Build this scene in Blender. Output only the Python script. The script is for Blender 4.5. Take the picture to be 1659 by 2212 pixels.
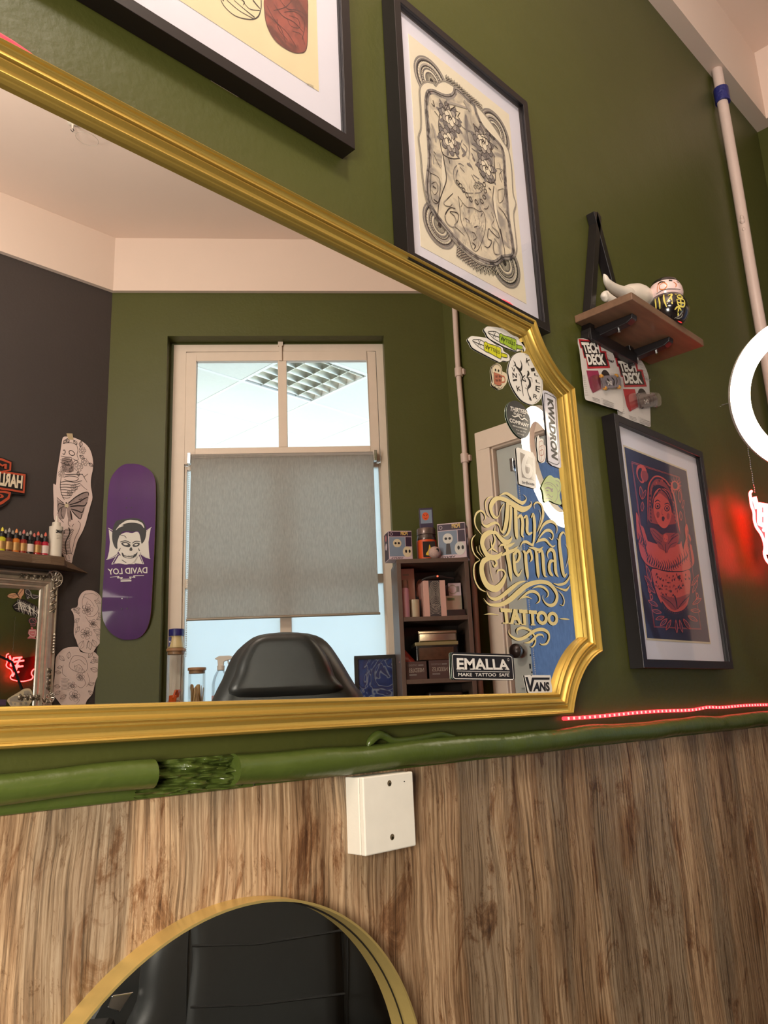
import bpy, bmesh, math, random
from mathutils import Vector, Matrix
random.seed(7)
scn = bpy.context.scene
for o in list(bpy.data.objects): bpy.data.objects.remove(o)
COL = scn.collection

# ------------------------------------------------------------------ camera
# orientation of the world axes as seen by the camera (x right, y down, z forward)
FPX = 1736.2
EX = Vector((0.70812945, 0.14054912, 0.69195276))
EY = Vector((-0.70480829, 0.19955315, 0.68075238))
EZ = Vector((-0.0424022, -0.96975486, 0.24036965))
CD = 0.765          # camera to mirror wall
ZC = 1.0            # camera height
G = 0.012           # glass plane of the big mirror in front of the wall
CAM = Vector((0.0, -CD, ZC))
right = Vector((EX[0], EY[0], EZ[0])); down = Vector((EX[1], EY[1], EZ[1])); fwd = Vector((EX[2], EY[2], EZ[2]))
cam_data = bpy.data.cameras.new('camera'); cam = bpy.data.objects.new('camera', cam_data); COL.objects.link(cam)
cam.matrix_world = Matrix(((right.x, -down.x, -fwd.x, CAM.x), (right.y, -down.y, -fwd.y, CAM.y), (right.z, -down.z, -fwd.z, CAM.z), (0, 0, 0, 1)))
cam_data.sensor_fit = 'VERTICAL'; cam_data.sensor_height = 36.0; cam_data.lens = FPX / 2212.0 * 36.0
cam_data.clip_start = 0.02; cam_data.clip_end = 100
scn.camera = cam

# ------------------------------------------------------------------ world, exposure
w = bpy.data.worlds.new('world'); scn.world = w; w.use_nodes = True
bg = w.node_tree.nodes['Background']; bg.inputs[0].default_value = (0.66, 0.80, 1.0, 1); bg.inputs[1].default_value = 5.0
scn.view_settings.view_transform = 'Standard'; scn.view_settings.look = 'None'
scn.view_settings.exposure = 0.0; scn.view_settings.gamma = 1.0; scn.view_settings.use_curve_mapping = False
cy = scn.cycles
cy.use_denoising = True
try: cy.denoiser = 'OPENIMAGEDENOISE'
except Exception: pass
cy.max_bounces = 10; cy.diffuse_bounces = 4; cy.glossy_bounces = 6; cy.transmission_bounces = 6; cy.transparent_max_bounces = 12
cy.sample_clamp_indirect = 6.0; cy.caustics_reflective = False; cy.caustics_refractive = False

def area_light(name, loc, aim, size, size_y, power, color, spread=math.pi):
    L = bpy.data.lights.new(name, 'AREA'); L.shape = 'RECTANGLE'; L.size = size; L.size_y = size_y; L.energy = power; L.color = color; L.spread = spread
    o = bpy.data.objects.new(name, L); COL.objects.link(o); o.location = loc
    o.rotation_euler = (Vector(aim) - Vector(loc)).to_track_quat('-Z', 'Y').to_euler(); return o
# ceiling lamps of the studio (behind and above the photographer, outside the frame)
def bulb(name, loc, power, color, r):
    L = bpy.data.lights.new(name, 'POINT'); L.energy = power; L.color = color; L.shadow_soft_size = r
    o = bpy.data.objects.new(name, L); COL.objects.link(o); o.location = loc; return o
bulb('ceiling_lamp_light', (0.30, -0.95, ZC + 1.80), 50, (1.0, 0.89, 0.78), 0.11)
bulb('ceiling_lamp_light_rear', (-1.3, -1.35, ZC + 1.85), 20, (1.0, 0.87, 0.78), 0.12)
area_light('task_lamp_light', (-0.70, -1.0, ZC + 0.05), (0.8, -0.15, ZC - 0.35), 0.45, 0.45, 35, (1.0, 0.91, 0.80))
area_light('ceiling_fill_light', (-0.35, -1.35, ZC + 0.9), (0.5, -1.35, ZC + 3.2), 0.5, 0.5, 40, (1.0, 0.86, 0.77))  # unseen upward light added to brighten the ceiling
# unseen area lights added for daylight and office light behind the window
area_light('office_fill_light', (4.2, -4.6, ZC + 0.6), (3.4, -3.6, ZC + 1.9), 2.2, 2.0, 34, (0.96, 0.97, 0.92))
area_light('office_fill_light_side', (2.6, -4.9, ZC + 0.2), (5.0, -4.0, ZC + 0.9), 1.0, 1.6, 40, (0.94, 0.98, 0.97))

# ------------------------------------------------------------------ helpers
def sl(c): return c / 12.92 if c <= 0.04045 else ((c + 0.055) / 1.055) ** 2.4
def rgb(r, g, b): return (sl(r / 255), sl(g / 255), sl(b / 255), 1)
MATS = {}; WO = {}
def mat(name, col=(0.5, 0.5, 0.5, 1), rough=0.6, metal=0.0, var=0.0, vscale=20, bump=0.0, bscale=80, coat=0.0, emit=0.0, ecol=None, spec=0.5, trans=0.0, stretch=None):
    if name in MATS: return MATS[name]
    m = bpy.data.materials.new(name); m.use_nodes = True; nt = m.node_tree; N = nt.nodes; L = nt.links
    b = N['Principled BSDF']; b.inputs['Base Color'].default_value = col; b.inputs['Roughness'].default_value = rough; b.inputs['Metallic'].default_value = metal
    b.inputs['Specular IOR Level'].default_value = spec
    if coat: b.inputs['Coat Weight'].default_value = coat; b.inputs['Coat Roughness'].default_value = 0.05
    if trans: b.inputs['Transmission Weight'].default_value = trans
    if emit: b.inputs['Emission Color'].default_value = ecol or col; b.inputs['Emission Strength'].default_value = emit
    tc = N.new('ShaderNodeTexCoord'); mp = N.new('ShaderNodeMapping'); L.new(tc.outputs['Object'], mp.inputs[0])
    if stretch: mp.inputs['Scale'].default_value = stretch
    n1 = N.new('ShaderNodeTexNoise'); n1.inputs['Scale'].default_value = vscale; n1.inputs['Detail'].default_value = 5; L.new(mp.outputs[0], n1.inputs['Vector'])
    r = N.new('ShaderNodeMix'); r.data_type = 'RGBA'; d = max(var, 0.03)
    r.inputs[6].default_value = (col[0] * (1 - d), col[1] * (1 - d), col[2] * (1 - d), 1); r.inputs[7].default_value = (min(1, col[0] * (1 + d)), min(1, col[1] * (1 + d)), min(1, col[2] * (1 + d)), 1)
    L.new(n1.outputs['Fac'], r.inputs[0]); L.new(r.outputs[2], b.inputs['Base Color'])
    if bump:
        n2 = N.new('ShaderNodeTexNoise'); n2.inputs['Scale'].default_value = bscale; n2.inputs['Detail'].default_value = 6; L.new(mp.outputs[0], n2.inputs['Vector'])
        bp = N.new('ShaderNodeBump'); bp.inputs['Strength'].default_value = bump; bp.inputs['Distance'].default_value = 0.01; L.new(n2.outputs['Fac'], bp.inputs['Height']); L.new(bp.outputs[0], b.inputs['Normal'])
    MATS[name] = m; return m

def mixmat(name, kind, col, fac, rough=0.4):
    """thin see-through sheets: kind 'clear' = transparent + gloss, 'frost' / 'fabric' = translucent"""
    if name in MATS: return MATS[name]
    m = bpy.data.materials.new(name); m.use_nodes = True; nt = m.node_tree; N = nt.nodes; L = nt.links
    N.remove(N['Principled BSDF']); out = N['Material Output']
    mx = N.new('ShaderNodeMixShader'); L.new(mx.outputs[0], out.inputs[0])
    if kind == 'clear':
        t = N.new('ShaderNodeBsdfTransparent'); t.inputs[0].default_value = col
        g_ = N.new('ShaderNodeBsdfGlossy'); g_.inputs['Roughness'].default_value = rough
        fr = N.new('ShaderNodeFresnel'); fr.inputs[0].default_value = 1.45
        mu = N.new('ShaderNodeMath'); mu.operation = 'MULTIPLY'; mu.inputs[1].default_value = fac; L.new(fr.outputs[0], mu.inputs[0]); L.new(mu.outputs[0], mx.inputs[0])
        L.new(t.outputs[0], mx.inputs[1]); L.new(g_.outputs[0], mx.inputs[2])
    else:
        d = N.new('ShaderNodeBsdfDiffuse'); t = N.new('ShaderNodeBsdfTranslucent')
        tc = N.new('ShaderNodeTexCoord'); mp = N.new('ShaderNodeMapping'); mp.inputs['Scale'].default_value = (1, 1, 0.25); L.new(tc.outputs['Object'], mp.inputs[0])
        n1 = N.new('ShaderNodeTexNoise'); n1.inputs['Scale'].default_value = 160 if kind == 'fabric' else 3; L.new(mp.outputs[0], n1.inputs['Vector'])
        r = N.new('ShaderNodeMix'); r.data_type = 'RGBA'; dd = 0.22 if kind == 'fabric' else 0.03
        r.inputs[6].default_value = tuple(c * (1 - dd) for c in col[:3]) + (1,); r.inputs[7].default_value = tuple(min(1, c * (1 + dd)) for c in col[:3]) + (1,)
        L.new(n1.outputs['Fac'], r.inputs[0]); L.new(r.outputs[2], d.inputs[0]); L.new(r.outputs[2], t.inputs[0])
        mx.inputs[0].default_value = fac; L.new(d.outputs[0], mx.inputs[1]); L.new(t.outputs[0], mx.inputs[2])
    MATS[name] = m; return m

class Fr:
    """a flat frame of reference in the room: origin, two axes and the normal that points into the room"""
    def __init__(s, o, a, b, n, refl=False): s.o, s.a, s.b, s.n, s.refl = Vector(o), Vector(a).normalized(), Vector(b).normalized(), Vector(n).normalized(), refl
    def pt(s, a, b, c=0.0): return s.o + s.a * a + s.b * b + s.n * c
    def px(s, u, v, c=0.0):
        d = right * (u - 829.5) + down * (v - 1106.0) + fwd * FPX
        C = CAM.copy()
        if s.refl: d = Vector((d.x, -d.y, d.z)); C = Vector((C.x, -2 * G - C.y, C.z))
        o = s.o + s.n * c; t = (o - C).dot(s.n) / d.dot(s.n); P = C + d * t - o
        return (P.dot(s.a), P.dot(s.b))
    def off(s, c): return Fr(s.o + s.n * c, s.a, s.b, s.n, s.refl)
WY = -(2.5738 + 2 * G)
FW = Fr((0, 0, ZC), (1, 0, 0), (0, 0, 1), (0, -1, 0))                      # wall with the gold mirror
CW = Fr((0, WY, ZC), (1, 0, 0), (0, 0, 1), (0, 1, 0), True)               # charcoal wall opposite
WW = Fr((1.6006, WY, ZC), (0.7627, 0.6468, 0), (0, 0, 1), (-0.6468, 0.7627, 0), True)   # slanted wall with the window
XE = 2.82
EW = Fr((XE, 0, ZC), (0, -1, 0), (0, 0, 1), (-1, 0, 0), True)              # end wall with the door

def crop(x0, y0, s): return lambda p: (x0 + p[0] / s, y0 + p[1] / s)
def cat(pts, n=5, closed=False):
    """Catmull-Rom through points of any dimension"""
    P = [tuple(p) for p in pts]; m = len(P)
    if m < 3: return P
    out = []; rng = range(m) if closed else range(m - 1)
    for i in rng:
        p0 = P[(i - 1) % m] if closed or i > 0 else P[0]; p1 = P[i]; p2 = P[(i + 1) % m]; p3 = P[(i + 2) % m] if closed or i + 2 < m else P[-1]
        for k in range(n):
            t = k / n
            out.append(tuple(0.5 * ((2 * b) + (-a + c) * t + (2 * a - 5 * b + 4 * c - d) * t * t + (-a + 3 * b - 3 * c + d) * t ** 3) for a, b, c, d in zip(p0, p1, p2, p3)))
    if not closed: out.append(P[-1])
    return out

class MB:
    def __init__(s): s.v = []; s.f = []; s.m = []; s.mats = []; s.smooth = []; s.n = 0
    def up(s, c): s.n += 1; return c + s.n * 1.2e-6      # keep overlapping inks apart
    def mi(s, m):
        if m not in s.mats: s.mats.append(m)
        return s.mats.index(m)
    def add(s, vs, fs, m, smooth=False):
        b = len(s.v); s.v += [tuple(v) for v in vs]; k = s.mi(m)
        for f in fs: s.f.append(tuple(i + b for i in f)); s.m.append(k); s.smooth.append(smooth)
    def box(s, F, a0, a1, b0, b1, c0, c1, m):
        vs = [F.pt(a, b, c) for c in (c0, c1) for b in (b0, b1) for a in (a0, a1)]
        s.add(vs, [(0, 1, 3, 2), (4, 6, 7, 5), (0, 4, 5, 1), (2, 3, 7, 6), (0, 2, 6, 4), (1, 5, 7, 3)], m)
    def prism(s, F, poly, c0, c1, m, mside=None):
        n = len(poly); vs = [F.pt(x, y, c0) for x, y in poly] + [F.pt(x, y, c1) for x, y in poly]
        s.add(vs, [tuple(range(n))[::-1], tuple(range(n, 2 * n))], m)
        s.add(vs, [(i, (i + 1) % n, n + (i + 1) % n, n + i) for i in range(n)], mside or m)
    def poly(s, F, poly, c, m): c = s.up(c); s.add([F.pt(x, y, c) for x, y in poly], [tuple(range(len(poly)))], m)
    def stroke(s, F, pts, c, m, w=None, n=5, closed=False, sm=True):
        """flat calligraphic stroke; pts (a,b) or (a,b,width) in frame units"""
        P = [(p[0], p[1], (p[2] if len(p) > 2 else w)) for p in pts]
        if sm: P = cat(P, n, closed)
        if len(P) < 2: return
        vs = []; k = len(P); c = s.up(c)
        for i, p in enumerate(P):
            q0 = P[(i - 1) % k] if (i > 0 or closed) else P[i]; q1 = P[(i + 1) % k] if (i + 1 < k or closed) else P[i]
            dx, dy = q1[0] - q0[0], q1[1] - q0[1]; L = math.hypot(dx, dy) or 1e-9; h = max(p[2], 1e-5) / 2
            vs += [F.pt(p[0] - dy / L * h, p[1] + dx / L * h, c), F.pt(p[0] + dy / L * h, p[1] - dx / L * h, c)]
        fs = [(2 * i, 2 * i + 1, 2 * i + 3, 2 * i + 2) for i in range(k - 1)]
        if closed: fs.append((2 * k - 2, 2 * k - 1, 1, 0))
        s.add(vs, fs, m)
    def disc(s, F, x, y, r, c, m, n=14, ry=None, rot=0, r0=None):
        c = s.up(c); ry = ry or r; ca, sa = math.cos(rot), math.sin(rot)
        pt = lambda t, k=1.0: F.pt(x + k * r * math.cos(t) * ca - k * ry * math.sin(t) * sa, y + k * r * math.cos(t) * sa + k * ry * math.sin(t) * ca, c)
        T = [2 * math.pi * i / n for i in range(n)]
        if r0 is None: s.add([pt(t) for t in T], [tuple(range(n))], m)
        else: s.add([pt(t) for t in T] + [pt(t, r0) for t in T], [(i, (i + 1) % n, n + (i + 1) % n, n + i) for i in range(n)], m)
    def tube(s, pts, r, m, n=10, closed=False, caps=True):
        P = [Vector(p[:3]) for p in pts]; R = [(p[3] if len(p) > 3 else r) for p in pts]; k = len(P); vs = []; up = None
        for i in range(k):
            q0 = P[(i - 1) % k] if (i > 0 or closed) else P[i]; q1 = P[(i + 1) % k] if (i + 1 < k or closed) else P[i]
            t = (q1 - q0).normalized()
            if up is None: up = t.orthogonal().normalized()
            up = (up - t * up.dot(t)).normalized(); sd = t.cross(up)
            vs += [P[i] + (up * math.cos(2 * math.pi * j / n) + sd * math.sin(2 * math.pi * j / n)) * R[i] for j in range(n)]
        fs = [(i * n + j, i * n + (j + 1) % n, (i + 1) * n + (j + 1) % n, (i + 1) * n + j) for i in range(k - 1) for j in range(n)]
        if closed: fs += [((k - 1) * n + j, (k - 1) * n + (j + 1) % n, (j + 1) % n, j) for j in range(n)]
        s.add(vs, fs, m, True)
        if caps and not closed: s.add(vs, [tuple(range(n))[::-1], tuple(range((k - 1) * n, k * n))], m)
    def lathe(s, o, prof, m, n=20, up=(0, 0, 1), sx=1, sy=1, F=None):
        o = Vector(o); U = Vector(up).normalized(); A = F.a if F else U.orthogonal().normalized(); B = U.cross(A).normalized(); vs = []
        for r, z in prof: vs += [o + U * z + A * (r * sx * math.cos(2 * math.pi * j / n)) + B * (r * sy * math.sin(2 * math.pi * j / n)) for j in range(n)]
        k = len(prof)
        s.add(vs, [(i * n + j, i * n + (j + 1) % n, (i + 1) * n + (j + 1) % n, (i + 1) * n + j) for i in range(k - 1) for j in range(n)], m, True)
        s.add(vs, [tuple(range(n))[::-1], tuple(range((k - 1) * n, k * n))], m)
    def text(s, F, txt, quad, c, m, bold=0.0, shear=0.0, font=None):
        """lettering fitted between four corners TL, TR, BR, BL given in frame units"""
        cu = bpy.data.curves.new('t', 'FONT'); cu.body = txt; cu.resolution_u = 3; cu.offset = bold; cu.shear = shear
        ob = bpy.data.objects.new('t', cu); COL.objects.link(ob); dg = bpy.context.evaluated_depsgraph_get(); dg.update()
        me = bpy.data.meshes.new_from_object(ob.evaluated_get(dg)); vs = [v.co.copy() for v in me.vertices]; fs = [tuple(p.vertices) for p in me.polygons]
        bpy.data.objects.remove(ob); bpy.data.curves.remove(cu); bpy.data.meshes.remove(me)
        if not vs: return
        x0 = min(v.x for v in vs); x1 = max(v.x for v in vs); y0 = min(v.y for v in vs); y1 = max(v.y for v in vs)
        if getattr(F, 'flip', False): quad = [quad[1], quad[0], quad[3], quad[2]]
        tl, tr, br, bl = [Vector(q) for q in quad]; out = []; c = s.up(c)
        for v in vs:
            s_ = (v.x - x0) / (x1 - x0 or 1); t_ = (v.y - y0) / (y1 - y0 or 1)
            p = (bl * (1 - s_) + br * s_) * (1 - t_) + (tl * (1 - s_) + tr * s_) * t_
            out.append(F.pt(p[0], p[1], c))
        s.add(out, fs, m)
    def build(s, name, parent=None, bevel=0.0, sub=0, sharp=40, loc=None):
        me = bpy.data.meshes.new(name)
        o0 = Vector(loc) if loc is not None else Vector((0, 0, 0))
        if parent is not None: po = WO.get(parent.name) or parent.matrix_world.translation.copy(); o0 = po.copy() if loc is None else o0
        me.from_pydata([Vector(v) - o0 for v in s.v], [], s.f)
        for m in s.mats: me.materials.append(m)
        for p, k, sm in zip(me.polygons, s.m, s.smooth): p.material_index = k; p.use_smooth = sm
        bm = bmesh.new(); bm.from_mesh(me)
        if bevel or sub or sharp < 180 and any(s.smooth): bmesh.ops.remove_doubles(bm, verts=bm.verts, dist=1e-6)
        bmesh.ops.recalc_face_normals(bm, faces=bm.faces); bm.to_mesh(me); bm.free()
        if any(s.smooth): me.set_sharp_from_angle(angle=math.radians(sharp))
        ob = bpy.data.objects.new(name, me); COL.objects.link(ob)
        ob.location = o0
        if parent is not None: ob.parent = parent; ob.matrix_parent_inverse = Matrix.Identity(4); ob.location = o0 - po
        WO[ob.name] = o0.copy()
        if bevel:
            b = ob.modifiers.new('bevel', 'BEVEL'); b.width = bevel; b.segments = 2; b.limit_method = 'ANGLE'; b.angle_limit = math.radians(50)
        if sub:
            b = ob.modifiers.new('sub', 'SUBSURF'); b.levels = sub; b.render_levels = sub
            for p in me.polygons: p.use_smooth = True
        return ob

def tag(o, label, cat_, group=None):
    o['label'] = label; o['category'] = cat_
    if group: o['group'] = group
    return o
def struct(o): o['kind'] = 'structure'; return o
def empty(name, loc, label, cat_, group=None):
    o = bpy.data.objects.new(name, None); COL.objects.link(o); o.location = loc; o.empty_display_size = 0.05
    bpy.context.view_layer.update(); o.matrix_world = Matrix.Translation(Vector(loc)); return tag(o, label, cat_, group)
def pxs(F, pts, c=0.0, cr=None):
    out = []
    for p in pts:
        q = cr(p) if cr else p; a, b = F.px(q[0], q[1], c)
        if len(p) > 2:   # width in crop pixels -> frame units
            q2 = cr((p[0] + 1, p[1])) if cr else (p[0] + 1, p[1]); q3 = cr((p[0], p[1] + 1)) if cr else (p[0], p[1] + 1)
            a2, b2 = F.px(q2[0], q2[1], c); a3, b3 = F.px(q3[0], q3[1], c)
            sc = math.sqrt(abs((a2 - a) * (b3 - b) - (a3 - a) * (b2 - b)))
            out.append((a, b, p[2] * sc))
        else: out.append((a, b))
    return out
def pr(s):  # "x,y,w x,y,w" -> tuples
    return [tuple(float(t) for t in q.split(',')) for q in s.split()]
def rrect(x0, y0, x1, y1, r, n=4):
    out = []
    for cx, cy_, a0 in ((x1 - r, y1 - r, 0), (x0 + r, y1 - r, 90), (x0 + r, y0 + r, 180), (x1 - r, y0 + r, 270)):
        for i in range(n + 1):
            a = math.radians(a0 + 90 * i / n); out.append((cx + r * math.cos(a), cy_ + r * math.sin(a)))
    return out

# ------------------------------------------------------------------ shared materials
M_black = mat('black_ink', rgb(20, 18, 20), 0.5); M_white = mat('white_print', rgb(226, 220, 212), 0.4)
M_paint = mat('painted_white', rgb(222, 206, 190), 0.45, var=0.05, bump=0.06, bscale=40)
M_blackwood = mat('black_frame_wood', rgb(22, 18, 19), 0.35, var=0.15, vscale=40)
M_chrome = mat('chrome', rgb(200, 200, 200), 0.15, 1.0)

# ================================================================== ROOM
CZ = 2.288   # ceiling above camera height
BZ = 2.005   # lower edge of the white band
def green_paint(name, c1, c2, rough=0.5):
    m = bpy.data.materials.new(name); m.use_nodes = True; nt = m.node_tree; N = nt.nodes; L = nt.links; b = N['Principled BSDF']
    tc = N.new('ShaderNodeTexCoord'); n1 = N.new('ShaderNodeTexNoise'); n1.inputs['Scale'].default_value = 2.2; n1.inputs['Detail'].default_value = 4; L.new(tc.outputs['Object'], n1.inputs['Vector'])
    r = N.new('ShaderNodeMix'); r.data_type = 'RGBA'; r.inputs[6].default_value = c1; r.inputs[7].default_value = c2; L.new(n1.outputs['Fac'], r.inputs[0]); L.new(r.outputs[2], b.inputs['Base Color'])
    b.inputs['Roughness'].default_value = rough; b.inputs['Specular IOR Level'].default_value = 0.38
    n2 = N.new('ShaderNodeTexNoise'); n2.inputs['Scale'].default_value = 90; n2.inputs['Detail'].default_value = 6; L.new(tc.outputs['Object'], n2.inputs['Vector'])
    n3 = N.new('ShaderNodeTexNoise'); n3.inputs['Scale'].default_value = 9; n3.inputs['Detail'].default_value = 3; L.new(tc.outputs['Object'], n3.inputs['Vector'])
    ad = N.new('ShaderNodeMath'); ad.operation = 'MULTIPLY_ADD'; ad.inputs[1].default_value = 0.25; L.new(n2.outputs['Fac'], ad.inputs[0]); L.new(n3.outputs['Fac'], ad.inputs[2])
    bp = N.new('ShaderNodeBump'); bp.inputs['Strength'].default_value = 0.22; bp.inputs['Distance'].default_value = 0.012; L.new(ad.outputs[0], bp.inputs['Height']); L.new(bp.outputs[0], b.inputs['Normal'])
    return m
M_green = green_paint('green_wall_paint', rgb(67, 69, 28), rgb(77, 81, 33), 0.46)
M_char = green_paint('charcoal_wall_paint', rgb(60, 54, 52), rgb(68, 62, 60), 0.55)
M_ceil = mat('ceiling_paint', rgb(226, 206, 192), 0.7, var=0.05, vscale=2, bump=0.05, bscale=30)
M_floor = mat('floor_vinyl', rgb(96, 84, 72), 0.5, var=0.2, vscale=4)
I = Fr((0, 0, 0), (1, 0, 0), (0, 1, 0), (0, 0, 1))
ZF = 0.0; ZCEIL = ZC + CZ

def wood_mat():
    m = bpy.data.materials.new('wood_grain_wall_panel'); m.use_nodes = True; nt = m.node_tree; N = nt.nodes; L = nt.links; b = N['Principled BSDF']
    tc = N.new('ShaderNodeTexCoord')
    wob = N.new('ShaderNodeTexNoise'); wob.inputs['Scale'].default_value = 5.5; wob.inputs['Detail'].default_value = 2
    mpw = N.new('ShaderNodeMapping'); mpw.inputs['Scale'].default_value = (1.6, 1, 0.9); L.new(tc.outputs['Object'], mpw.inputs[0]); L.new(mpw.outputs[0], wob.inputs['Vector'])
    sb = N.new('ShaderNodeVectorMath'); sb.operation = 'SUBTRACT'; sb.inputs[1].default_value = (0.5, 0.5, 0.5); L.new(wob.outputs['Color'], sb.inputs[0])
    scl = N.new('ShaderNodeVectorMath'); scl.operation = 'MULTIPLY'; scl.inputs[1].default_value = (0.030, 0, 0.0); L.new(sb.outputs[0], scl.inputs[0])
    ad = N.new('ShaderNodeVectorMath'); L.new(tc.outputs['Object'], ad.inputs[0]); L.new(scl.outputs[0], ad.inputs[1])
    def noise(sx, sz, scale, det, rough=0.6, dist=0.0):
        mp = N.new('ShaderNodeMapping'); mp.inputs['Scale'].default_value = (sx, 1, sz); L.new(ad.outputs[0], mp.inputs[0])
        n = N.new('ShaderNodeTexNoise'); n.inputs['Scale'].default_value = scale; n.inputs['Detail'].default_value = det; n.inputs['Roughness'].default_value = rough; n.inputs['Distortion'].default_value = dist
        L.new(mp.outputs[0], n.inputs['Vector']); return n.outputs['Fac']
    def ramp(f, st):
        r = N.new('ShaderNodeValToRGB'); e = r.color_ramp.elements
        while len(e) > 1: e.remove(e[0])
        e[0].position = st[0][0]; e[0].color = st[0][1]
        for p, c in st[1:]: k = e.new(p); k.color = c
        L.new(f, r.inputs[0]); return r.outputs[0]
    def mul(a, b_, f=1.0, mode='MULTIPLY'):
        x = N.new('ShaderNodeMix'); x.data_type = 'RGBA'; x.blend_type = mode; x.inputs[0].default_value = f; L.new(a, x.inputs[6]); L.new(b_, x.inputs[7]); return x.outputs[2]
    base = ramp(noise(1, 0.09, 22, 6, 0.7, 0.5), [(0.30, rgb(132, 104, 78)), (0.41, rgb(182, 150, 114)), (0.50, rgb(210, 180, 142)), (0.58, rgb(186, 152, 116)), (0.70, rgb(228, 202, 166))])
    grey = ramp(noise(1, 0.09, 9, 3, 0.6), [(0.48, (0, 0, 0, 1)), (0.56, (1, 1, 1, 1))])
    gcol = N.new('ShaderNodeRGB'); gcol.outputs[0].default_value = rgb(150, 136, 114)
    x = N.new('ShaderNodeMix'); x.data_type = 'RGBA'; L.new(base, x.inputs[6]); L.new(gcol.outputs[0], x.inputs[7])
    gm = N.new('ShaderNodeMath'); gm.operation = 'MULTIPLY'; gm.inputs[1].default_value = 0.65; L.new(grey, gm.inputs[0]); L.new(gm.outputs[0], x.inputs[0])
    fine = ramp(noise(1, 0.022, 210, 7, 0.75), [(0.38, rgb(84, 66, 52)), (0.48, rgb(206, 194, 182)), (0.56, (1, 1, 1, 1))])
    fib = ramp(noise(1, 0.05, 420, 5, 0.7), [(0.36, rgb(110, 92, 76)), (0.46, (1, 1, 1, 1))])
    med = ramp(noise(1, 0.035, 62, 6, 0.7, 0.4), [(0.27, rgb(96, 76, 60)), (0.37, rgb(196, 182, 168)), (0.45, (1, 1, 1, 1))])
    spk = ramp(noise(1, 0.30, 75, 6, 0.8, 0.6), [(0.30, rgb(92, 66, 48)), (0.37, rgb(190, 170, 152)), (0.43, (1, 1, 1, 1))])
    blot = ramp(noise(1, 0.34, 17, 7, 0.75, 1.0), [(0.30, rgb(100, 68, 52)), (0.40, rgb(196, 170, 150)), (0.47, (1, 1, 1, 1))])
    # ring-shaped knots
    mpk = N.new('ShaderNodeMapping'); mpk.inputs['Scale'].default_value = (5.0, 1, 2.6); mpk.inputs['Location'].default_value = (0.3, 0, 0.2); L.new(ad.outputs[0], mpk.inputs[0])
    vo = N.new('ShaderNodeTexVoronoi'); vo.inputs['Scale'].default_value = 1.0; L.new(mpk.outputs[0], vo.inputs['Vector'])
    kn = ramp(vo.outputs['Distance'], [(0.0, rgb(74, 46, 30)), (0.07, rgb(120, 86, 60)), (0.16, rgb(225, 208, 190)), (0.22, (1, 1, 1, 1))])
    broad = ramp(noise(1, 0.10, 6, 3, 0.6), [(0.36, rgb(150, 140, 130)), (0.52, (1, 1, 1, 1))])
    c = mul(mul(mul(mul(mul(x.outputs[2], mul(fine, fib, 0.45), 0.75), med, 0.6), mul(blot, spk, 0.8), 0.85), kn, 0.9), broad, 0.55)
    L.new(c, b.inputs['Base Color']); b.inputs['Roughness'].default_value = 0.42
    return m
M_wood = wood_mat()

# wall_front: green painted plaster above, the wood grain cladding below
wb = MB(); wb.box(I, -2.6, XE + 0.12, 0.0, 0.12, ZC - 0.055, ZCEIL, M_green); wf = struct(wb.build('wall_front'))
wb = MB(); wb.box(I, -2.6, XE + 0.12, -0.004, 0.12, 0.0, ZC - 0.055, M_wood); struct(wb.build('wall_front_lower'))
# end wall with the door hole
def ewp(u, v, c=0.0): return EW.px(u, v, c)
DA0, DZ1 = ewp(1060, 966); DA0 = round(DA0, 3)      # door opening (a runs from the front wall into the room)
DO_A1 = DA0 ; DO_A0 = DA0 - 0.80
wb = MB()
wb.box(EW, -0.12, DO_A0, -ZC, CZ, -0.12, 0, M_green); wb.box(EW, DO_A1, 1.57, -ZC, CZ, -0.12, 0, M_green); wb.box(EW, DO_A0, DO_A1, DZ1, CZ, -0.12, 0, M_green)
struct(wb.build('wall_end'))
# slanted window wall
WL = 1.60
WA0, WZ1 = WW.px(362, 726); WA1 = WW.px(846, 1100)[0]; WZ0 = 0.02
wb = MB()
wb.box(WW, -0.05, WA0, -ZC, CZ, -0.13, 0, M_green); wb.box(WW, WA1, WL + 0.1, -ZC, CZ, -0.13, 0, M_green)
wb.box(WW, WA0, WA1, WZ1, CZ, -0.13, 0, M_green); wb.box(WW, WA0, WA1, -ZC, WZ0, -0.13, 0, M_green)
struct(wb.build('wall_window'))
wb = MB(); wb.box(I, -2.6, 1.60, WY - 0.12, WY, 0, ZCEIL, M_char); struct(wb.build('wall_rear'))
wb = MB(); wb.box(I, -2.72, -2.6, WY - 0.12, 0.12, 0, ZCEIL, M_green); struct(wb.build('wall_left'))
cor = [(-2.72, 0.12), (XE + 0.12, 0.12), (XE + 0.12, -1.62), (1.60, -2.76), (-2.72, WY - 0.12)]
wb = MB(); wb.prism(I, cor, ZCEIL, ZCEIL + 0.1, M_ceil); struct(wb.build('ceiling'))
wb = MB(); wb.prism(I, cor, -0.1, 0.0, M_floor); struct(wb.build('floor'))
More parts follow.
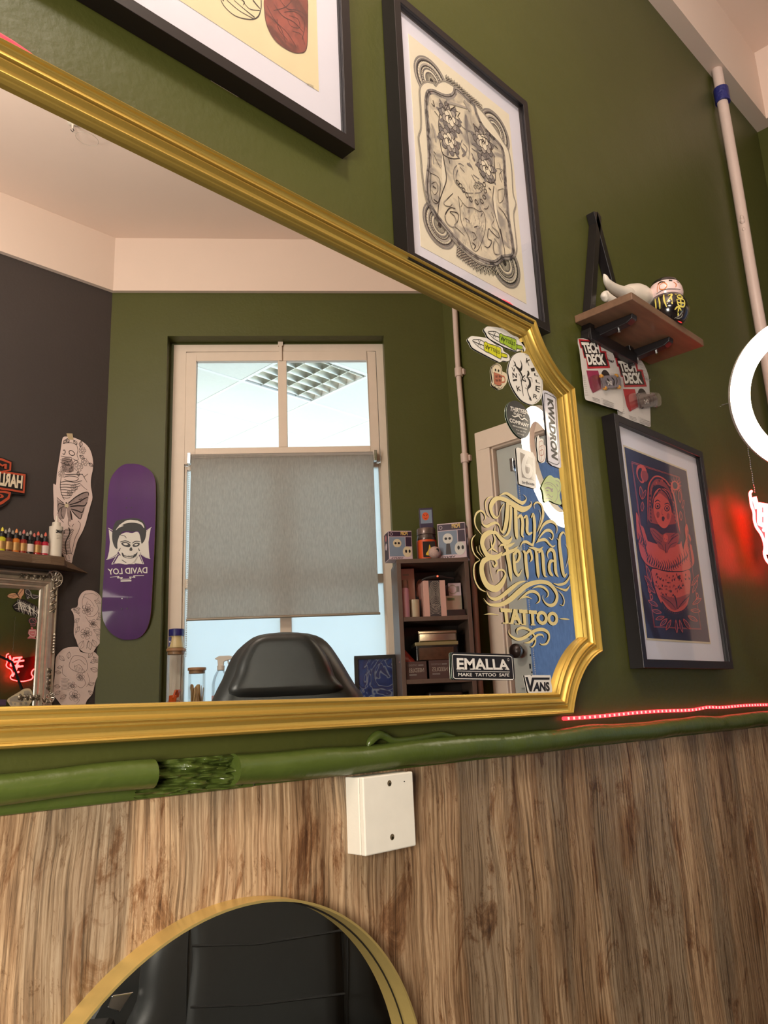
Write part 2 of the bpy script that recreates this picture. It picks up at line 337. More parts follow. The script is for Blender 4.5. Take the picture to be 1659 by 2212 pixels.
# white band below the ceiling, proud of the green paint
def band(name, pts, t=0.022):
    wb = MB()
    wb.prism(I, pts, ZC + BZ, ZCEIL, M_ceil); struct(wb.build(name))
band('trim_1', [(-2.6, 0), (XE, 0), (XE - 0.05, -0.05), (-2.6, -0.05)])
band('trim_2', [(XE, 0), (XE - 0.05, -0.05), (XE - 0.05, -1.53), (XE, -1.565)])
x1, y1 = 1.6006, WY
band('trim_3', [(x1, y1), (XE, y1 + (XE - x1) * 0.848), (XE - 0.03, y1 + (XE - x1) * 0.848 + 0.005), (x1 - 0.008, y1 + 0.022)])
band('trim_4', [(-2.6, y1), (x1, y1), (x1 - 0.008, y1 + 0.022), (-2.6, y1 + 0.022)])

# ------------------------------------------------------------------ window in the slanted wall
win = bpy.data.objects.new('window_1', None); COL.objects.link(win); win.location = WW.pt(0.8, WZ0, -0.09); win['kind'] = 'structure'; bpy.context.view_layer.update()
WF = WW
def wbx(mb, u0, v0, u1, v1, c0, c1, m):
    a0, b1 = WF.px(u0, v0, c1); a1, b0 = WF.px(u1, v1, c1)
    if a0 > a1: a0, a1 = a1, a0
    if b0 > b1: b0, b1 = b1, b0
    mb.box(WF, a0, a1, b0, b1, c0, c1, m)
CF = -0.075  # front plane of the window frame inside the reveal
A_L, Z_T = WF.px(376, 745, CF); A_R = WF.px(846, 1100, CF)[0]
aS0 = WF.px(402, 760, CF)[0]; aS1 = WF.px(812, 760, CF)[0]
zr = WF.px(600, 966, CF)[1]; zr2 = WF.px(600, 1000, CF)[1]
mb = MB()
mb.box(WF, A_L, aS0, WZ0, Z_T, -0.13, CF, M_paint); mb.box(WF, aS1, WA1, WZ0, Z_T, -0.13, CF, M_paint); mb.box(WF, aS0, aS1, WF.px(600, 759, CF)[1], Z_T, -0.13, CF, M_paint)
mb.box(WF, WA0, WA1, Z_T, WZ1, -0.13, CF - 0.005, M_green); mb.box(WF, WA0, A_L, WZ0, Z_T, -0.13, CF - 0.004, M_green)
mb.build('window_frame', win, bevel=0.002)
mb = MB()  # top sash, hinged light with two panes
C1 = CF + 0.004
aL, zT = WF.px(402, 761, C1); aR = aS1 - 0.002
pa0, pz1 = WF.px(424, 780, C1); pa1 = WF.px(600, 780, C1)[0]; pb0 = WF.px(619, 780, C1)[0]; pb1 = WF.px(793, 780, C1)[0]; pz0 = zr
mb.box(WF, aL, pa0, zr2, zT, C1 - 0.03, C1, M_paint); mb.box(WF, pb1, aR, zr2, zT, C1 - 0.03, C1, M_paint)
mb.box(WF, pa0, pb1, pz1, zT, C1 - 0.03, C1, M_paint); mb.box(WF, pa0, pb1, zr2, pz0, C1 - 0.03, C1, M_paint); mb.box(WF, pa1, pb0, pz0, pz1, C1 - 0.03, C1, M_paint)
USH = mb.build('upper_sash', win, bevel=0.003)
M_pane = mixmat('window_glass', 'clear', (0.97, 0.99, 0.98, 1), 0.5, 0.02)
M_frost = mixmat('frosted_glass', 'frost', (0.90, 0.95, 0.96, 1), 0.94)
mb = MB(); mb.box(WF, pa0, pa1, pz0, pz1, C1 - 0.018, C1 - 0.015, M_pane); mb.build('pane', USH)
mb = MB(); mb.box(WF, pb0, pb1, pz0, pz1, C1 - 0.018, C1 - 0.015, M_pane); mb.build('pane', USH)
mb = MB()  # lower sashes: stiles, mullion, rail
lz1 = zr2 - 0.004; la0 = aS0 + 0.012; la1 = WF.px(822, 1100, CF)[0]; mu0 = WF.px(605, 1360, CF)[0]; mu1 = WF.px(630, 1360, CF)[0]
rz1 = WF.px(820, 1238, CF)[1]; rz0 = WF.px(820, 1258, CF)[1]; c_ = CF - 0.012
mb.box(WF, aS0, la0, WZ0, lz1, c_ - 0.03, c_, M_paint); mb.box(WF, la1, aS1 + 0.03, WZ0, lz1, c_ - 0.03, c_, M_paint)
mb.box(WF, mu0, mu1, WZ0, lz1, c_ - 0.03, c_, M_paint); mb.box(WF, la0, la1, rz0, rz1, c_ - 0.03, c_ - 0.001, M_paint); mb.box(WF, la0, la1, lz1 - 0.02, lz1, c_ - 0.03, c_ - 0.001, M_paint)
LSH = mb.build('lower_sash', win, bevel=0.003)
for a0, a1, z0, z1 in ((la0, mu0, rz1, lz1 - 0.02), (mu1, la1, rz1, lz1 - 0.02), (la0, mu0, WZ0, rz0), (mu1, la1, WZ0, rz0)):
    mb = MB(); mb.box(WF, a0, a1, z0, z1, c_ - 0.02, c_ - 0.017, M_frost); mb.build('pane', LSH)
mb = MB(); aC = WF.px(606, 745, CF)[0]
mb.box(WF, aC - 0.012, aC + 0.012, Z_T - 0.012, Z_T + 0.022, CF, CF + 0.012, M_paint); mb.box(WF, aC - 0.007, aC + 0.007, Z_T - 0.09, Z_T - 0.01, CF + 0.004, CF + 0.014, M_paint)
mb.tube([WF.pt(aC, Z_T + 0.018, CF + 0.02), WF.pt(aC + 0.008, Z_T + 0.03, CF + 0.02), WF.pt(aC, Z_T + 0.04, CF + 0.02)], 0.003, M_chrome); mb.build('latch', USH)
mb = MB(); mb.box(WF, WA0, WA1, WZ0 - 0.025, WZ0, -0.13, 0.05, M_paint); mb.build('window_sill', win, bevel=0.004)

# roller blind in front of the window
C2 = CF + 0.045
bl = empty('roller_blind', WF.pt(0.8, zr, C2), 'grey fabric roller blind half lowered over the window', 'blind')
M_blind = mixmat('blind_fabric', 'fabric', (0.62, 0.595, 0.55, 1), 0.68)
bq = pxs(WF, [(413, 984), (806, 982), (819, 1325), (404, 1339)], C2)
mb = MB(); mb.prism(WF, bq, C2, C2 + 0.0006, M_blind); mb.build('fabric', bl)
zb = WF.px(600, 983, C2)[1]; a0 = bq[0][0]; a1 = bq[1][0]
mb = MB(); mb.tube([WF.pt(a0, zb - 0.004, C2 - 0.018), WF.pt(a1, zb - 0.004, C2 - 0.018)], 0.019, mat('blind_roll', (0.33, 0.31, 0.29, 1), 0.8)); mb.build('roll', bl)
mb = MB(); zz = bq[3][1]; mb.tube([WF.pt(bq[3][0] - 0.003, bq[3][1], C2), WF.pt(bq[2][0] + 0.005, bq[2][1], C2)], 0.006, mat('blind_bar', rgb(150, 140, 125), 0.4, 0.3)); mb.build('bottom_bar', bl)
for s_, a in ((-1, a0), (1, a1)):
    mb = MB(); mb.box(WF, a + (0.002 if s_ > 0 else -0.018), a + (0.018 if s_ > 0 else -0.002), zb - 0.035, zb + 0.018, C2 - 0.045, C2 + 0.004, M_chrome); mb.build('bracket', bl, bevel=0.002)
mb = MB(); bead = mat('blind_bead', rgb(225, 225, 220), 0.4)
for i in range(95):
    z = zb - 0.02 - i * 0.0095; mb.lathe(WF.pt(a0 - 0.012, z, C2 - 0.02), [(0.0005, -0.0035), (0.003, 0), (0.0005, 0.0035)], bead, 6)
mb.build('bead_chain', bl)

# ------------------------------------------------------------------ office room behind the window
OFC = 2.170 + ZC
M_tile = mat('ceiling_tile', rgb(236, 236, 226), 0.9, var=0.06, vscale=60, bump=0.05, bscale=120); M_tgrid = mat('tile_grid', rgb(245, 244, 238), 0.5)
M_ofw = mat('office_wall_paint', rgb(226, 234, 240), 0.8)
def clipw(q, off=0.14):
    s_ = lambda p: (p[1] - (WY - off * 1.31 + 0.848 * (p[0] - 1.6)))
    out = []
    for i in range(len(q)):
        a, b = q[i], q[(i + 1) % len(q)]; fa, fb = s_(a), s_(b)
        if fa <= 0: out.append(a)
        if fa * fb < 0: t = fa / (fa - fb); out.append((a[0] + (b[0] - a[0]) * t, a[1] + (b[1] - a[1]) * t))
    return out
def cbox(mb, x0, x1, y0, y1, z0, z1, m):
    q = clipw([(x0, y0), (x1, y0), (x1, y1), (x0, y1)])
    if len(q) > 2: mb.prism(I, q, z0, z1, m)
mb = MB(); gx, gy = 3.503, -3.364 - 2 * G
cbox(mb, 1.75, gx - 0.6, -8.2, -1.0, OFC, OFC + 0.05, M_tile); cbox(mb, gx, 7.5, -8.2, -1.0, OFC, OFC + 0.05, M_tile)
cbox(mb, gx - 0.6, gx, -8.2, gy, OFC, OFC + 0.05, M_tile); cbox(mb, gx - 0.6, gx, gy + 0.6, -1.0, OFC, OFC + 0.05, M_tile)
for k in range(-3, 7): cbox(mb, gx + 0.6 * k - 0.012, gx + 0.6 * k + 0.012, -8.2, -1.0, OFC - 0.003, OFC + 0.01, M_tgrid)
for k in range(-8, 4): cbox(mb, 1.75, 7.5, gy + 0.6 * k - 0.012, gy + 0.6 * k + 0.012, OFC - 0.0035, OFC + 0.01, M_tgrid)
struct(mb.build('ceiling_office'))
mb = MB(); cbox(mb, 1.6, 7.5, -8.4, -5.1, 0, OFC, M_ofw); struct(mb.build('wall_office_rear'))
mb = MB(); cbox(mb, 7.4, 7.6, -8.2, -0.9, 0, OFC, M_ofw); struct(mb.build('wall_office_right'))
mb = MB(); cbox(mb, 1.55, 1.70, -8.2, WY - 0.1, 0, OFC, M_ofw); struct(mb.build('wall_office_left'))
mb = MB(); cbox(mb, 1.6, 7.5, -8.2, -0.9, -0.1, 0.0, M_floor); struct(mb.build('floor_office'))
lf = empty('recessed_office_light', (gx - 0.3, gy + 0.3, OFC), 'square recessed office ceiling light with silver louvre grid, seen through the upper panes', 'ceiling light')
M_lv = mat('louvre_metal', rgb(190, 190, 180), 0.25, 0.85)
mb = MB(); mb.box(I, gx - 0.6, gx, gy, gy + 0.6, OFC + 0.075, OFC + 0.085, M_white)
for q in (0, 1): mb.box(I, gx - 0.6 + q * 0.59, gx - 0.59 + q * 0.59, gy, gy + 0.6, OFC, OFC + 0.08, M_white); mb.box(I, gx - 0.6, gx, gy + q * 0.59, gy + 0.01 + q * 0.59, OFC, OFC + 0.08, M_white)
mb.build('housing', lf)
mb = MB()
for k in range(1, 4): mb.prism(Fr((gx - 0.6 + 0.15 * k, gy, OFC), (1, 0, 0), (0, 0, 1), (0, 1, 0)), [(-0.002, 0.0), (0.002, 0.0), (0.012, 0.045), (-0.012, 0.045)], 0, 0.6, M_lv)
for k in range(0, 7): mb.prism(Fr((gx - 0.6, gy + 0.086 * k + 0.04, OFC), (0, 1, 0), (0, 0, 1), (1, 0, 0)), [(-0.0015, 0.0), (0.0015, 0.0), (0.014, 0.04), (-0.014, 0.04)], 0, 0.6, M_lv)
mb.build('louvre', lf)
M_tubel = mat('fluorescent_tube', (1, 0.98, 0.92, 1), emit=5.0)
for k in range(4):
    mb = MB(); mb.tube([(gx - 0.525 + 0.15 * k, gy + 0.02, OFC + 0.062), (gx - 0.525 + 0.15 * k, gy + 0.58, OFC + 0.062)], 0.008, M_tubel); mb.build('lamp_tube', lf)

# ------------------------------------------------------------------ door in the end wall
door = bpy.data.objects.new('door_1', None); COL.objects.link(door); door.location = EW.pt(DO_A1 - 0.4, -ZC, -0.03); door['kind'] = 'structure'; bpy.context.view_layer.update()
fa1, fz1 = ewp(1024, 936, 0.02)
mb = MB(); ft = 0.02
mb.box(EW, DO_A1 - 0.005, fa1, -ZC, DZ1 - 0.005, 0, ft, M_paint); mb.box(EW, DO_A0 - 0.09, DO_A0 + 0.005, -ZC, DZ1 - 0.005, 0, ft, M_paint); mb.box(EW, DO_A0 - 0.09, fa1, DZ1 - 0.005, fz1, 0, ft, M_paint)
mb.box(EW, DO_A1 - 0.012, DO_A1, -ZC, DZ1, -0.12, 0.004, M_paint); mb.box(EW, DO_A0, DO_A0 + 0.012, -ZC, DZ1, -0.12, 0.004, M_paint); mb.box(EW, DO_A0, DO_A1, DZ1 - 0.012, DZ1, -0.12, 0.004, M_paint)
mb.build('door_frame', door, bevel=0.004)
mb = MB(); d0 = DO_A0 + 0.014; d1 = DO_A1 - 0.014; dt = DZ1 - 0.014; s0 = d1 - 0.11; M_door = mat('door_paint', rgb(176, 182, 178), 0.5, bump=0.05, bscale=20)
mb.box(EW, s0, d1, -ZC + 0.005, dt, -0.06, -0.02, M_door); mb.box(EW, d0, d0 + 0.09, -ZC + 0.005, dt, -0.06, -0.02, M_door); mb.box(EW, d0, d1, dt - 0.09, dt, -0.06, -0.021, M_door); mb.box(EW, d0, d1, -ZC + 0.005, -0.5, -0.06, -0.021, M_door)
DLF = mb.build('door_leaf', door, bevel=0.003)
mb = MB(); mb.box(EW, d0 + 0.09, s0, -0.5, dt - 0.09, -0.043, -0.039, M_pane); mb.build('door_glass', DLF)
ka, kz = ewp(1116, 1406, 0.03)
mb = MB(); M_knob = mat('dark_knob', rgb(48, 36, 32), 0.3, 0.4)
mb.box(EW, s0 + 0.0, s0 + 0.075, kz - 0.15, kz + 0.07, -0.02, -0.008, M_door)
for dz in (0.055, -0.02, -0.09, -0.135): mb.disc(EW, s0 + 0.01, kz + dz, 0.004, -0.0075, M_black, 8)
mb.box(EW, s0 + 0.012, s0 + 0.02, kz - 0.075, kz - 0.055, -0.0076, -0.0070, M_black); mb.build('lock_plate', DLF, bevel=0.002)
mb = MB(); mb.lathe(EW.pt(ka, kz, -0.02), [(0.012, 0), (0.012, 0.03), (0.024, 0.036), (0.031, 0.05), (0.030, 0.062), (0.018, 0.072), (0.001, 0.074)], M_knob, 20, up=EW.n); mb.build('door_handle', DLF)
db = empty('door_blind', EW.pt((d0 + s0) / 2, dt - 0.1, 0.0), 'blue backlit roller blind hanging over the glazed door', 'blind')
M_bblind = mixmat('blue_blind_fabric', 'fabric', (0.27, 0.33, 0.43, 1), 0.82)
ba1, bz1 = ewp(1112, 1003, 0.01)
mb = MB(); mb.box(EW, d0 - 0.02, ba1, -0.75, bz1, 0.008, 0.0088, M_bblind); mb.build('fabric', db)
mb = MB(); mb.tube([EW.pt(d0 - 0.02, bz1 + 0.004, -0.004), EW.pt(ba1, bz1 + 0.004, -0.004)], 0.018, mat('door_blind_roll', rgb(84, 88, 100), 0.8)); mb.build('roll', db)
mb = MB(); mb.box(EW, ba1 + 0.002, ba1 + 0.02, bz1 - 0.03, bz1 + 0.03, -0.02, 0.02, M_chrome); mb.build('bracket', db, bevel=0.002)
mb = MB()
for i in range(110): mb.lathe(EW.pt(ba1 - 0.02 , bz1 - 0.01 - i * 0.0088, 0.02), [(0.0005, -0.003), (0.0028, 0), (0.0005, 0.003)], bead, 6)
mb.build('bead_chain', db)

# ------------------------------------------------------------------ pink-lit white pipes
def pipe(name, F, a, r, z0, z1, label, fit=(), kinks=()):
    e = empty(name, F.pt(a, z0, r + 0.008), label, 'pipe')
    mb = MB(); n = 60; pts = []
    for i in range(n + 1):
        z = z0 + (z1 - z0) * i / n; k = sum(d * math.exp(-((z - zc) / 0.05) ** 2) for zc, d in kinks)
        pts.append(tuple(F.pt(a + k + 0.002 * math.sin(z * 9), z, r + 0.008)))
    mb.tube(pts, r, M_pipe, 14); mb.build('pipe_run', e)
    for z in fit:
        mb = MB(); mb.tube([F.pt(a, z - 0.022, r + 0.008), F.pt(a, z - 0.012, r + 0.008), F.pt(a, z + 0.012, r + 0.008), F.pt(a, z + 0.022, r + 0.008)], r * 1.5, M_pipe, 14)
        mb.box(F, a - r * 2.0, a + r * 2.0, z - 0.014, z + 0.014, 0, r + 0.004, M_pipe); mb.build('clip', e, bevel=0.002)
    return e
M_pipe = mat('white_pipe_paint', rgb(208, 188, 178), 0.4, var=0.06, bump=0.12, bscale=60)
pA = ewp(984, 720, 0.025)[0]
zs = [ewp(1, 1)[1]]
pipe('painted_pipe', EW, pA, 0.013, -ZC, BZ, 'white painted pipe in the room corner between bookcase and glazed door', fit=(ewp(990, 805, 0.02)[1], ewp(1005, 990, 0.02)[1]))
pb = pipe('painted_pipe', FW, FW.px(1561, 200, 0.03)[0], 0.017, 0.02, BZ, 'white painted pipe running up the green wall above the ring light to the ceiling band', fit=())
pbx = FW.px(1561, 200, 0.03)[0]
zt = FW.px(1561, 203, 0.03)[1]
mb = MB(); bt = mat('blue_tape', rgb(36, 40, 110), 0.5, bump=0.5, bscale=90)
mb.tube([FW.pt(pbx, zt - 0.03, 0.026), FW.pt(pbx, zt - 0.015, 0.026), FW.pt(pbx, zt + 0.015, 0.026), FW.pt(pbx, zt + 0.022, 0.026)], 0.0235, bt, 12); mb.build('blue_tape', pb)
zc = FW.px(1598, 470, 0.03)[1]
for dz, r_ in ((-0.03, 0.006), (0.0, 0.009), (0.012, 0.007)):
    mb = MB(); mb.lathe(FW.pt(pbx - 0.013, zc + dz, 0.028), [(0.0005, -r_ * 1.6), (r_ * 0.8, -r_ * 0.8), (r_, 0), (r_ * 0.7, r_), (0.0005, r_ * 1.5)], M_pipe, 8); mb.build('paint_lump', pb)

# ================================================================== FRONT WALL OBJECTS
M_gold = None
def gold():
    m = bpy.data.materials.new('gold_leaf_paint'); m.use_nodes = True; nt = m.node_tree; N = nt.nodes; L = nt.links; b = N['Principled BSDF']
    tc = N.new('ShaderNodeTexCoord'); n = N.new('ShaderNodeTexNoise'); n.inputs['Scale'].default_value = 260; n.inputs['Detail'].default_value = 4; L.new(tc.outputs['Object'], n.inputs['Vector'])
    r = N.new('ShaderNodeMix'); r.data_type = 'RGBA'; r.inputs[6].default_value = rgb(200, 167, 80); r.inputs[7].default_value = rgb(208, 176, 90); L.new(n.outputs['Fac'], r.inputs[0]); L.new(r.outputs[2], b.inputs['Base Color'])
    b.inputs['Metallic'].default_value = 0.72; b.inputs['Roughness'].default_value = 0.38
    bp = N.new('ShaderNodeBump'); bp.inputs['Strength'].default_value = 0.03; bp.inputs['Distance'].default_value = 0.002; L.new(n.outputs['Fac'], bp.inputs['Height']); L.new(bp.outputs[0], b.inputs['Normal'])
    return m
M_gold = gold()
M_mirror = bpy.data.materials.new('mirror_silver'); M_mirror.use_nodes = True
_b = M_mirror.node_tree.nodes['Principled BSDF']; _b.inputs['Metallic'].default_value = 1; _b.inputs['Roughness'].default_value = 0.0; _b.inputs['Base Color'].default_value = (0.85, 0.86, 0.83, 1)

# ---- big gold mirror with scooped corners
X0, X1, Z0, Z1 = -0.2, 1.273, -0.018, 0.680
def mirror_loop(d, n=10):
    R = 0.1605; out = []
    q = []  # top-right corner arc, offset by d
    cx, cz = X1 + 0.039, Z1 + 0.0536
    xa = cx - math.sqrt((R + d) ** 2 - (Z1 - d - cz) ** 2); zb_ = cz - math.sqrt((R + d) ** 2 - (X1 - d - cx) ** 2)
    t0 = math.atan2(Z1 - d - cz, xa - cx) % (2 * math.pi); t1 = math.atan2(zb_ - cz, X1 - d - cx) % (2 * math.pi)
    arc_ = [((R + d) * math.cos(t0 + (t1 - t0) * i / n) + cx, (R + d) * math.sin(t0 + (t1 - t0) * i / n) + cz) for i in range(n + 1)]
    mx, mz = (X0 + X1) / 2, (Z0 + Z1) / 2
    tr = arc_; br = [(x, 2 * mz - z) for x, z in arc_][::-1]; bl_ = [(2 * mx - x, 2 * mz - z) for x, z in arc_]; tl = [(2 * mx - x, z) for x, z in arc_][::-1]
    return tr + br + bl_ + tl
gm = empty('gold_mirror', FW.pt(0.53, Z0, 0), 'large wall mirror in a stepped gold frame with scooped corners', 'mirror')
prof = [(0, 0), (0, 0.029), (0.0012, 0.0325), (0.0035, 0.034), (0.0055, 0.0325), (0.0062, 0.0295), (0.0085, 0.0275), (0.012, 0.0265), (0.0155, 0.0275), (0.0185, 0.0300), (0.0205, 0.0300), (0.0212, 0.0255), (0.0222, 0.0250), (0.0228, 0.0272), (0.0245, 0.0272), (0.0262, 0.0240), (0.0295, 0.0218), (0.0335, 0.0212), (0.0362, 0.0232), (0.0385, 0.0238), (0.0402, 0.0222), (0.0408, 0.0185), (0.0425, 0.0175), (0.0432, 0.0120)]
prof = [(d * 0.84, h) for d, h in prof]
loops = [[FW.pt(x, z, h) for x, z in mirror_loop(d)] for d, h in prof]
mb = MB(); n = len(loops[0]); mb.add([p for l in loops for p in l], [(i * n + j, i * n + (j + 1) % n, (i + 1) * n + (j + 1) % n, (i + 1) * n + j) for i in range(len(loops) - 1) for j in range(n)], M_gold, True)
mb.build('frame', gm, sharp=28)
mb = MB(); mb.prism(FW, mirror_loop(0.0355), 0.002, G, M_mirror); mb.build('mirror_glass', gm)

# ---- stickers and lettering on the mirror glass
SG = G + 0.0012      # front face of the glass pane
M_vinyl = mat('gold_vinyl', rgb(226, 208, 146), 0.45, var=0.04)
M_edge_refl = mat('sticker_edge_reflection', rgb(140, 160, 140), 0.2)  # reflection in the glass painted as grey-green sticker edges
def dcl(name, label, cat_='sticker'):
    return name, label, cat_
def strokes(mb, F, c, m, cr, data, n=5, k=1.16):
    for ln in data.strip().split('\n'):
        P = pr(ln.strip())
        P = pxs(F, P, c, cr); mb.stroke(F, [(p[0], p[1], p[2] * k) for p in P], c, m, n=n)
cr5 = crop(1000, 1040, 5.82)
mb = MB()
strokes(mb, FW, SG, M_vinyl, cr5, '''455,180,4 520,152,18 560,155,26 620,195,34 700,250,34 750,270,30 790,240,16 795,200,8 760,165,3
450,430,6 430,455,16 390,440,34 358,380,40 352,310,44 390,240,44 440,212,34 520,225,38 600,270,46 680,320,56 750,350,50 820,330,30 860,290,16 855,245,4
515,285,12 490,320,8 468,375,8 455,440,4
565,280,46 557,400,50 547,500,48 530,580,40 500,640,24 470,600,6
603,310,28 604,400,30 597,500,30 585,600,30 560,660,22 520,690,10 490,680,4
378,192,3 320,205,9 285,260,12 290,340,12 310,410,9 345,450,3
270,490,4 285,450,12 260,390,18 215,370,16 165,410,18 148,490,18 168,580,14 240,675,4
240,490,3 250,540,14 300,565,24 360,535,24 420,520,22 460,560,14 475,640,3
640,300,10 658,340,40 664,420,46 667,520,46 670,620,46 677,690,38 682,730,4
690,460,14 722,432,28 745,470,40 752,540,38 747,620,38 745,670,30 768,700,10
765,460,10 800,440,30 808,500,40 808,560,38 808,620,38 830,660,24 872,640,12
860,455,10 885,410,24 897,480,38 902,560,38 900,660,34 892,740,26 880,800,18
890,805,20 850,790,24 800,760,26 750,770,16 722,820,4
830,830,4 900,845,24 960,860,24 1010,820,4
905,345,3 895,290,12 940,262,16 990,300,24 1010,390,30 1000,470,26 970,560,16 930,640,3
955,350,3 980,420,7 968,500,6 935,630,3
950,690,3 980,600,14 1030,530,24 1100,500,28 1160,530,24 1185,590,14 1175,655,3
930,760,3 980,680,14 1040,620,22 1100,620,26 1135,670,18 1120,730,12 1080,700,3
920,775,3 970,740,22 1040,735,26 1090,790,22 1130,820,14 1165,800,3
410,560,3 400,620,20 430,660,36 500,740,48 560,765,40 610,720,18 615,680,3
420,650,22 340,640,38 265,690,50 242,780,54 272,870,52 310,930,50 380,960,46 450,940,40 495,890,14
340,960,34 262,1000,48 235,1090,60 255,1210,66 310,1310,60 400,1350,56 470,1310,52 520,1230,38 535,1160,22 500,1112,18 440,1120,14 430,1165,3
385,660,10 402,740,20 372,830,20 320,870,6
355,740,4 370,830,24 440,890,6
395,980,14 425,1030,28 395,1070,16 365,1000,3
345,720,3 362,840,5 350,940,3
335,1000,3 350,1140,7 385,1270,3
160,668,3 115,730,14 115,830,16 150,920,14 215,985,4
215,990,3 150,1040,14 137,1150,18 160,1260,16 215,1350,14 295,1390,3
170,815,3 182,880,8 240,950,3
205,800,3 218,880,9 265,945,3
455,830,3 480,800,16 530,805,24 560,870,46 567,960,48 587,1060,48 597,1160,44 606,1220,24 610,1262,3
488,930,12 560,895,30 640,862,26 692,815,6
520,835,20 600,800,24 655,768,4
630,900,12 642,980,38 648,1060,40 660,1130,40 692,1180,26 722,1150,12 750,1095,3
640,920,24 690,870,30 715,930,34 690,1000,22 645,1022,8
752,870,12 785,910,40 792,1000,42 802,1100,44 812,1180,38 818,1240,3
790,920,14 838,868,30 862,920,30 868,970,26 845,1012,4
900,850,12 925,905,40 932,1000,40 942,1100,42 947,1170,38 952,1220,3
950,900,12 988,868,30 1007,950,42 1012,1050,40 1022,1150,40 1035,1190,20 1062,1200,3
1078,975,3 1062,910,16 1100,856,28 1142,880,38 1157,960,40 1162,1060,40 1172,1150,38 1205,1205,3
1150,1000,14 1102,1005,30 1085,1080,38 1100,1150,38 1135,1185,14
1292,690,3 1265,640,16 1225,680,24 1215,780,38 1227,900,44 1242,1020,46 1257,1130,44 1278,1190,28 1308,1155,4
1180,710,3 1200,740,10 1215,790,12
1290,790,3 1330,860,7 1330,960,9 1290,1095,3
1140,1280,3 1200,1298,18 1280,1280,22 1330,1220,16 1350,1160,3
1160,1322,3 1230,1350,14 1300,1365,20 1345,1305,3
300,1380,3 330,1450,16 400,1480,28 480,1450,32 560,1385,36 640,1320,32 710,1272,20 800,1250,3
260,1470,3 320,1540,18 400,1555,28 500,1540,36 600,1480,44 700,1390,46 800,1310,42 900,1272,36 1000,1262,32 1090,1290,38 1160,1370,40 1185,1450,36 1160,1530,30 1100,1560,26 1040,1530,18 1005,1470,10 1010,1425,3
870,1345,3 940,1320,16 1010,1330,22 1065,1380,22 1072,1430,14 1050,1460,3
700,1490,3 760,1440,16 830,1390,22 900,1385,26 955,1430,26 962,1500,16 922,1538,3
740,1470,3 800,1450,14 870,1478,3
1200,1375,3 1250,1430,12 1275,1500,14 1260,1560,10 1222,1545,3
270,1672,3 350,1665,12 455,1680,3
1215,1725,3 1280,1728,14 1340,1735,3
580,1855,3 580,1910,12 630,1960,20 700,1985,26 780,1960,28 850,1910,28 920,1870,26 1000,1860,28 1070,1900,28 1085,1970,22 1050,2040,18 990,2050,12 970,2030,3
690,1925,3 680,1870,18 740,1840,22 820,1860,22 880,1910,20 910,1970,20 910,2030,16 880,2075,14 850,2080,3
770,2030,3 840,2020,20 890,1980,24 940,1930,18 1000,1930,14 1020,1970,3''')
# TATTOO: slab letters
def quad(F, c, cr, pts): return pxs(F, [tuple(p) for p in pts], c, cr)
tq = [(470, 1590), (1195, 1640), (1200, 1815), (492, 1785)]
mb.text(FW, 'TATTOO', quad(FW, SG, cr5, tq), SG, M_vinyl, bold=0.055)
for x, w_ in ((478, 30), (548, 30), (608, 40), (676, 40), (730, 30), (790, 30), (845, 30), (905, 30)):
    y = 1590 + (x - 470) * 0.069
    mb.poly(FW, quad(FW, SG, cr5, [(x - 4, y), (x + 10, y), (x + 8, y + 46), (x - 4, y + 46)]), SG, M_vinyl)
for x, y in ((530, 1778), (605, 1782), (685, 1790), (765, 1795), (885, 1800)):
    mb.poly(FW, quad(FW, SG, cr5, [(x - 30, y - 6), (x + 28, y - 2), (x + 28, y + 12), (x - 30, y + 8)]), SG, M_vinyl)
tag(mb.build('gold_lettering'), 'gold Thy Eternal Tattoo blackletter lettering with flourishes on the gold mirror', 'lettering')

def sticker(name, label, outline, cr, mface, draw, back=None, n=4, smooth=True, F=FW, c=None, th=0.0008):
    c = SG if c is None else c
    o = pxs(F, outline, c, cr)
    if smooth: o = cat(o, n, True)
    mb = MB(); mb.prism(F, o, c, c + th, mface, back or mface); draw(mb, F, c + th + 0.0003)
    return tag(mb.build(name), label, 'sticker')
M_stk = mat('sticker_white', rgb(228, 224, 214), 0.35, coat=0.2); M_ink = mat('sticker_ink', rgb(22, 20, 22), 0.4, coat=0.12); M_lime = mat('sticker_lime', rgb(150, 180, 50), 0.35, coat=0.5); M_yel = mat('sticker_yellow', rgb(205, 205, 40), 0.35, coat=0.5)
cr6 = crop(1000, 690, 5.146)
def L(mb, F, c, m, cr, data, w=None):
    for ln in data.strip().split('\n'):
        P = pr(ln.strip()); P = [(p[0], p[1], p[2] if len(p) > 2 else w) for p in P]
        mb.stroke(F, pxs(F, P, c, cr), c, m)
def cart(dx, dy, col):
    def d(mb, F, c):
        sh = lambda p: cr6((p[0] + dx, p[1] + dy))
        mb.poly(F, pxs(F, pr('235,255 255,248 290,270 420,318 425,430 400,430 300,375 240,345'), c, sh), c, col)
        mb.poly(F, pxs(F, pr('420,370 490,390 490,425 425,410'), c, sh), c, col)
        L(mb, F, c + 0.0002, M_ink, sh, '105,235,6 160,262,6 235,290,6\n110,225,5 190,225,5 240,255,5\n115,245,5 170,300,5 240,345,5\n170,225,4 195,300,4\n200,225,4 165,290,4\n235,255,5 255,248,5 290,270,5 420,318,5 425,430,5 400,430,5 300,375,5 240,345,5 235,255,5\n420,370,5 490,390,5 490,425,5 425,412,5\n375,300,4 375,420,4\n270,270,4 290,380,4')
        q = [(408, 385), (245, 318), (248, 278), (412, 350)]   # reads the other way up
        mb.text(F, 'STELLAR', pxs(F, q, c + 0.0003, sh), c + 0.0003, M_ink, bold=0.005)
    return d
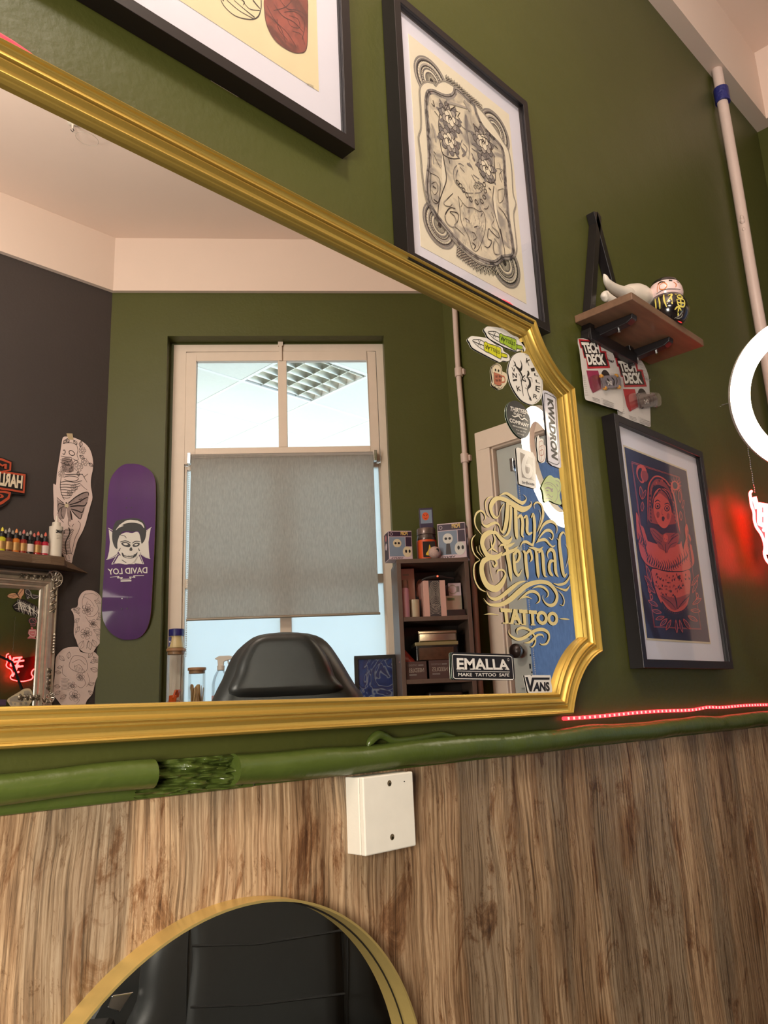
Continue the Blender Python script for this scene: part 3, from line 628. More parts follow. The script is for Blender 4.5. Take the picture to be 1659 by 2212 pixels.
oc = '55,225 85,190 130,190 210,200 270,215 360,280 430,310 450,355 500,390 515,430 500,465 440,460 410,475 360,455 290,420 215,380 150,345 100,310 75,260'
sticker('cartridge_sticker', 'yellow needle cartridge sticker on the gold mirror, below the green one', pr(oc), cr6, M_stk, cart(0, 0, M_yel))
sticker('cartridge_sticker', 'green needle cartridge sticker at the upper corner of the gold mirror', [(x + 180, y - 108) for x, y in pr(oc)][:11] + [(670, 250), (668, 330), (620, 350), (590, 355)] + [(x + 180, y - 108) for x, y in pr(oc)][14:], cr6, M_stk, cart(170, -92, M_lime))
M_mug = mat('sticker_terracotta', rgb(176, 104, 76), 0.4, coat=0.4); M_bone = mat('sticker_cream', rgb(214, 200, 168), 0.4, coat=0.4)
def dmug(mb, F, c):
    mb.poly(F, pxs(F, pr('342,585 400,605 435,620 430,725 400,738 350,715'), c, cr6), c, M_mug)
    L(mb, F, c, M_mug, cr6, '432,630,12 462,640,12 465,690,12 432,700,12')
    for p in ((362, 560), (395, 568)): mb.poly(F, cat(pxs(F, [(p[0] - 9, p[1]), (p[0], p[1] - 14), (p[0] + 9, p[1] + 4), (p[0], p[1] + 16)], c, cr6), 4, True), c + 0.0002, M_ink)
    L(mb, F, c + 0.0002, M_ink, cr6, '335,600,4 325,560,4 345,510,4 385,498,4 420,530,4 428,580,4 432,612,4\n345,585,4 350,715,4 400,738,4 430,725,4\n340,720,4 335,745,4 360,745,4 375,765,4 400,760,4 420,768,4 440,745,4')
    for k, t in enumerate(('GET', 'IN', 'OR', 'BY')):
        x = 358 + (k % 2) * 40; y = 618 + (k // 2) * 44
        mb.text(F, t, pxs(F, [(x, y), (x + 30, y + 8), (x + 30, y + 34), (x, y + 26)], c, cr6), c + 0.0003, M_ink, bold=0.01)
sticker('mug_sticker', 'ghost in an orange mug sticker, left of the large round white sticker', pr('315,580 330,520 370,490 410,505 430,540 435,580 475,600 490,650 480,710 450,750 430,775 390,780 365,760 335,745 318,715 330,690'), cr6, M_bone, dmug)
def dkiller(mb, F, c):
    L(mb, F, c, M_ink, cr6, '575,470,14 590,520,16 610,545,20 640,590,22 660,640,18 650,700,10 660,760,12 672,850,6\n640,455,6 655,510,14 640,560,24 600,530,14\n720,570,18 730,600,26 715,640,10 740,680,26 745,730,30 725,760,18 720,800,10 750,890,16\n690,620,8 660,660,12 700,690,10 680,650,6\n620,600,6 640,640,6 640,690,6\n560,455,5 580,500,5 560,520,5\n700,640,5 760,650,5 770,700,5\n690,760,4 720,770,4 700,720,4\n745,860,14 760,900,10 735,880,8')
    for t, q in (('K', ((705, 425), (755, 455), (740, 520), (700, 480))), ('I', ((752, 545), (795, 535), (800, 575), (762, 580))), ('L', ((790, 600), (830, 580), (835, 635), (795, 625))), ('L', ((805, 672), (855, 660), (855, 715), (812, 700))), ('E', ((808, 735), (862, 745), (850, 815), (805, 790))), ('R', ((785, 825), (835, 845), (830, 890), (780, 870))),
                 ('K', ((590, 735), (640, 750), (650, 795), (605, 800))), ('I', ((555, 668), (600, 660), (602, 680), (557, 688))), ('N', ((548, 590), (600, 600), (600, 650), (556, 648))), ('V', ((540, 530), (580, 545), (590, 590), (545, 575)))):
        mb.text(F, t, pxs(F, list(q), c, cr6), c, M_ink, bold=0.02)
    L(mb, F, c, M_ink, cr6, '690,385,3 780,430,3 850,520,3 878,640,3 875,780,3 850,880,3 800,930,3')
e = [(693 + 175 * math.cos(t) + 60 * math.sin(t) * 0.9, 660 + 255 * math.sin(t) * 1.12 + 40 * math.cos(t)) for t in [2 * math.pi * i / 16 for i in range(16)]]
ekill = pr('505,600 510,520 540,430 590,380 650,370 720,395 790,450 840,530 875,640 885,760 870,860 830,920 770,948 700,930 640,890 580,810 530,710')
sticker('round_sticker', 'large round white sticker with ink figures and a ring of letters on the mirror', ekill, cr6, M_stk, dkiller)
def dthir(mb, F, c):
    for t, q, b_ in (('THIRTEEN', ((528, 965), (715, 1010), (728, 1060), (520, 1015)), 0.03), ('SUPPLY', ((562, 1030), (690, 1068), (690, 1090), (564, 1052)), 0.02), ('COMPANY', ((518, 1095), (735, 1165), (735, 1205), (520, 1140)), 0.03), ('MIDDLESBROUGH', ((555, 1172), (712, 1215), (712, 1230), (556, 1188)), 0.01), ('TYU  @  NRE', ((590, 1220), (700, 1250), (700, 1262), (590, 1234)), 0.01), ('2013 IN UK', ((605, 1258), (680, 1282), (680, 1294), (605, 1270)), 0.01)):
        mb.text(F, t, pxs(F, list(q), c, cr6), c, M_stk, bold=b_)
    L(mb, F, c, M_stk, cr6, '545,1066,4 575,1082,10 600,1074,10 622,1074,10 636,1096,10 658,1112,10 682,1100,10 705,1116,8 722,1134,4')
sticker('round_sticker', 'round black sticker with a white snake and lettering, below the round white one', pr('478,1040 490,960 530,915 580,905 640,935 700,1000 740,1100 745,1200 725,1280 680,1320 630,1315 570,1260 520,1180 490,1110'), cr6, M_ink, dthir, back=M_edge_refl)
def dkw(mb, F, c):
    L(mb, F, c, M_ink, cr6, '905,830,6 918,818,6 985,850,6 1018,870,6 1030,900,6 1040,1150,6 1055,1400,6 1070,1570,6 1062,1605,6 1030,1610,6 960,1580,6 945,1555,6 935,1400,6 925,1200,6 912,1000,6 905,830,6')
    mb.text(F, 'KWADRON', pxs(F, [(1003, 885), (1060, 1575), (985, 1545), (936, 872)], c, cr6), c, M_ink, bold=0.05, shear=0.15)
sticker('long_sticker', 'long white sticker with dark border and bold letters running down beside the gold frame', pr('885,810 895,788 930,795 1010,840 1035,870 1045,1000 1065,1300 1088,1600 1088,1640 1075,1655 990,1625 950,1590 942,1560 930,1300 905,1000'), cr6, mat('sticker_pale', rgb(206, 204, 214), 0.25, coat=0.8), dkw, smooth=False)
def dfang(mb, F, c): L(mb, F, c, M_mug, cr6, '850,1360,4 880,1350,4 900,1400,4 905,1480,4 900,1560,4 870,1580,4 850,1540,4 845,1450,4 850,1360,4\n850,1420,4 885,1400,4 890,1430,4\n855,1460,5 890,1450,5 895,1500,5 860,1510,5 855,1460,5\n870,1400,4 875,1570,4')
sticker('small_sticker', 'tiny pale sticker with a red line drawing, left of the long lettered sticker', pr('822,1330 835,1290 850,1325 885,1330 895,1390 915,1420 915,1540 900,1590 860,1590 835,1560 830,1480 820,1420'), cr6, M_stk, dfang)
M_taupe = mat('sticker_taupe', rgb(146, 136, 124), 0.35, coat=0.5)
def dsix(mb, F, c):
    mb.poly(F, pxs(F, pr('635,1475 775,1545 790,1790 655,1755'), c, cr6), c, M_taupe)
    L(mb, F, c + 0.0002, M_stk, cr6, '725,1490,30 690,1560,48 672,1640,52 690,1720,44 735,1740,40 760,1690,36 745,1630,34 700,1620,26')
    mb.text(F, 'birdhouse', pxs(F, [(655, 1790), (795, 1815), (795, 1850), (660, 1825)], c, cr6), c, M_ink, bold=0.02)
sticker('number_sticker', 'white rectangular sticker with a big 6 above the lettering on the gold mirror', pr('590,1435 605,1425 775,1480 800,1540 812,1870 800,1885 640,1840 620,1825'), cr6, M_stk, dsix, smooth=False)
M_pgreen = mat('sticker_pale_green', rgb(176, 196, 124), 0.35, coat=0.5)
def dface(mb, F, c): L(mb, F, c, M_taupe, cr6, '915,1880,8 950,1870,14 985,1890,14 1000,1880,8\n925,1900,12 950,1905,12\n975,1905,12 1000,1910,12\n930,1960,6 950,1945,6 985,1975,6 1000,1960,6\n920,1990,5 960,1990,5 990,2005,5\n905,1830,5 950,1810,5 1010,1840,5 1050,1900,5 1050,1980,5 1020,2030,5\n1030,1790,6 1070,1810,6 1080,1880,6 1060,1920,6\n1040,1830,10 1060,1860,10\n930,1830,4 970,1835,4 1000,1860,4')
sticker('face_sticker', 'pale green sticker of a face with sunglasses, beside the gold frame above the lettering', pr('870,1870 900,1800 940,1745 975,1735 1010,1760 1060,1770 1085,1830 1085,1900 1070,1960 1090,2040 1080,2060 1020,2045 960,2015 925,2035 900,2020 890,1940 880,1900'), cr6, M_pgreen, dface)
cr9 = crop(960, 1380, 4.608)
def dem(mb, F, c):
    for a, m in (('80,165,7 90,155,7 370,165,7 650,172,7 672,185,7 680,290,7 690,395,7 680,405,7 400,400,7 110,396,7 92,385,7 85,280,7 80,165,7', M_stk), ('125,320,4 390,325,4 650,330,4', M_stk)): mb.stroke(F, pxs(F, pr(a), c, cr9), c, m, sm=False)
    mb.text(F, 'EMALLA', quad(F, c, cr9, [(122, 190), (632, 205), (648, 310), (125, 303)]), c, M_stk, bold=0.03)
    for x in (128, 192, 262, 330, 400, 520, 548, 610): mb.poly(F, quad(F, c, cr9, [(x - 8, 296), (x + 34, 297), (x + 34, 307), (x - 8, 306)]), c, M_stk)
    mb.text(F, 'MAKE  TATTOO  SAFE', quad(F, c, cr9, [(138, 338), (645, 345), (645, 375), (138, 372)]), c, M_stk, bold=0.012)
    mb.disc(F, *F.px(*cr9((636, 207)), c), 0.0022, c, M_stk, 12, r0=0.7)
sticker('rectangular_sticker', 'black EMALLA sticker with white lettering at the bottom edge of the gold mirror', [cr9(p) for p in pr('62,145 78,133 370,143 660,152 682,168 692,290 700,395 682,412 380,412 90,408 72,395 66,280')], None, M_ink, dem, back=M_edge_refl, smooth=False)
def dva(mb, F, c):
    mb.poly(F, quad(F, c, cr9, [(805, 380), (830, 382), (855, 470), (872, 385), (1048, 385), (1046, 407), (893, 407), (868, 525), (848, 522)]), c, M_ink)
    mb.text(F, 'ANS', quad(F, c, cr9, [(893, 430), (1042, 428), (1052, 522), (882, 524)]), c, M_ink, bold=0.05)
sticker('lettered_sticker', 'small white sticker with black VANS lettering in the lower corner of the gold mirror', pr('795,365 850,360 860,372 875,362 1050,362 1058,385 1055,420 1065,470 1070,520 1055,545 845,545 830,530'), cr9, M_stk, dva, smooth=False)

# ---- round gold mirror on the wood cladding
rc = (0.522, -0.4387); RR = 0.2555; RT = 0.032
rm = empty('round_mirror', FW.pt(rc[0], rc[1] - RR, 0.004), 'round wall mirror with a deep thin gold rim on the wood cladding', 'mirror')
M_gold2 = mat('brushed_gold_metal', rgb(228, 202, 126), 0.36, 0.7, var=0.08, vscale=60)
mb = MB(); N_ = 128
pf = [(RR, 0.004), (RR, RT), (RR - 0.0025, RT), (RR - 0.0025, 0.006)]
vs = [FW.pt(rc[0] + r * math.cos(2 * math.pi * j / N_), rc[1] + r * math.sin(2 * math.pi * j / N_), h) for r, h in pf for j in range(N_)]
mb.add(vs, [(i * N_ + j, i * N_ + (j + 1) % N_, (i + 1) * N_ + (j + 1) % N_, (i + 1) * N_ + j) for i in range(3) for j in range(N_)], M_gold2, True); mb.build('rim', rm)
mb = MB(); pc = [(rc[0] + (RR - 0.0035) * math.cos(2 * math.pi * j / N_), rc[1] + (RR - 0.0035) * math.sin(2 * math.pi * j / N_)) for j in range(N_)]
mb.prism(FW, pc, 0.0045, 0.010, M_mirror); mb.build('mirror_glass', rm)
mb = MB(); mb.disc(FW, rc[0], rc[1], RR - 0.0025, 0.0102, M_black, N_, r0=(RR - 0.0045) / (RR - 0.0025)); mb.build('glass_joint_ring', rm)  # black line where the glass meets the rim

# ---- junction box
jb = empty('junction_box', FW.pt(0.73, -0.162, 0.004), 'white painted square junction box on the wood cladding under the green pipe', 'box')
M_jb = mat('box_plastic', rgb(226, 222, 208), 0.4, var=0.06, vscale=30, bump=0.06, bscale=50)
mb = MB(); mb.box(FW, 0.687, 0.773, -0.1625, -0.0755, 0.002, 0.0265, M_jb); mb.build('back_box', jb, bevel=0.0012)
mb = MB(); mb.box(FW, 0.6868, 0.7733, -0.1628, -0.0752, 0.0272, 0.035, M_jb); mb.build('cover_plate', jb, bevel=0.0015)
for u, v in ((841, 1692), (847, 1808)):
    a, b = FW.px(u, v, 0.035); mb = MB(); mb.disc(FW, a, b, 0.0036, 0.03525, mat('screw_recess', rgb(96, 84, 64), 0.5), 16); mb.disc(FW, a + 0.0004, b - 0.0012, 0.0018, 0.0354, M_chrome, 10); mb.build('screw', jb)
a, b = FW.px(873, 1688, 0.035); mb = MB(); mb.disc(FW, a, b, 0.0012, 0.0353, M_black, 8, ry=0.0007); mb.build('chip_mark', jb)

# ---- green painted pipe, its broken length and the ledge
M_gp = mat('glossy_green_paint', rgb(74, 88, 36), 0.28, var=0.12, vscale=14, bump=0.35, bscale=22, spec=0.6)
gp = empty('green_wall_pipe', FW.pt(0.9, -0.055, 0.0), 'lumpy green painted pipe running along the wall below the gold mirror', 'pipe')
def lumpy(a0, a1, z, r, c, n=90, seed=0, taper=0):
    mb = MB(); rd = random.Random(seed); ph = [rd.uniform(0, 6) for _ in range(4)]; pts = []
    for i in range(n + 1):
        a = a0 + (a1 - a0) * i / n; pts.append((*FW.pt(a, z + 0.0012 * math.sin(a * 17 + ph[0]) + 0.0006 * math.sin(a * 43 + ph[1]), c + 0.001 * math.sin(a * 23 + ph[2])), r * (1 + 0.04 * math.sin(a * 31 + ph[3]))))
    mb.tube(pts, r, M_gp, 24); return mb
lumpy(-2.55, 0.418, -0.0500, 0.0135, 0.020, seed=1).build('pipe_run', gp)
mb = lumpy(0.517, XE - 0.02, -0.0545, 0.0165, 0.014, seed=2)
mb.build('pipe_run', gp)
mb = MB(); rd = random.Random(4)   # ragged plaster where the pipe is missing
from mathutils import noise as mnoise
vs = []; NX_, NZ_ = 60, 34
for i in range(NX_ + 1):
    for j in range(NZ_ + 1):
        x = 0.405 + 0.125 * i / NX_; z = -0.038 - 0.034 * j / NZ_; f_ = j / NZ_
        h = 0.012 + 0.011 * mnoise.noise(Vector((x * 22, z * 210 + x * 30, 1.3))) + 0.006 * mnoise.noise(Vector((x * 70, z * 500, 4.1))) + 0.004 * math.sin(f_ * 3.1)
        vs.append(FW.pt(x, z, max(0.002, h)))
mb.add(vs, [(i * (NZ_ + 1) + j, i * (NZ_ + 1) + j + 1, (i + 1) * (NZ_ + 1) + j + 1, (i + 1) * (NZ_ + 1) + j) for i in range(NX_) for j in range(NZ_)], M_gp, True)
bd_ = [i * (NZ_ + 1) for i in range(NX_ + 1)]; mb.add([vs[k] for k in bd_] + [FW.pt(0.405 + 0.125 * i / NX_, -0.038, 0) for i in range(NX_ + 1)], [(i, i + 1, NX_ + 2 + i, NX_ + 1 + i) for i in range(NX_)], M_gp)
mb.build('ragged_plaster', gp)
mb = MB(); mb.box(FW, -2.55, 0.55, -0.074, -0.060, 0.0, 0.009, M_gp); mb.box(FW, 0.5, XE - 0.02, -0.074, -0.056, 0.0, 0.006, M_gp); mb.build('plaster_edge', gp, bevel=0.003)
mb = MB()
sn = [(795, 1612, 0.002), (800, 1602, 0.005), (815, 1588, 0.0058), (830, 1590, 0.005), (850, 1600, 0.0045), (880, 1598, 0.0042), (920, 1592, 0.0042), (950, 1586, 0.004), (975, 1590, 0.003), (988, 1592, 0.001)]
mb.tube(cat([(*FW.pt(*FW.px(u, v, 0.016), 0.016), r) for u, v, r in sn], 4), 0.004, M_gp, 10); mb.build('filler_lump', gp)

# ---- red LED strip on top of the pipe
st = empty('led_strip', FW.pt(1.6, -0.024, 0.002), 'red glowing LED strip lying along the pipe right of the gold mirror', 'light strip')
M_led = mat('led_strip_glow', (1, 0.03, 0.04, 1), emit=2.2, ecol=(1, 0.035, 0.05, 1)); M_ledd = mat('led_dot_glow', (1, 0.2, 0.15, 1), emit=5, ecol=(1, 0.14, 0.12, 1)); M_ledb = mat('led_backing', rgb(200, 150, 150), 0.4)
zf = lambda a: -0.0235 + 0.0035 * math.exp(-((a - 1.72) / 0.05) ** 2) + 0.0012 * math.sin(a * 14)
a0, a1 = 1.17, 2.78; n = 120
mb = MB(); mb.tube([FW.pt(a0 + (a1 - a0) * i / n, zf(a0 + (a1 - a0) * i / n), 0.006) for i in range(n + 1)], 0.0032, M_led, 8); mb.build('silicone_sleeve', st)
for i in range(96):
    a = a0 + 0.008 + i * 0.0165; mb = MB(); mb.box(FW, a, a + 0.005, zf(a) - 0.0022, zf(a) + 0.0022, 0.0093, 0.0098, M_ledd); mb.build('led_chip', st)
st2 = empty('led_strip', FW.pt(0.55, 0.684, 0.003), 'red LED strip glowing behind the top edge of the gold mirror', 'light strip')
bl_ = lambda x: math.exp(-((x - 1.085) / 0.045) ** 2) + 0.8 * math.exp(-((x - 0.22) / 0.06) ** 2)
mb = MB(); mb.tube([FW.pt(x, Z1 + 0.0032 + 0.0075 * bl_(x), 0.012 + 0.014 * bl_(x)) for x in [-0.05 + i * 0.015 for i in range(81)]], 0.0026, M_led, 8); mb.build('silicone_sleeve', st2)

# ---- framed pictures
def frame(label, x0, x1, z0, z1, t=0.030, fw=0.016, rec=0.010):
    e = empty('framed_picture', FW.pt((x0 + x1) / 2, z0, 0), label, 'picture')
    mb = MB()
    o = [(x0, z0), (x1, z0), (x1, z1), (x0, z1)]; q = [(x0 + fw, z0 + fw), (x1 - fw, z0 + fw), (x1 - fw, z1 - fw), (x0 + fw, z1 - fw)]
    for i in range(4):
        j = (i + 1) % 4
        mb.prism(FW, [o[i], o[j], q[j], q[i]], 0.001, t, M_blackwood)
    mb.build('frame', e, bevel=0.0006)
    mb = MB(); mb.box(FW, x0 + fw - 0.003, x1 - fw + 0.003, z0 + fw - 0.003, z1 - fw + 0.003, 0.003, t - rec, M_mat); mb.build('mat_board', e)
    mb = MB(); mb.box(FW, x0 + fw, x1 - fw, z0 + fw, z1 - fw, t - 0.0055, t - 0.0040, M_pglass); mb.build('glass', e)
    return e, t - rec
M_mat = mat('mat_board_white', rgb(222, 220, 230), 0.75); M_pglass = mixmat('picture_glass', 'clear', (0.99, 0.99, 0.99, 1), 0.14, 0.03)
M_cream = mat('cream_paper', rgb(232, 222, 196), 0.7, var=0.04, vscale=12)
def wash(name, dark, light, scale):
    m = bpy.data.materials.new(name); m.use_nodes = True; nt = m.node_tree; N = nt.nodes; Lk = nt.links; b = N['Principled BSDF']; b.inputs['Roughness'].default_value = 0.6
    tc = N.new('ShaderNodeTexCoord'); n = N.new('ShaderNodeTexNoise'); n.inputs['Scale'].default_value = scale; n.inputs['Detail'].default_value = 8; n.inputs['Distortion'].default_value = 1.0; Lk.new(tc.outputs['Object'], n.inputs['Vector'])
    r = N.new('ShaderNodeValToRGB'); r.color_ramp.elements[0].position = 0.38; r.color_ramp.elements[0].color = dark; r.color_ramp.elements[1].position = 0.56; r.color_ramp.elements[1].color = light
    Lk.new(n.outputs['Fac'], r.inputs[0]); Lk.new(r.outputs[0], b.inputs['Base Color']); return m
M_wash = wash('ink_wash', rgb(150, 144, 134), rgb(222, 210, 182), 22); M_wash2 = wash('ink_wash_dark', rgb(52, 50, 54), rgb(150, 144, 136), 60); M_grey = mat('ink_grey', rgb(120, 115, 112), 0.6); M_lgrey = mat('ink_light_grey', rgb(168, 160, 148), 0.6)
M_red = wash('rose_red_print', rgb(96, 42, 34), rgb(156, 74, 60), 22)
# picture 1 (only its lower right part shows)
x1 = FW.px(767, 315, 0.03)[0]; z0 = FW.px(766, 322, 0.03)[1]
e1, c1 = frame('largest black framed picture, cropped at the top, with a dark red rose on aged paper', x1 - 0.5, x1, z0, z0 + 0.7, fw=0.018)
cr8 = crop(180, 0, 2.676); c1 += 0.0006
ax, az_ = FW.px(*cr8((1362, 530)), c1)
M_aged = mat('aged_paper', rgb(228, 212, 168), 0.7, var=0.09, vscale=18)
mb = MB(); mb.poly(FW, [(x1 - 0.45, az_), (ax, az_), (ax, z0 + 0.64), (x1 - 0.45, z0 + 0.64)], c1, M_aged)
c = c1 + 0.0004
mb.poly(FW, cat(pxs(FW, pr('1045,-10 1046,60 1055,120 1080,190 1130,252 1190,292 1245,306 1283,290 1297,230 1297,100 1297,0 1250,-160 1170,-220 1080,-180'), c, cr8), 4, True), c, M_red)
for s_ in ('1046,40,4 1060,140,4 1110,235,4 1190,292,4 1250,306,4 1290,280,4 1297,150,4 1297,0,4', '1060,30,3 1110,120,4 1180,190,4 1230,270,3', '1100,20,3 1150,90,5 1220,130,5 1275,190,3', '1130,-10,3 1180,50,5 1240,60,5 1290,90,3', '1120,110,3 1130,170,4 1180,230,4', '1190,90,3 1240,110,4 1250,160,4 1200,150,3 1180,110,3', '1160,70,3 1230,70,4 1280,130,4 1265,230,3', '1070,90,3 1140,160,4 1170,250,3', '1210,180,3 1260,200,4 1280,260,3', '1100,60,3 1170,40,4 1215,-10,3'):
    mb.stroke(FW, pxs(FW, pr(s_), c + 0.0003, cr8), c + 0.0003, mat('rose_line', rgb(78, 34, 32), 0.6))
for s_ in ('795,0,5 820,42,5 880,92,5 960,112,6 1008,98,6 1027,50,5 1028,0,5', '830,0,4 900,60,4 985,108,5', '870,0,3 940,60,5 990,100,8', '910,-5,4 930,10,6 925,30,3', '980,0,9 1000,25,8 1022,50,6', '800,-10,10 812,6,6', '915,-5,3 960,50,4 1020,60,4'):
    mb.stroke(FW, pxs(FW, pr(s_), c, cr8), c, M_black)
mb.text(FW, 'URTIDE', pxs(FW, [(1290, 478), (1330, 495), (1332, 512), (1292, 490)], c, cr8), c, M_grey)
mb.build('rose_print', e1)
mb = MB(); mb.box(FW, *sorted((FW.px(455, 165, 0.0)[0], FW.px(515, 200, 0.0)[0])), z0 + 0.001, z0 + 0.004, -0.0, 0.004, M_white); mb.build('hanger_strip', e1)

# picture 2: tattooed torso
x0 = FW.px(824, 20, 0.0)[0]; x1 = FW.px(1190, 722, 0.03)[0]
e2, c2 = frame('black framed ink drawing of a tattooed torso, standing above the corner of the gold mirror', x0, x1, 0.672, 1.180, rec=0.013)
cr7 = crop(820, 0, 2.99); c = c2 + 0.0006
mb = MB(); pq = pxs(FW, pr('190,235 845,735 940,1975 262,1568'), c, cr7)
xa, xb = (pq[0][0] + pq[3][0]) / 2, (pq[1][0] + pq[2][0]) / 2; za, zb_ = (pq[2][1] + pq[3][1]) / 2, (pq[0][1] + pq[1][1]) / 2
mb.box(FW, xa, xb, za, zb_, c2, c, M_cream)
def px7(s_, c): return pxs(FW, pr(s_), c, cr7)
lay = lambda k: c + 0.00014 * k
# fan mandalas
def fan(cx, cy_, ex_, ey_, nring=6, nt=34):
    a, b = px7('%g,%g' % (cx, cy_), c)[0]; a2, b2 = px7('%g,%g' % (ex_, ey_), c)[0]; R = math.hypot(a2 - a, b2 - b)
    mb.disc(FW, a, b, R, lay(1), M_lgrey, 40, r0=0.92)
    for k in range(nt * 2):
        t = 2 * math.pi * k / (nt * 2); mb.disc(FW, a + R * 0.97 * math.cos(t), b + R * 0.97 * math.sin(t), R * 0.045, lay(2), M_grey, 6, r0=0.5)
    for q, m in ((0.90, M_grey), (0.84, M_black), (0.70, M_lgrey), (0.62, M_black), (0.52, M_grey), (0.42, M_cream), (0.36, M_grey)):
        mb.disc(FW, a, b, R * q, lay(2), m, 40, r0=0.93 if m is M_black else 0.88)
    for k in range(nt):
        t = 2 * math.pi * k / nt
        for r0, r1, w_ in ((0.86, 0.72, 0.020), (0.60, 0.46, 0.018), (0.34, 0.14, 0.018)):
            t2 = t + (0.05 if r0 == 0.60 else 0)
            mb.stroke(FW, [(a + R * r0 * math.cos(t2), b + R * r0 * math.sin(t2), R * w_ * 1.6), (a + R * r1 * math.cos(t2), b + R * r1 * math.sin(t2), R * w_ * 0.5)], lay(3), M_black, sm=False)
    mb.disc(FW, a, b, R * 0.12, lay(3), M_black, 14)
fan(335, 525, 222, 400); fan(745, 850, 838, 950); fan(385, 1455, 285, 1330); fan(805, 1700, 905, 1800)
def petals(path, w_, rows=3):
    P = cat(path, 9)
    for i, p in enumerate(P):
        q = P[min(i + 1, len(P) - 1)]; q0 = P[max(i - 1, 0)]; dx, dy = q[0] - q0[0], q[1] - q0[1]; L_ = math.hypot(dx, dy) or 1; nx, ny = -dy / L_, dx / L_
        for r in range(rows):
            o = (r + 0.5 * (i % 2)) * w_ / rows; rot = math.atan2(ny, nx)
            mb.disc(FW, p[0] + nx * o, p[1] + ny * o, w_ * 0.26, lay(1 + r), M_black, 8, ry=w_ * 0.11, rot=rot)
            mb.disc(FW, p[0] + nx * (o + w_ * 0.05), p[1] + ny * (o + w_ * 0.05), w_ * 0.15, lay(1 + r) + 0.0001, M_cream, 7, ry=w_ * 0.04, rot=rot)
petals(px7('430,535 500,585 560,640 620,690 655,725', c), 0.016); petals([p for p in px7('740,1720 640,1705 560,1650 500,1600', c)], 0.017)
# bracket-shaped frame and cream interior
fr_ = '255,590 268,548 300,530 340,540 357,558 375,537 420,528 500,580 600,665 660,725 740,830 795,920 830,980 850,1100 858,1250 877,1320 862,1380 870,1480 882,1600 870,1650 840,1667 790,1672 765,1700 720,1715 640,1700 560,1640 480,1560 420,1475 350,1390 300,1290 275,1150 262,1000 248,890 264,830 262,700'
fp = cat(px7(fr_, lay(5)), 3, True); mb.poly(FW, fp, lay(5), M_cream)
mb.stroke(FW, fp, lay(6), M_grey, w=0.0042, closed=True, sm=False); mb.stroke(FW, fp, lay(6) + 0.0001, M_cream, w=0.0022, closed=True, sm=False); mb.stroke(FW, fp, lay(7), M_black, w=0.0011, closed=True, sm=False)
body = px7('300,640 312,600 345,595 390,615 430,628 465,622 482,600 486,580 510,592 560,640 605,682 625,745 660,815 720,885 775,940 798,1010 806,1150 818,1300 832,1440 850,1540 860,1640 838,1660 790,1665 745,1698 690,1690 620,1660 540,1600 480,1535 420,1465 350,1372 312,1290 305,1180 318,1060 316,940 305,800 298,700', lay(8))
mb.poly(FW, cat(body, 3, True), lay(8), M_wash); 
mb.stroke(FW, cat(body, 3, True), lay(8) + 0.0001, M_wash2, w=0.010, closed=True, sm=False)
mb.stroke(FW, cat(body, 3, True), lay(9), M_black, w=0.0018, closed=True, sm=False)
for g_ in ('402,985 410,1060 426,1150 404,1228 400,1150 398,1060', '735,1205 745,1290 764,1445 745,1400 728,1300'): mb.poly(FW, px7(g_, lay(9)), lay(9), M_cream)
def ln(m, k, data, kw=1.0):
    for s_ in data.strip().split('\n'): mb.stroke(FW, [(a, b, w_ * kw) for a, b, w_ in px7(s_, lay(k))], lay(k), m)
ln(M_black, 10, '''385,740,5 378,800,5 385,900,5 400,985,6 430,1015,6 470,1028,6 515,1025,5
635,1060,4 640,1110,5 680,1165,6 720,1185,6 745,1160,6 740,1080,5 735,1010,5
402,985,6 428,1150,6 405,1235,6 380,1310,6 372,1390,5
735,1205,5 728,1290,5 745,1400,5 775,1500,5 800,1600,5 806,1660,5
325,1120,4 385,1165,4 375,1310,4 330,1280,4 328,1120,4
''')
def rose(x, y, rx, k=11, leaf=0):
    """a rose seen from the front, drawn with overlapping inked petals; x, y, rx in crop pixels"""
    (a, b), (a2, b2) = px7('%g,%g %g,%g' % (x, y, x + rx, y + rx * 0.6), lay(k)); R = math.hypot(a2 - a, b2 - b)
    if leaf:
        for j in range(leaf):
            t = 2 * math.pi * j / leaf + 0.3; mb.disc(FW, a + R * 0.98 * math.cos(t), b + R * 0.98 * math.sin(t), R * 0.40, lay(k), M_grey, 8, ry=R * 0.14, rot=t)
    rd = random.Random(int(x * 7 + y))
    for rr, np_, m in ((0.80, 8, M_grey), (0.54, 7, M_lgrey), (0.28, 5, M_cream)):
        for j in range(np_):
            t = 2 * math.pi * (j + rd.random() * 0.4) / np_; mb.disc(FW, a + R * rr * math.cos(t), b + R * rr * math.sin(t), R * 0.36, lay(k) + 0.00005, M_black, 12, ry=R * 0.30, rot=t); mb.disc(FW, a + R * rr * 1.03 * math.cos(t), b + R * rr * 1.03 * math.sin(t), R * 0.30, lay(k) + 0.00005, m, 12, ry=R * 0.245, rot=t)
    mb.stroke(FW, [(a + R * 0.22 * (1 - q / 14) * math.cos(q), b + R * 0.22 * (1 - q / 14) * math.sin(q), R * 0.06) for q in range(12)], lay(k) + 0.0001, M_black)
rose(450, 765, 62, leaf=9); rose(445, 910, 60, leaf=6); rose(665, 920, 58, leaf=9); rose(685, 1085, 55, leaf=6)
for pts in ('400,690 420,720 440,675 455,710 485,690 490,720 515,730 500,755 515,775', '600,800 640,850 650,880 690,900 715,940 720,980'):
    P = px7(pts, lay(11)); mb.stroke(FW, P, lay(11), M_black, w=0.0022, sm=False)
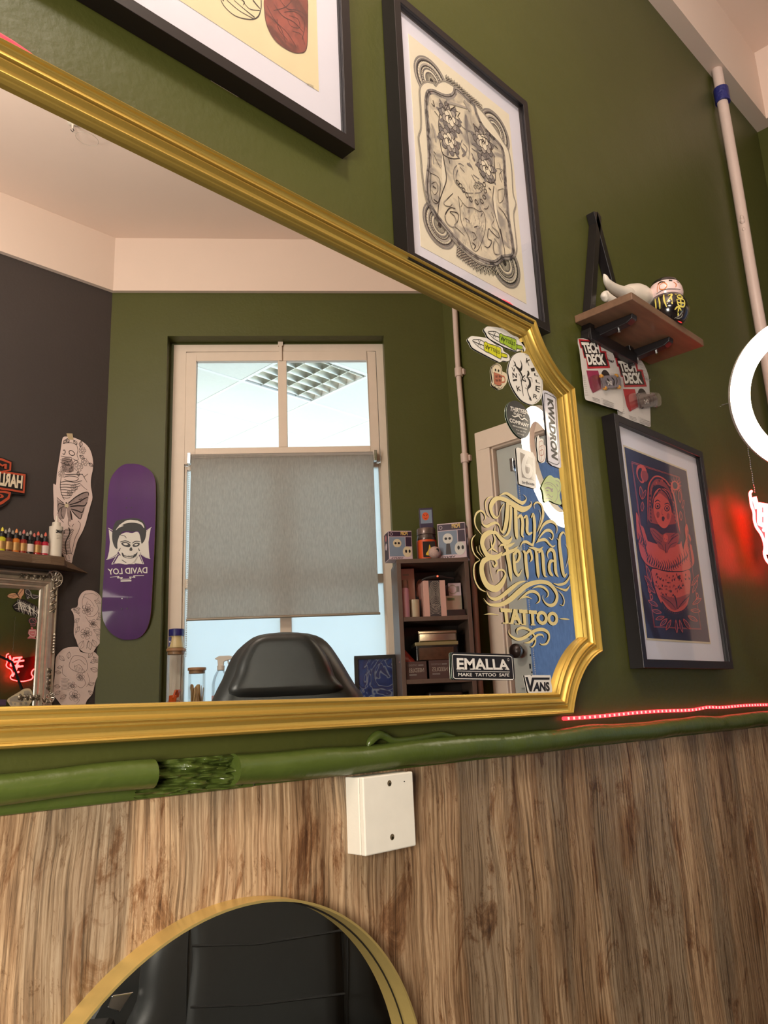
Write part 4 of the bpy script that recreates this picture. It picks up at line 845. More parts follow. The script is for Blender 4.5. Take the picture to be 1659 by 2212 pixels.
ln(M_grey, 11, '''553,745,14 556,800,22 560,850,8 575,950,6 572,1030,3
515,800,8 540,830,4 600,860,10 605,870,4
530,905,4 520,940,5 545,1000,4 560,960,5 535,930,4
590,930,10 620,940,10 625,980,8 590,960,4
525,960,14 550,990,14 530,1010,10
590,990,6 610,1040,10 595,1020,5
505,1060,5 520,1060,4 540,1075,4
515,1080,4 545,1115,4
560,1060,9 580,1070,16 595,1085,6
575,1050,4 600,1100,4
495,1070,4 475,1100,5 480,1170,4 510,1210,4 560,1250,4
500,1100,8 490,1160,4 540,1240,4 600,1250,4
590,1130,4 620,1180,5 660,1190,5 655,1240,4 610,1250,4
600,1130,5 640,1160,5''')
for i, (x, y) in enumerate(((500, 1180), (518, 1200), (538, 1230), (560, 1262), (585, 1290), (622, 1308), (655, 1302), (672, 1275), (678, 1235), (672, 1195))):
    a, b = px7('%g,%g' % (x, y), lay(12))[0]; mb.disc(FW, a, b, 0.0058, lay(12), M_black, 12, ry=0.0045, rot=i * 0.5, r0=0.66)
for i, (x, y) in enumerate(((620, 1190), (640, 1185), (655, 1200), (612, 1210), (632, 1212), (650, 1225))):
    a, b = px7('%g,%g' % (x, y), lay(12))[0]; mb.disc(FW, a, b, 0.004, lay(12), M_black, 8, r0=0.7)
ln(M_black, 12, '''470,1250,4 450,1270,6 430,1290,7 410,1310,7 420,1330,7 450,1335,6 465,1320,5
485,1350,7 450,1345,9 420,1390,11 430,1440,11 470,1470,10 490,1440,10 480,1400,9 450,1370,7 500,1380,8 500,1430,7 480,1460,7 510,1490,7 545,1525,3
715,1370,4 735,1420,6 720,1460,7 760,1500,8 765,1540,7 720,1500,8 700,1480,7 695,1540,8 720,1560,8 700,1600,8 670,1590,5
735,1540,7 770,1590,8 770,1640,8 740,1640,8 730,1600,7 735,1560,6
500,1270,5 530,1310,4 520,1340,4
505,1270,4 515,1360,6 525,1440,5 570,1530,5 590,1600,5 620,1625,5 650,1580,5 675,1500,5 680,1430,5 665,1370,6 640,1370,5
530,1310,6 560,1340,5 600,1345,5 640,1370,5
545,1410,5 570,1425,6 580,1450,4
605,1470,8 630,1465,10 640,1480,5
590,1500,7 610,1510,8 620,1540,6 600,1555,6
595,1570,10 615,1590,12 605,1610,6
650,1400,9 660,1380,5
330,1190,4 360,1180,4 372,1230,4 350,1260,4 332,1230,4
340,1205,16 360,1220,8
345,1290,10 370,1310,14
340,650,7 350,690,9 330,670,6
345,980,9 360,1000,5
345,1000,5 390,1090,5
350,720,7 380,760,5
440,1020,7 450,1060,7
700,1215,12 715,1230,10
750,1090,4 790,1100,4 770,1130,5 785,1180,4
760,1230,4 800,1225,4 795,1290,4 765,1310,4 760,1230,4
765,1340,4 800,1380,9 830,1440,12
775,1480,12 785,1530,16 790,1560,5
810,1530,3 845,1560,3
700,1330,5 690,1350,6 670,1350,5
735,940,6 760,965,5 745,945,4''', 0.62)
ln(M_lgrey, 13, '420,1390,5 430,1440,5 470,1470,4 490,1440,4 480,1400,3\n735,1420,3 720,1460,4 760,1500,4\n735,1540,3 770,1590,4 770,1640,4 740,1640,4\n430,1290,3 410,1310,4 420,1330,3\n330,800,10 350,850,14 360,920,8\n330,900,8 345,1060,10\n770,1060,8 790,1160,8\n815,1500,14 830,1600,16\n540,650,20 580,720,16\n430,660,14 560,700,10')
for x, y in ((560, 1430), (630, 1470)): mb.disc(FW, *px7('%g,%g' % (x, y), lay(12))[0], 0.0016, lay(12) + 0.0002, M_white, 8)
rd = random.Random(3)
for i in range(90):  # wolf fur and shading hatches
    x, y = rd.uniform(530, 670), rd.uniform(1340, 1600); mb.stroke(FW, px7('%g,%g,2.2 %g,%g,1.2' % (x, y, x + rd.uniform(-6, 6), y + rd.uniform(14, 30)), lay(11)), lay(11), M_grey, sm=False)
for i in range(60):
    x, y = rd.uniform(560, 660), rd.uniform(1150, 1290); mb.stroke(FW, px7('%g,%g,2 %g,%g,1' % (x, y, x + 3, y + rd.uniform(14, 30)), lay(11)), lay(11), M_lgrey, sm=False)
mb.build('torso_print', e2)

# picture 3: nesting doll
x0 = FW.px(1297, 893, 0.0)[0]; x1 = FW.px(1585, 1443, 0.03)[0]
e3, c3 = frame('black framed print of a red nesting doll on navy, right of the gold mirror', x0, x1, 0.058, 0.563, rec=0.012)
cr3 = crop(1330, 960, 5.026); c = c3 + 0.0008
M_navy = mat('navy_print', rgb(38, 36, 62), 0.4, coat=0.3); M_coral = mat('coral_print', rgb(206, 84, 74), 0.4, coat=0.3); M_coral2 = mat('coral_shade_print', rgb(150, 62, 66), 0.4, coat=0.3)
pq = pxs(FW, pr('80,40 755,268 1030,2140 362,2110'), c, cr3)
xa, xb = (pq[0][0] + pq[3][0]) / 2, (pq[1][0] + pq[2][0]) / 2; za, zb_ = (pq[2][1] + pq[3][1]) / 2, (pq[0][1] + pq[1][1]) / 2
mb = MB(); mb.box(FW, xa - 0.004, xb + 0.004, za - 0.004, zb_ + 0.004, c3, c3 + 0.0005, M_bone); mb.box(FW, xa, xb, za, zb_, c3 + 0.0004, c, M_navy)
def p3(s_, k): return pxs(FW, pr(s_), c + 0.0002 * k, cr3)
def S3(m, k, data, kw=1.0):
    for s_ in data.strip().split('\n'): mb.stroke(FW, [(a, b, w_ * kw) for a, b, w_ in p3(s_, k)], c + 0.0002 * k, m)
def F3(m, k, data): mb.poly(FW, cat(p3(data, k), 3, True), c + 0.0002 * k, m)
for k, m, w_ in ((1, M_coral, 0.0042), (2, M_navy, 0.0018)):
    mb.stroke(FW, p3('175,195 690,358 925,2005 420,1980 175,195', k), c + 0.0002 * k, m, w=w_, sm=False)
F3(M_coral, 3, '235,235 290,225 330,270 335,350 300,420 260,400 225,320'); F3(M_navy, 4, '255,260 285,265 270,330 290,400 255,380 238,310'); F3(M_coral2, 4, '290,285 340,300 355,360 330,405 295,380 282,330')
F3(M_coral, 3, '600,420 640,395 690,430 690,480 640,500 605,470'); F3(M_navy, 4, '620,420 650,410 672,445 660,480 628,475')
for i in range(14):
    t = i * 2 * math.pi / 14; mb.stroke(FW, p3('%g,%g,9 %g,%g,2' % (645 + 40 * math.cos(t), 450 + 55 * math.sin(t), 645 + 72 * math.cos(t), 450 + 105 * math.sin(t)), 3), c + 0.0006, M_coral, sm=False)
# doll: hood, body
F3(M_coral, 3, '345,520 360,420 410,350 470,340 540,380 600,460 640,560 665,700 690,880 720,1100 760,1300 350,1260 335,1000 345,800')
F3(M_navy, 4, '358,520 372,430 415,365 470,355 535,395 590,470 628,570 652,700 676,880 700,1080 350,1050 350,800')
F3(M_coral2, 5, '365,560 380,460 420,390 470,375 530,410 580,480 615,580 640,720 655,860 380,850 362,700')
for i in range(16):
    t = math.pi * (0.95 + i * 1.2 / 15); mb.disc(FW, *p3('%g,%g' % (500 + 128 * math.cos(t), 640 + 250 * math.sin(t)), 6)[0], 0.0030, c + 0.0012, M_coral if i % 2 else M_navy, 6)
for i in range(8):
    for sx in (0, 1): mb.disc(FW, *p3('%g,%g' % ((370 + i * 2, 560 + i * 38) if not sx else (618 + i * 5, 600 + i * 38)), 6)[0], 0.0028, c + 0.0012, M_navy, 6)
F3(M_navy, 7, '390,560 400,470 450,440 500,450 560,490 600,570 620,680 620,760 560,560 480,500 430,600 400,700 385,640')
F3(M_coral, 7, '415,600 440,560 480,530 520,560 570,610 600,690 605,780 580,860 545,905 505,905 460,860 425,780 410,690')
S3(M_coral, 8, '400,600,6 430,520,8 480,480,8 500,520,5\n395,640,5 415,560,7 460,500,6\n500,480,7 550,520,8 590,590,6\n520,480,6 570,510,7 605,590,5')
for x, y in ((455, 670), (557, 695)):
    F3(M_navy, 8, ' '.join('%g,%g' % (x + 30 * math.cos(t), y + 34 * math.sin(t)) for t in [i * math.pi / 4 for i in range(8)])); F3(M_coral, 9, ' '.join('%g,%g' % (x - 2 + 21 * math.cos(t), y - 2 + 24 * math.sin(t)) for t in [i * math.pi / 4 for i in range(8)])); F3(M_navy, 10, ' '.join('%g,%g' % (x + 11 * math.cos(t), y + 15 * math.sin(t)) for t in [i * math.pi / 4 for i in range(8)]))
S3(M_navy, 8, '425,625,7 455,605,8 485,625,5\n530,650,6 565,640,8 590,665,5\n505,700,3 500,750,4 515,765,4')
F3(M_coral2, 8, '442,760 452,730 470,735 476,765 465,795 450,795'); F3(M_coral2, 8, '552,780 562,748 580,752 586,785 575,812 560,810'); F3(M_navy, 8, '500,795 515,780 532,800 520,835 505,825')
# moth, flames, band, lower half with leaves
F3(M_coral2, 5, '370,910 430,920 500,980 540,960 580,960 660,960 690,985 680,1060 640,1110 580,1130 560,1180 520,1150 470,1120 440,1060 400,1000')
S3(M_navy, 6, '380,930,5 430,1000,6 500,1060,5\n400,930,4 460,980,5 510,1030,4\n680,980,5 620,1020,6 570,1080,5\n660,960,4 600,1000,5\n440,1060,4 500,1090,5 520,1150,4\n660,1060,4 600,1090,5 570,1140,4\n430,1040,4 490,1070,5\n540,1080,8 545,1180,10\n470,1000,4 500,1050,4\n630,990,4 590,1050,4')
F3(M_coral, 7, '520,985 540,975 562,990 565,1030 555,1060 530,1055 518,1025'); S3(M_navy, 8, '530,1020,9 532,1030,9\n552,1025,9 553,1035,9')
F3(M_coral, 4, '220,740 245,780 260,860 300,900 320,960 345,1040 370,1120 400,1180 440,1230 500,1260 600,1275 680,1260 730,1200 740,1100 760,1020 750,920 770,860 790,930 790,970 815,1000 820,1080 845,1200 850,1290 800,1350 700,1375 560,1370 440,1345 350,1310 290,1240 260,1150 245,1060 230,980 225,880')
rd = random.Random(9)
for i in range(26):
    t = i / 25; x = 250 + 590 * t; y = 1150 + 190 * math.sin(math.pi * t) - (0 if 0.12 < t < 0.9 else 120)
    S3(M_navy, 5, '%g,%g,3 %g,%g,14 %g,%g,11 %g,%g,3' % (x - 12, y - 60 - rd.random() * 40, x + 8, y - 20, x - 4, y + 20, x + 10, y + 40))
for i in range(12):
    S3(M_navy, 5, '%g,%g,3 %g,%g,9 %g,%g,3' % (240 + i * 7, 820 + i * 30, 262 + i * 8, 880 + i * 30, 262 + i * 7, 930 + i * 30)); S3(M_navy, 5, '%g,%g,3 %g,%g,9 %g,%g,3' % (775 + i * 3, 930 + i * 30, 785 + i * 4, 980 + i * 28, 770 + i * 4, 1030 + i * 28))
F3(M_coral, 4, '395,1350 560,1385 720,1385 800,1365 812,1500 800,1640 770,1760 700,1850 640,1870 560,1820 490,1720 440,1600 405,1470')
F3(M_navy, 5, '500,1700 560,1780 640,1820 740,1790 805,1700 795,1800 720,1870 640,1880 560,1850 505,1790')
for i in range(70):
    x, y = rd.uniform(425, 790), rd.uniform(1400, 1690); dx, dy = rd.uniform(-38, 38), rd.uniform(-30, 30)
    if abs(x - 610) < 190 - max(0, y - 1550) * 0.7: S3(M_navy if i % 3 else M_coral2, 6, '%g,%g,4 %g,%g,13 %g,%g,4' % (x, y, x + dx * 0.5, y + dy, x + dx, y + dy * 0.4))
F3(M_coral2, 6, '480,1640 600,1660 690,1660 800,1620 760,1720 680,1780 640,1800 580,1760'); S3(M_navy, 7, '640,1640,16 660,1720,20 668,1790,4\n500,1650,5 600,1720,7 650,1790,4\n800,1640,5 720,1720,7 672,1790,4')
for i in range(13):
    t = i / 12; mb.disc(FW, *p3('%g,%g' % (530 + 250 * t, 1775 + 60 * math.sin(math.pi * t)), 6)[0], 0.0014, c + 0.0012, M_coral2, 6)
def leaf3(x, y, dx, dy, wd):
    L_ = math.hypot(dx, dy); nx, ny = -dy / L_ * wd, dx / L_ * wd
    F3(M_coral, 5, '%g,%g %g,%g %g,%g %g,%g' % (x, y, x + dx * .5 + nx, y + dy * .5 + ny, x + dx, y + dy, x + dx * .5 - nx, y + dy * .5 - ny)); F3(M_navy, 6, '%g,%g %g,%g %g,%g %g,%g' % (x + dx * .1, y + dy * .1, x + dx * .5 + nx * .7, y + dy * .5 + ny * .7, x + dx * .9, y + dy * .9, x + dx * .5 - nx * .7, y + dy * .5 - ny * .7)); S3(M_coral2, 7, '%g,%g,5 %g,%g,3' % (x, y, x + dx * .8, y + dy * .8))
for q in ((390, 1500, -60, -190, 22), (400, 1560, -90, -140, 20), (430, 1620, -90, -110, 20), (460, 1760, -110, -70, 24), (500, 1830, -110, -30, 24), (530, 1870, -100, 30, 24), (560, 1890, -80, 80, 24), (600, 1900, -55, 120, 20), (650, 1900, 15, 150, 16), (690, 1900, 35, 145, 16), (730, 1890, 80, 120, 20), (780, 1860, 110, 60, 24), (810, 1800, 110, 10, 24), (830, 1740, 100, -70, 24), (830, 1620, 60, -150, 20), (820, 1540, 80, -130, 20)): leaf3(*q)
for x, y in ((365, 1580), (385, 1655), (885, 1640), (880, 1700)): mb.disc(FW, *p3('%g,%g' % (x, y), 5)[0], 0.0065, c + 0.001, M_coral, 12, r0=0.6)
for q in ((285, 600, -20, -150, 22), (290, 600, 35, -110, 18), (290, 620, -5, 110, 20), (700, 640, -10, -150, 20), (720, 700, 20, -100, 14), (700, 720, 10, 110, 18)): leaf3(*q)
mb.build('doll_print', e3)

# ---- triangular frame, little shelf and what stands on it
tx0 = FW.px(1255, 700, 0.0)[0] - 0.012; tz0 = 0.715; ta = FW.px(1283, 462, 0.012)
tcx = ta[0]; tx1 = 2 * tcx - tx0; tz1 = ta[1]
M_blk2 = mat('black_metal_bracket', rgb(30, 26, 28), 0.45)
sh = empty('triangle_shelf', FW.pt(tcx, tz0, 0), 'small wooden shelf with a black triangular frame on the green wall', 'shelf')
mb = MB(); bw = 0.017
def bar2(p, q, w_, t0, t1, m):
    dx, dy = q[0] - p[0], q[1] - p[1]; L_ = math.hypot(dx, dy); nx, ny = -dy / L_ * w_ , dx / L_ * w_
    mb.prism(FW, [p, q, (q[0] + nx, q[1] + ny), (p[0] + nx, p[1] + ny)], t0, t1, m)
bar2((tcx, tz1), (tx0, tz0), bw, 0.001, 0.021, M_blackwood); bar2((tx1, tz0), (tcx, tz1), bw, 0.001, 0.021, M_blackwood)
mb.box(FW, tx0 + 0.005, tx1 - 0.005, tz0 - 0.002, tz0 + 0.024, 0.001, 0.024, M_blackwood); mb.build('triangular_frame', sh, bevel=0.001)
M_shw = mat('shelf_brown_wood', rgb(112, 84, 64), 0.5, var=0.38, vscale=14, stretch=(1, 6, 6)); 
SX0, SX1, SZ, SD = 1.357, 1.678, 0.752, 0.128
mb = MB(); mb.box(FW, SX0, SX1, SZ, SZ + 0.016, 0.0, SD, M_shw); mb.build('shelf_board', sh, bevel=0.0015)
for xx in (SX0 + 0.062, SX0 + 0.222):
    mb = MB(); mb.prism(Fr(FW.pt(xx, SZ, 0), (0, -1, 0), (0, 0, 1), (1, 0, 0)), [(0.002, -0.022), (0.085, -0.016), (0.098, -0.010), (0.100, 0.0), (0.002, 0.0)], -0.010, 0.010, M_blk2); mb.build('bracket', sh, bevel=0.002)
    for yy in (0.018, 0.062):
        mb = MB(); mb.lathe(FW.pt(xx, SZ - 0.020, yy), [(0.003, -0.004), (0.0032, 0.003)], M_chrome, 8); mb.build('bracket_screw', sh)
# bull skull ornament with one upright horn
sk = empty('bull_skull_ornament', FW.pt(1.47, SZ + 0.016, 0.06), 'white bull skull ornament with curved horns lying on the triangle shelf', 'ornament')
M_por = mat('white_porcelain', rgb(216, 208, 194), 0.35, var=0.04, vscale=30)
T = SZ + 0.016
def skpt(u, v, c): return FW.pt(*FW.px(u, v, c), c)
def chain(name, pts, par, m, n=16, sq=1.0):
    mb = MB(); mb.tube(cat([(*skpt(u, v, c), r) for u, v, c, r in pts], 6), 0.01, m, n); return mb.build(name, par)
chain('skull', [(1345, 640, 0.075, 0.003), (1352, 635, 0.075, 0.016), (1375, 640, 0.07, 0.027), (1395, 647, 0.075, 0.023), (1410, 652, 0.08, 0.020), (1420, 650, 0.085, 0.017), (1426, 648, 0.088, 0.010), (1428, 647, 0.089, 0.002)], sk, M_por)
chain('horn', [(1304, 592, 0.085, 0.001), (1307, 598, 0.085, 0.0048), (1312, 610, 0.084, 0.0075), (1324, 622, 0.082, 0.0105), (1340, 631, 0.08, 0.013), (1356, 637, 0.078, 0.016), (1366, 640, 0.075, 0.006)], sk, M_por)
chain('horn', [(1303, 640, 0.03, 0.002), (1306, 640, 0.03, 0.011), (1315, 641, 0.035, 0.012), (1330, 646, 0.045, 0.012), (1350, 650, 0.06, 0.014)], sk, M_por)
# daruma doll
def on_height(u, v, z):
    c = 0.0
    while FW.px(u, v, c)[1] > z and c < 0.3: c += 0.001
    return FW.px(u, v, c)[0], c
dx_, DCC = on_height(1448, 704, T)
da = empty('daruma_doll', FW.pt(dx_, T, DCC), 'round black daruma doll with a pink face and gold brush writing on the triangle shelf', 'doll')
M_dbl = mat('black_lacquer', rgb(22, 17, 18), 0.18, coat=0.8); M_dpk = mat('daruma_pink', rgb(228, 200, 196), 0.3, coat=0.4); M_dgo = mat('gold_brush_paint', rgb(206, 192, 92), 0.35); M_dor = mat('orange_paint', rgb(196, 110, 40), 0.4)
bp_ = [(0.001, 0), (0.024, 0.0), (0.036, 0.012), (0.042, 0.030), (0.040, 0.048), (0.034, 0.058), (0.032, 0.062)]
mb = MB(); mb.lathe(FW.pt(dx_, T, DCC), cat(bp_, 4), M_dbl, 32); mb.build('body', da)
fpz = [(0.0325, 0.061), (0.0355, 0.070), (0.0345, 0.082), (0.030, 0.092)]
mb = MB(); mb.lathe(FW.pt(dx_, T, DCC), cat(fpz, 4), M_dpk, 32); mb.build('face', da)
mb = MB(); mb.lathe(FW.pt(dx_, T, DCC), cat([(0.0305, 0.090), (0.027, 0.099), (0.016, 0.106), (0.001, 0.108)], 4), M_dbl, 32); mb.build('cap', da)
def rad(prof_, z):
    for (r0, z0_), (r1, z1_) in zip(prof_, prof_[1:]):
        if z0_ <= z <= z1_: return r0 + (r1 - r0) * (z - z0_) / (z1_ - z0_ or 1)
    return prof_[-1][0]
def wrap(mbx, prof_, pts, m, w_, lift=0.0006, az0=0.0):
    """brush stroke painted on a lathed body: pts (azimuth deg, height)"""
    P = cat([(math.radians(a + az0), z) for a, z in pts], 5); vs = []; k = len(P); O = FW.pt(dx_, T, DCC)
    for i in range(k):
        q0, q1 = P[max(i - 1, 0)], P[min(i + 1, k - 1)]; r = rad(prof_, P[i][1]) + lift
        dx, dz = (q1[0] - q0[0]) * r, q1[1] - q0[1]; L_ = math.hypot(dx, dz) or 1; h = w_ / 2 * (0.35 + 0.65 * math.sin(math.pi * min(1, (i + 0.6) / k)))
        for s_ in (-1, 1):
            t = P[i][0] - s_ * dz / L_ * h / r; z = P[i][1] + s_ * dx / L_ * h; rr = rad(prof_, z) + lift
            vs.append(O + Vector((math.cos(t) * rr, math.sin(t) * rr, z)))
    mbx.add(vs, [(2 * i, 2 * i + 1, 2 * i + 3, 2 * i + 2) for i in range(k - 1)], m)
AZ = 230   # side turned to the camera
BP = cat(bp_, 4)
for a in (-62, -50, 62, 74):
    mb = MB(); k_ = 3 if a < 0 else -3; wrap(mb, BP, [(a, 0.052), (a + k_, 0.038), (a + k_ / 3, 0.024)], M_dgo, 0.0034, az0=AZ); mb.build('gold_stripe', da)
for nm, G_ in (('gold_character', ([(-34, 0.056), (-34, 0.040), (-30, 0.024)], [(-22, 0.050), (-10, 0.053), (-16, 0.044), (-28, 0.034)], [(-14, 0.044), (-14, 0.028)], [(0, 0.052), (22, 0.053)], [(4, 0.047), (20, 0.048), (18, 0.042), (6, 0.042), (4, 0.047)], [(0, 0.038), (24, 0.039), (22, 0.024), (4, 0.025), (0, 0.038)], [(12, 0.038), (12, 0.025)], [(2, 0.031), (23, 0.031)])), ('gold_character', ([(-8, 0.016), (2, 0.022), (14, 0.015)], [(4, 0.019), (6, 0.006)]))):
    mb = MB()
    for s_ in G_: wrap(mb, BP, s_, M_dgo, 0.0036, az0=AZ)
    mb.build(nm, da)
mb = MB(); FP = cat(fpz, 4)
for s_, m, w_ in (([(-50, 0.084), (-38, 0.088), (-24, 0.084)], M_dbl, 0.004), ([(-10, 0.088), (2, 0.087)], M_dbl, 0.005), ([(20, 0.086), (30, 0.084)], M_dbl, 0.003), ([(-44, 0.080), (-30, 0.084), (-20, 0.076), (-30, 0.068), (-44, 0.071), (-44, 0.080)], M_dor, 0.0025), ([(4, 0.083), (12, 0.078), (8, 0.070)], M_dor, 0.0022), ([(-60, 0.064), (-30, 0.067), (0, 0.066), (30, 0.067)], M_dbl, 0.0015), ([(-55, 0.066), (-50, 0.080), (-42, 0.086)], M_dor, 0.0015)): wrap(mb, FP, s_, m, w_, az0=AZ)
mb.build('painted_features', da)
# two carded toy skateboards
M_card = mat('blister_card', rgb(202, 196, 190), 0.35, var=0.05, vscale=40); M_cred = mat('card_red', rgb(176, 34, 44), 0.35); M_cblk = mat('card_black', rgb(34, 24, 24), 0.35); M_cgry = mat('card_grey_print', rgb(150, 144, 140), 0.4)
M_blis = mixmat('clear_blister', 'clear', (0.96, 0.95, 0.96, 1), 0.16, 0.04)
crt = crop(1240, 720, 9.217)
def card(label, outline, dx, dy, c, deck, art, sub):
    e = empty('carded_toy_skateboard', FW.pt(*FW.px(*crt((500 + dx, 1500 + dy)), c), c), label, 'toy', None)
    mp_ = lambda p: crt((p[0] + dx, p[1] + dy))
    P = lambda s_, k=0: pxs(FW, pr(s_), c + 0.0006 + 0.0002 * k, mp_)
    mb = MB(); mb.prism(FW, cat(pxs(FW, pr(outline), c, crt), 2, True), c - 0.0004, c + 0.0004, M_card); k = 1; pc_ = lambda k: c + 0.0006 + 0.0002 * k
    mb.poly(FW, P('85,110 500,155 520,215 545,350 640,355 650,420 720,690 270,705 240,500 200,490 160,300 130,290', 1), pc_(1), M_cred)
    mb.poly(FW, P('125,145 470,180 520,380 610,385 615,440 680,650 290,665 250,480 210,470 170,280 150,270', 2), pc_(2), M_cblk)
    mb.text(FW, 'TECH', P('138,175 475,190 525,400 205,395', 3), pc_(3), M_stk, bold=0.05); mb.text(FW, 'DECK', P('232,412 590,410 642,635 285,632', 3), pc_(3), M_stk, bold=0.05)
    mb.poly(FW, P('245,740 480,742 520,900 545,1100 380,1190 320,1080 280,900', 1), pc_(1), art)
    mb.text(FW, sub, P('640,480 800,540 795,600 645,530', 2), pc_(2), M_cblk if c > 0.011 else M_cgry, bold=0.02, shear=0.3)
    mb.poly(FW, cat(P('545,830 560,760 600,728 660,750 710,830 720,900 700,1000 560,1000', 2), 3, True), pc_(2), M_cblk)
    for i in range(9): mb.stroke(FW, P('%g,%g,5 %g,%g,4' % (500 + i * 22, 130 + i * 34 + i * i * 2, 560 + i * 24, 110 + i * 44 + i * i * 2), 1), pc_(1), M_cgry, sm=False)
    for i in range(10): mb.stroke(FW, P('%g,%g,5 %g,%g,5' % (175 + i * 5, 850 + i * 42, 225 + i * 6, 850 + i * 42), 1), pc_(1), M_cgry, sm=False)
    for i, (xa_, ya, xb_, yb) in enumerate(((360, 1270, 510, 1320), (370, 1300, 520, 1350), (370, 1325, 520, 1380), (570, 1330, 790, 1400), (575, 1360, 790, 1430), (580, 1390, 790, 1450), (590, 1410, 780, 1470))): mb.stroke(FW, P('%g,%g,8 %g,%g,8' % (xa_, ya, xb_, yb), 1), pc_(1), M_cgry, sm=False)
    mb.stroke(FW, P('545,1290,4 560,1390,4\n'.replace('\n', ' ') + '800,1490,4 800,1400,4 545,1290,4', 1), pc_(1), M_cgry, sm=False)
    mb.build('card', e)
    mb = MB(); q = P('470,850 820,840 900,900 915,1000 880,1110 560,1130 500,1050 460,930'); mb.prism(FW, cat(q, 3, True), c + 0.0012, c + 0.012, M_blis); q = P('300,880 470,860 520,1100 370,1190 330,1100'); mb.prism(FW, cat(q, 3, True), c + 0.0013, c + 0.008, M_blis); mb.build('blister', e)
    mb = MB(); q = P('520,870 800,860 870,920 880,1000 860,1080 590,1110 540,1060 510,960'); mb.prism(FW, cat(q, 3, True), c + 0.0050, c + 0.0070, deck)
    for s_ in ('600,920,26 640,980,40 650,1060,30', '690,900,22 740,960,30 730,1060,26', '570,960,10 600,1040,14', '780,900,14 800,960,18 790,1040,14'): mb.stroke(FW, P(s_), c + 0.0073, M_cblk)
    mb.text(FW, '242', P('600,970 690,965 700,1040 620,1050'), c + 0.0076, M_stk, bold=0.03)
    TD = mb.build('toy_deck', e)
    for x, y in ((500, 870), (800, 860), (575, 1105), (850, 1085)):
        mb = MB(); a, b = P('%g,%g' % (x, y))[0]; mb.lathe(FW.pt(a - 0.003, b, c + 0.0055), [(0.001, 0), (0.0038, 0.0008), (0.0038, 0.006), (0.001, 0.0068)], deck if deck is not M_dk1 else M_wheel, 12, up=(1, 0, 0)); mb.build('wheel', TD)
    mb = MB(); mb.lathe(FW.pt(*FW.px(*mp_((300, 150)), 0), 0), [(0.0012, 0.0), (0.0012, c)], M_chrome, 6, up=FW.n); mb.build('pin', e)
    return e
M_dk1 = mat('toy_deck_grey', rgb(124, 118, 124), 0.3); M_dk2 = mat('toy_deck_dark', rgb(88, 76, 72), 0.3); M_wheel = mat('toy_wheel_orange', rgb(204, 148, 62), 0.35); M_mag = mat('card_magenta', rgb(140, 36, 72), 0.35, var=0.2, vscale=60)
card('carded toy skateboard with magenta artwork and orange wheels pinned under the triangle shelf', '78,106 300,130 480,135 530,98 610,130 700,260 790,450 840,640 900,850 950,1100 978,1555 860,1520 620,1450 500,1410 330,1352 255,1335 218,1280 195,1080 175,880 140,600 110,330', 0, 0, 0.016, M_dk1, M_mag, 'real')
card('carded toy skateboard with plain grey deck, right-hand one half behind the magenta card', '818,490 1000,500 1190,505 1240,478 1310,512 1400,640 1480,850 1500,1100 1515,1500 1520,1800 1505,1868 1350,1810 1200,1760 1000,1680 875,1622 868,1450 850,1200 830,800', 730, 370, 0.008, M_dk2, M_cred, 'April')

# ---- ring light
rl = Vector((1.680, -0.315, ZC + 0.580))
rn = Vector((-0.70, -0.665, -0.26)).normalized()
RL = empty('ring_light', rl, 'round white glowing ring light in front of the green wall', 'lamp')
M_ring = mat('ring_light_glow', (1, 0.93, 0.80, 1), emit=13.0, ecol=(1.0, 0.86, 0.66, 1)); M_hous = mat('ring_housing', rgb(210, 205, 196), 0.4)
ra = rn.orthogonal().normalized(); rb_ = rn.cross(ra)
RF = Fr(rl, rn.cross(Vector((0, 0, 1))), rn.cross(rn.cross(Vector((0, 0, 1)))), rn)
def ringmesh(prof_, m, n=96):
    mb = MB(); vs = [RF.pt(r * math.cos(2 * math.pi * j / n), r * math.sin(2 * math.pi * j / n), h) for r, h in prof_ for j in range(n)]; k = len(prof_)
    mb.add(vs, [(i * n + j, i * n + (j + 1) % n, ((i + 1) % k) * n + (j + 1) % n, ((i + 1) % k) * n + j) for i in range(k) for j in range(n)], m, True); return mb
ringmesh([(0.1385 + 0.0195 * math.cos(t), 0.010 + 0.012 * math.sin(t)) for t in [math.pi * i / 8 for i in range(9)]] , M_ring).build('diffuser', RL)
ringmesh([(0.1195, 0.009), (0.158, 0.009), (0.156, -0.006), (0.121, -0.006)], M_hous).build('housing', RL)
mb = MB(); mb.tube([rl + rn * -0.006 + Vector((0.10, -0.05, -0.08)) * 1.0 * 0.9, rl + Vector((0.30, -0.02, -0.16)), rl + Vector((0.45, 0.0, -0.5)), rl + Vector((0.45, 0.0, -1.584))], 0.009, M_blk2, 10); mb.build('support_arm', RL)

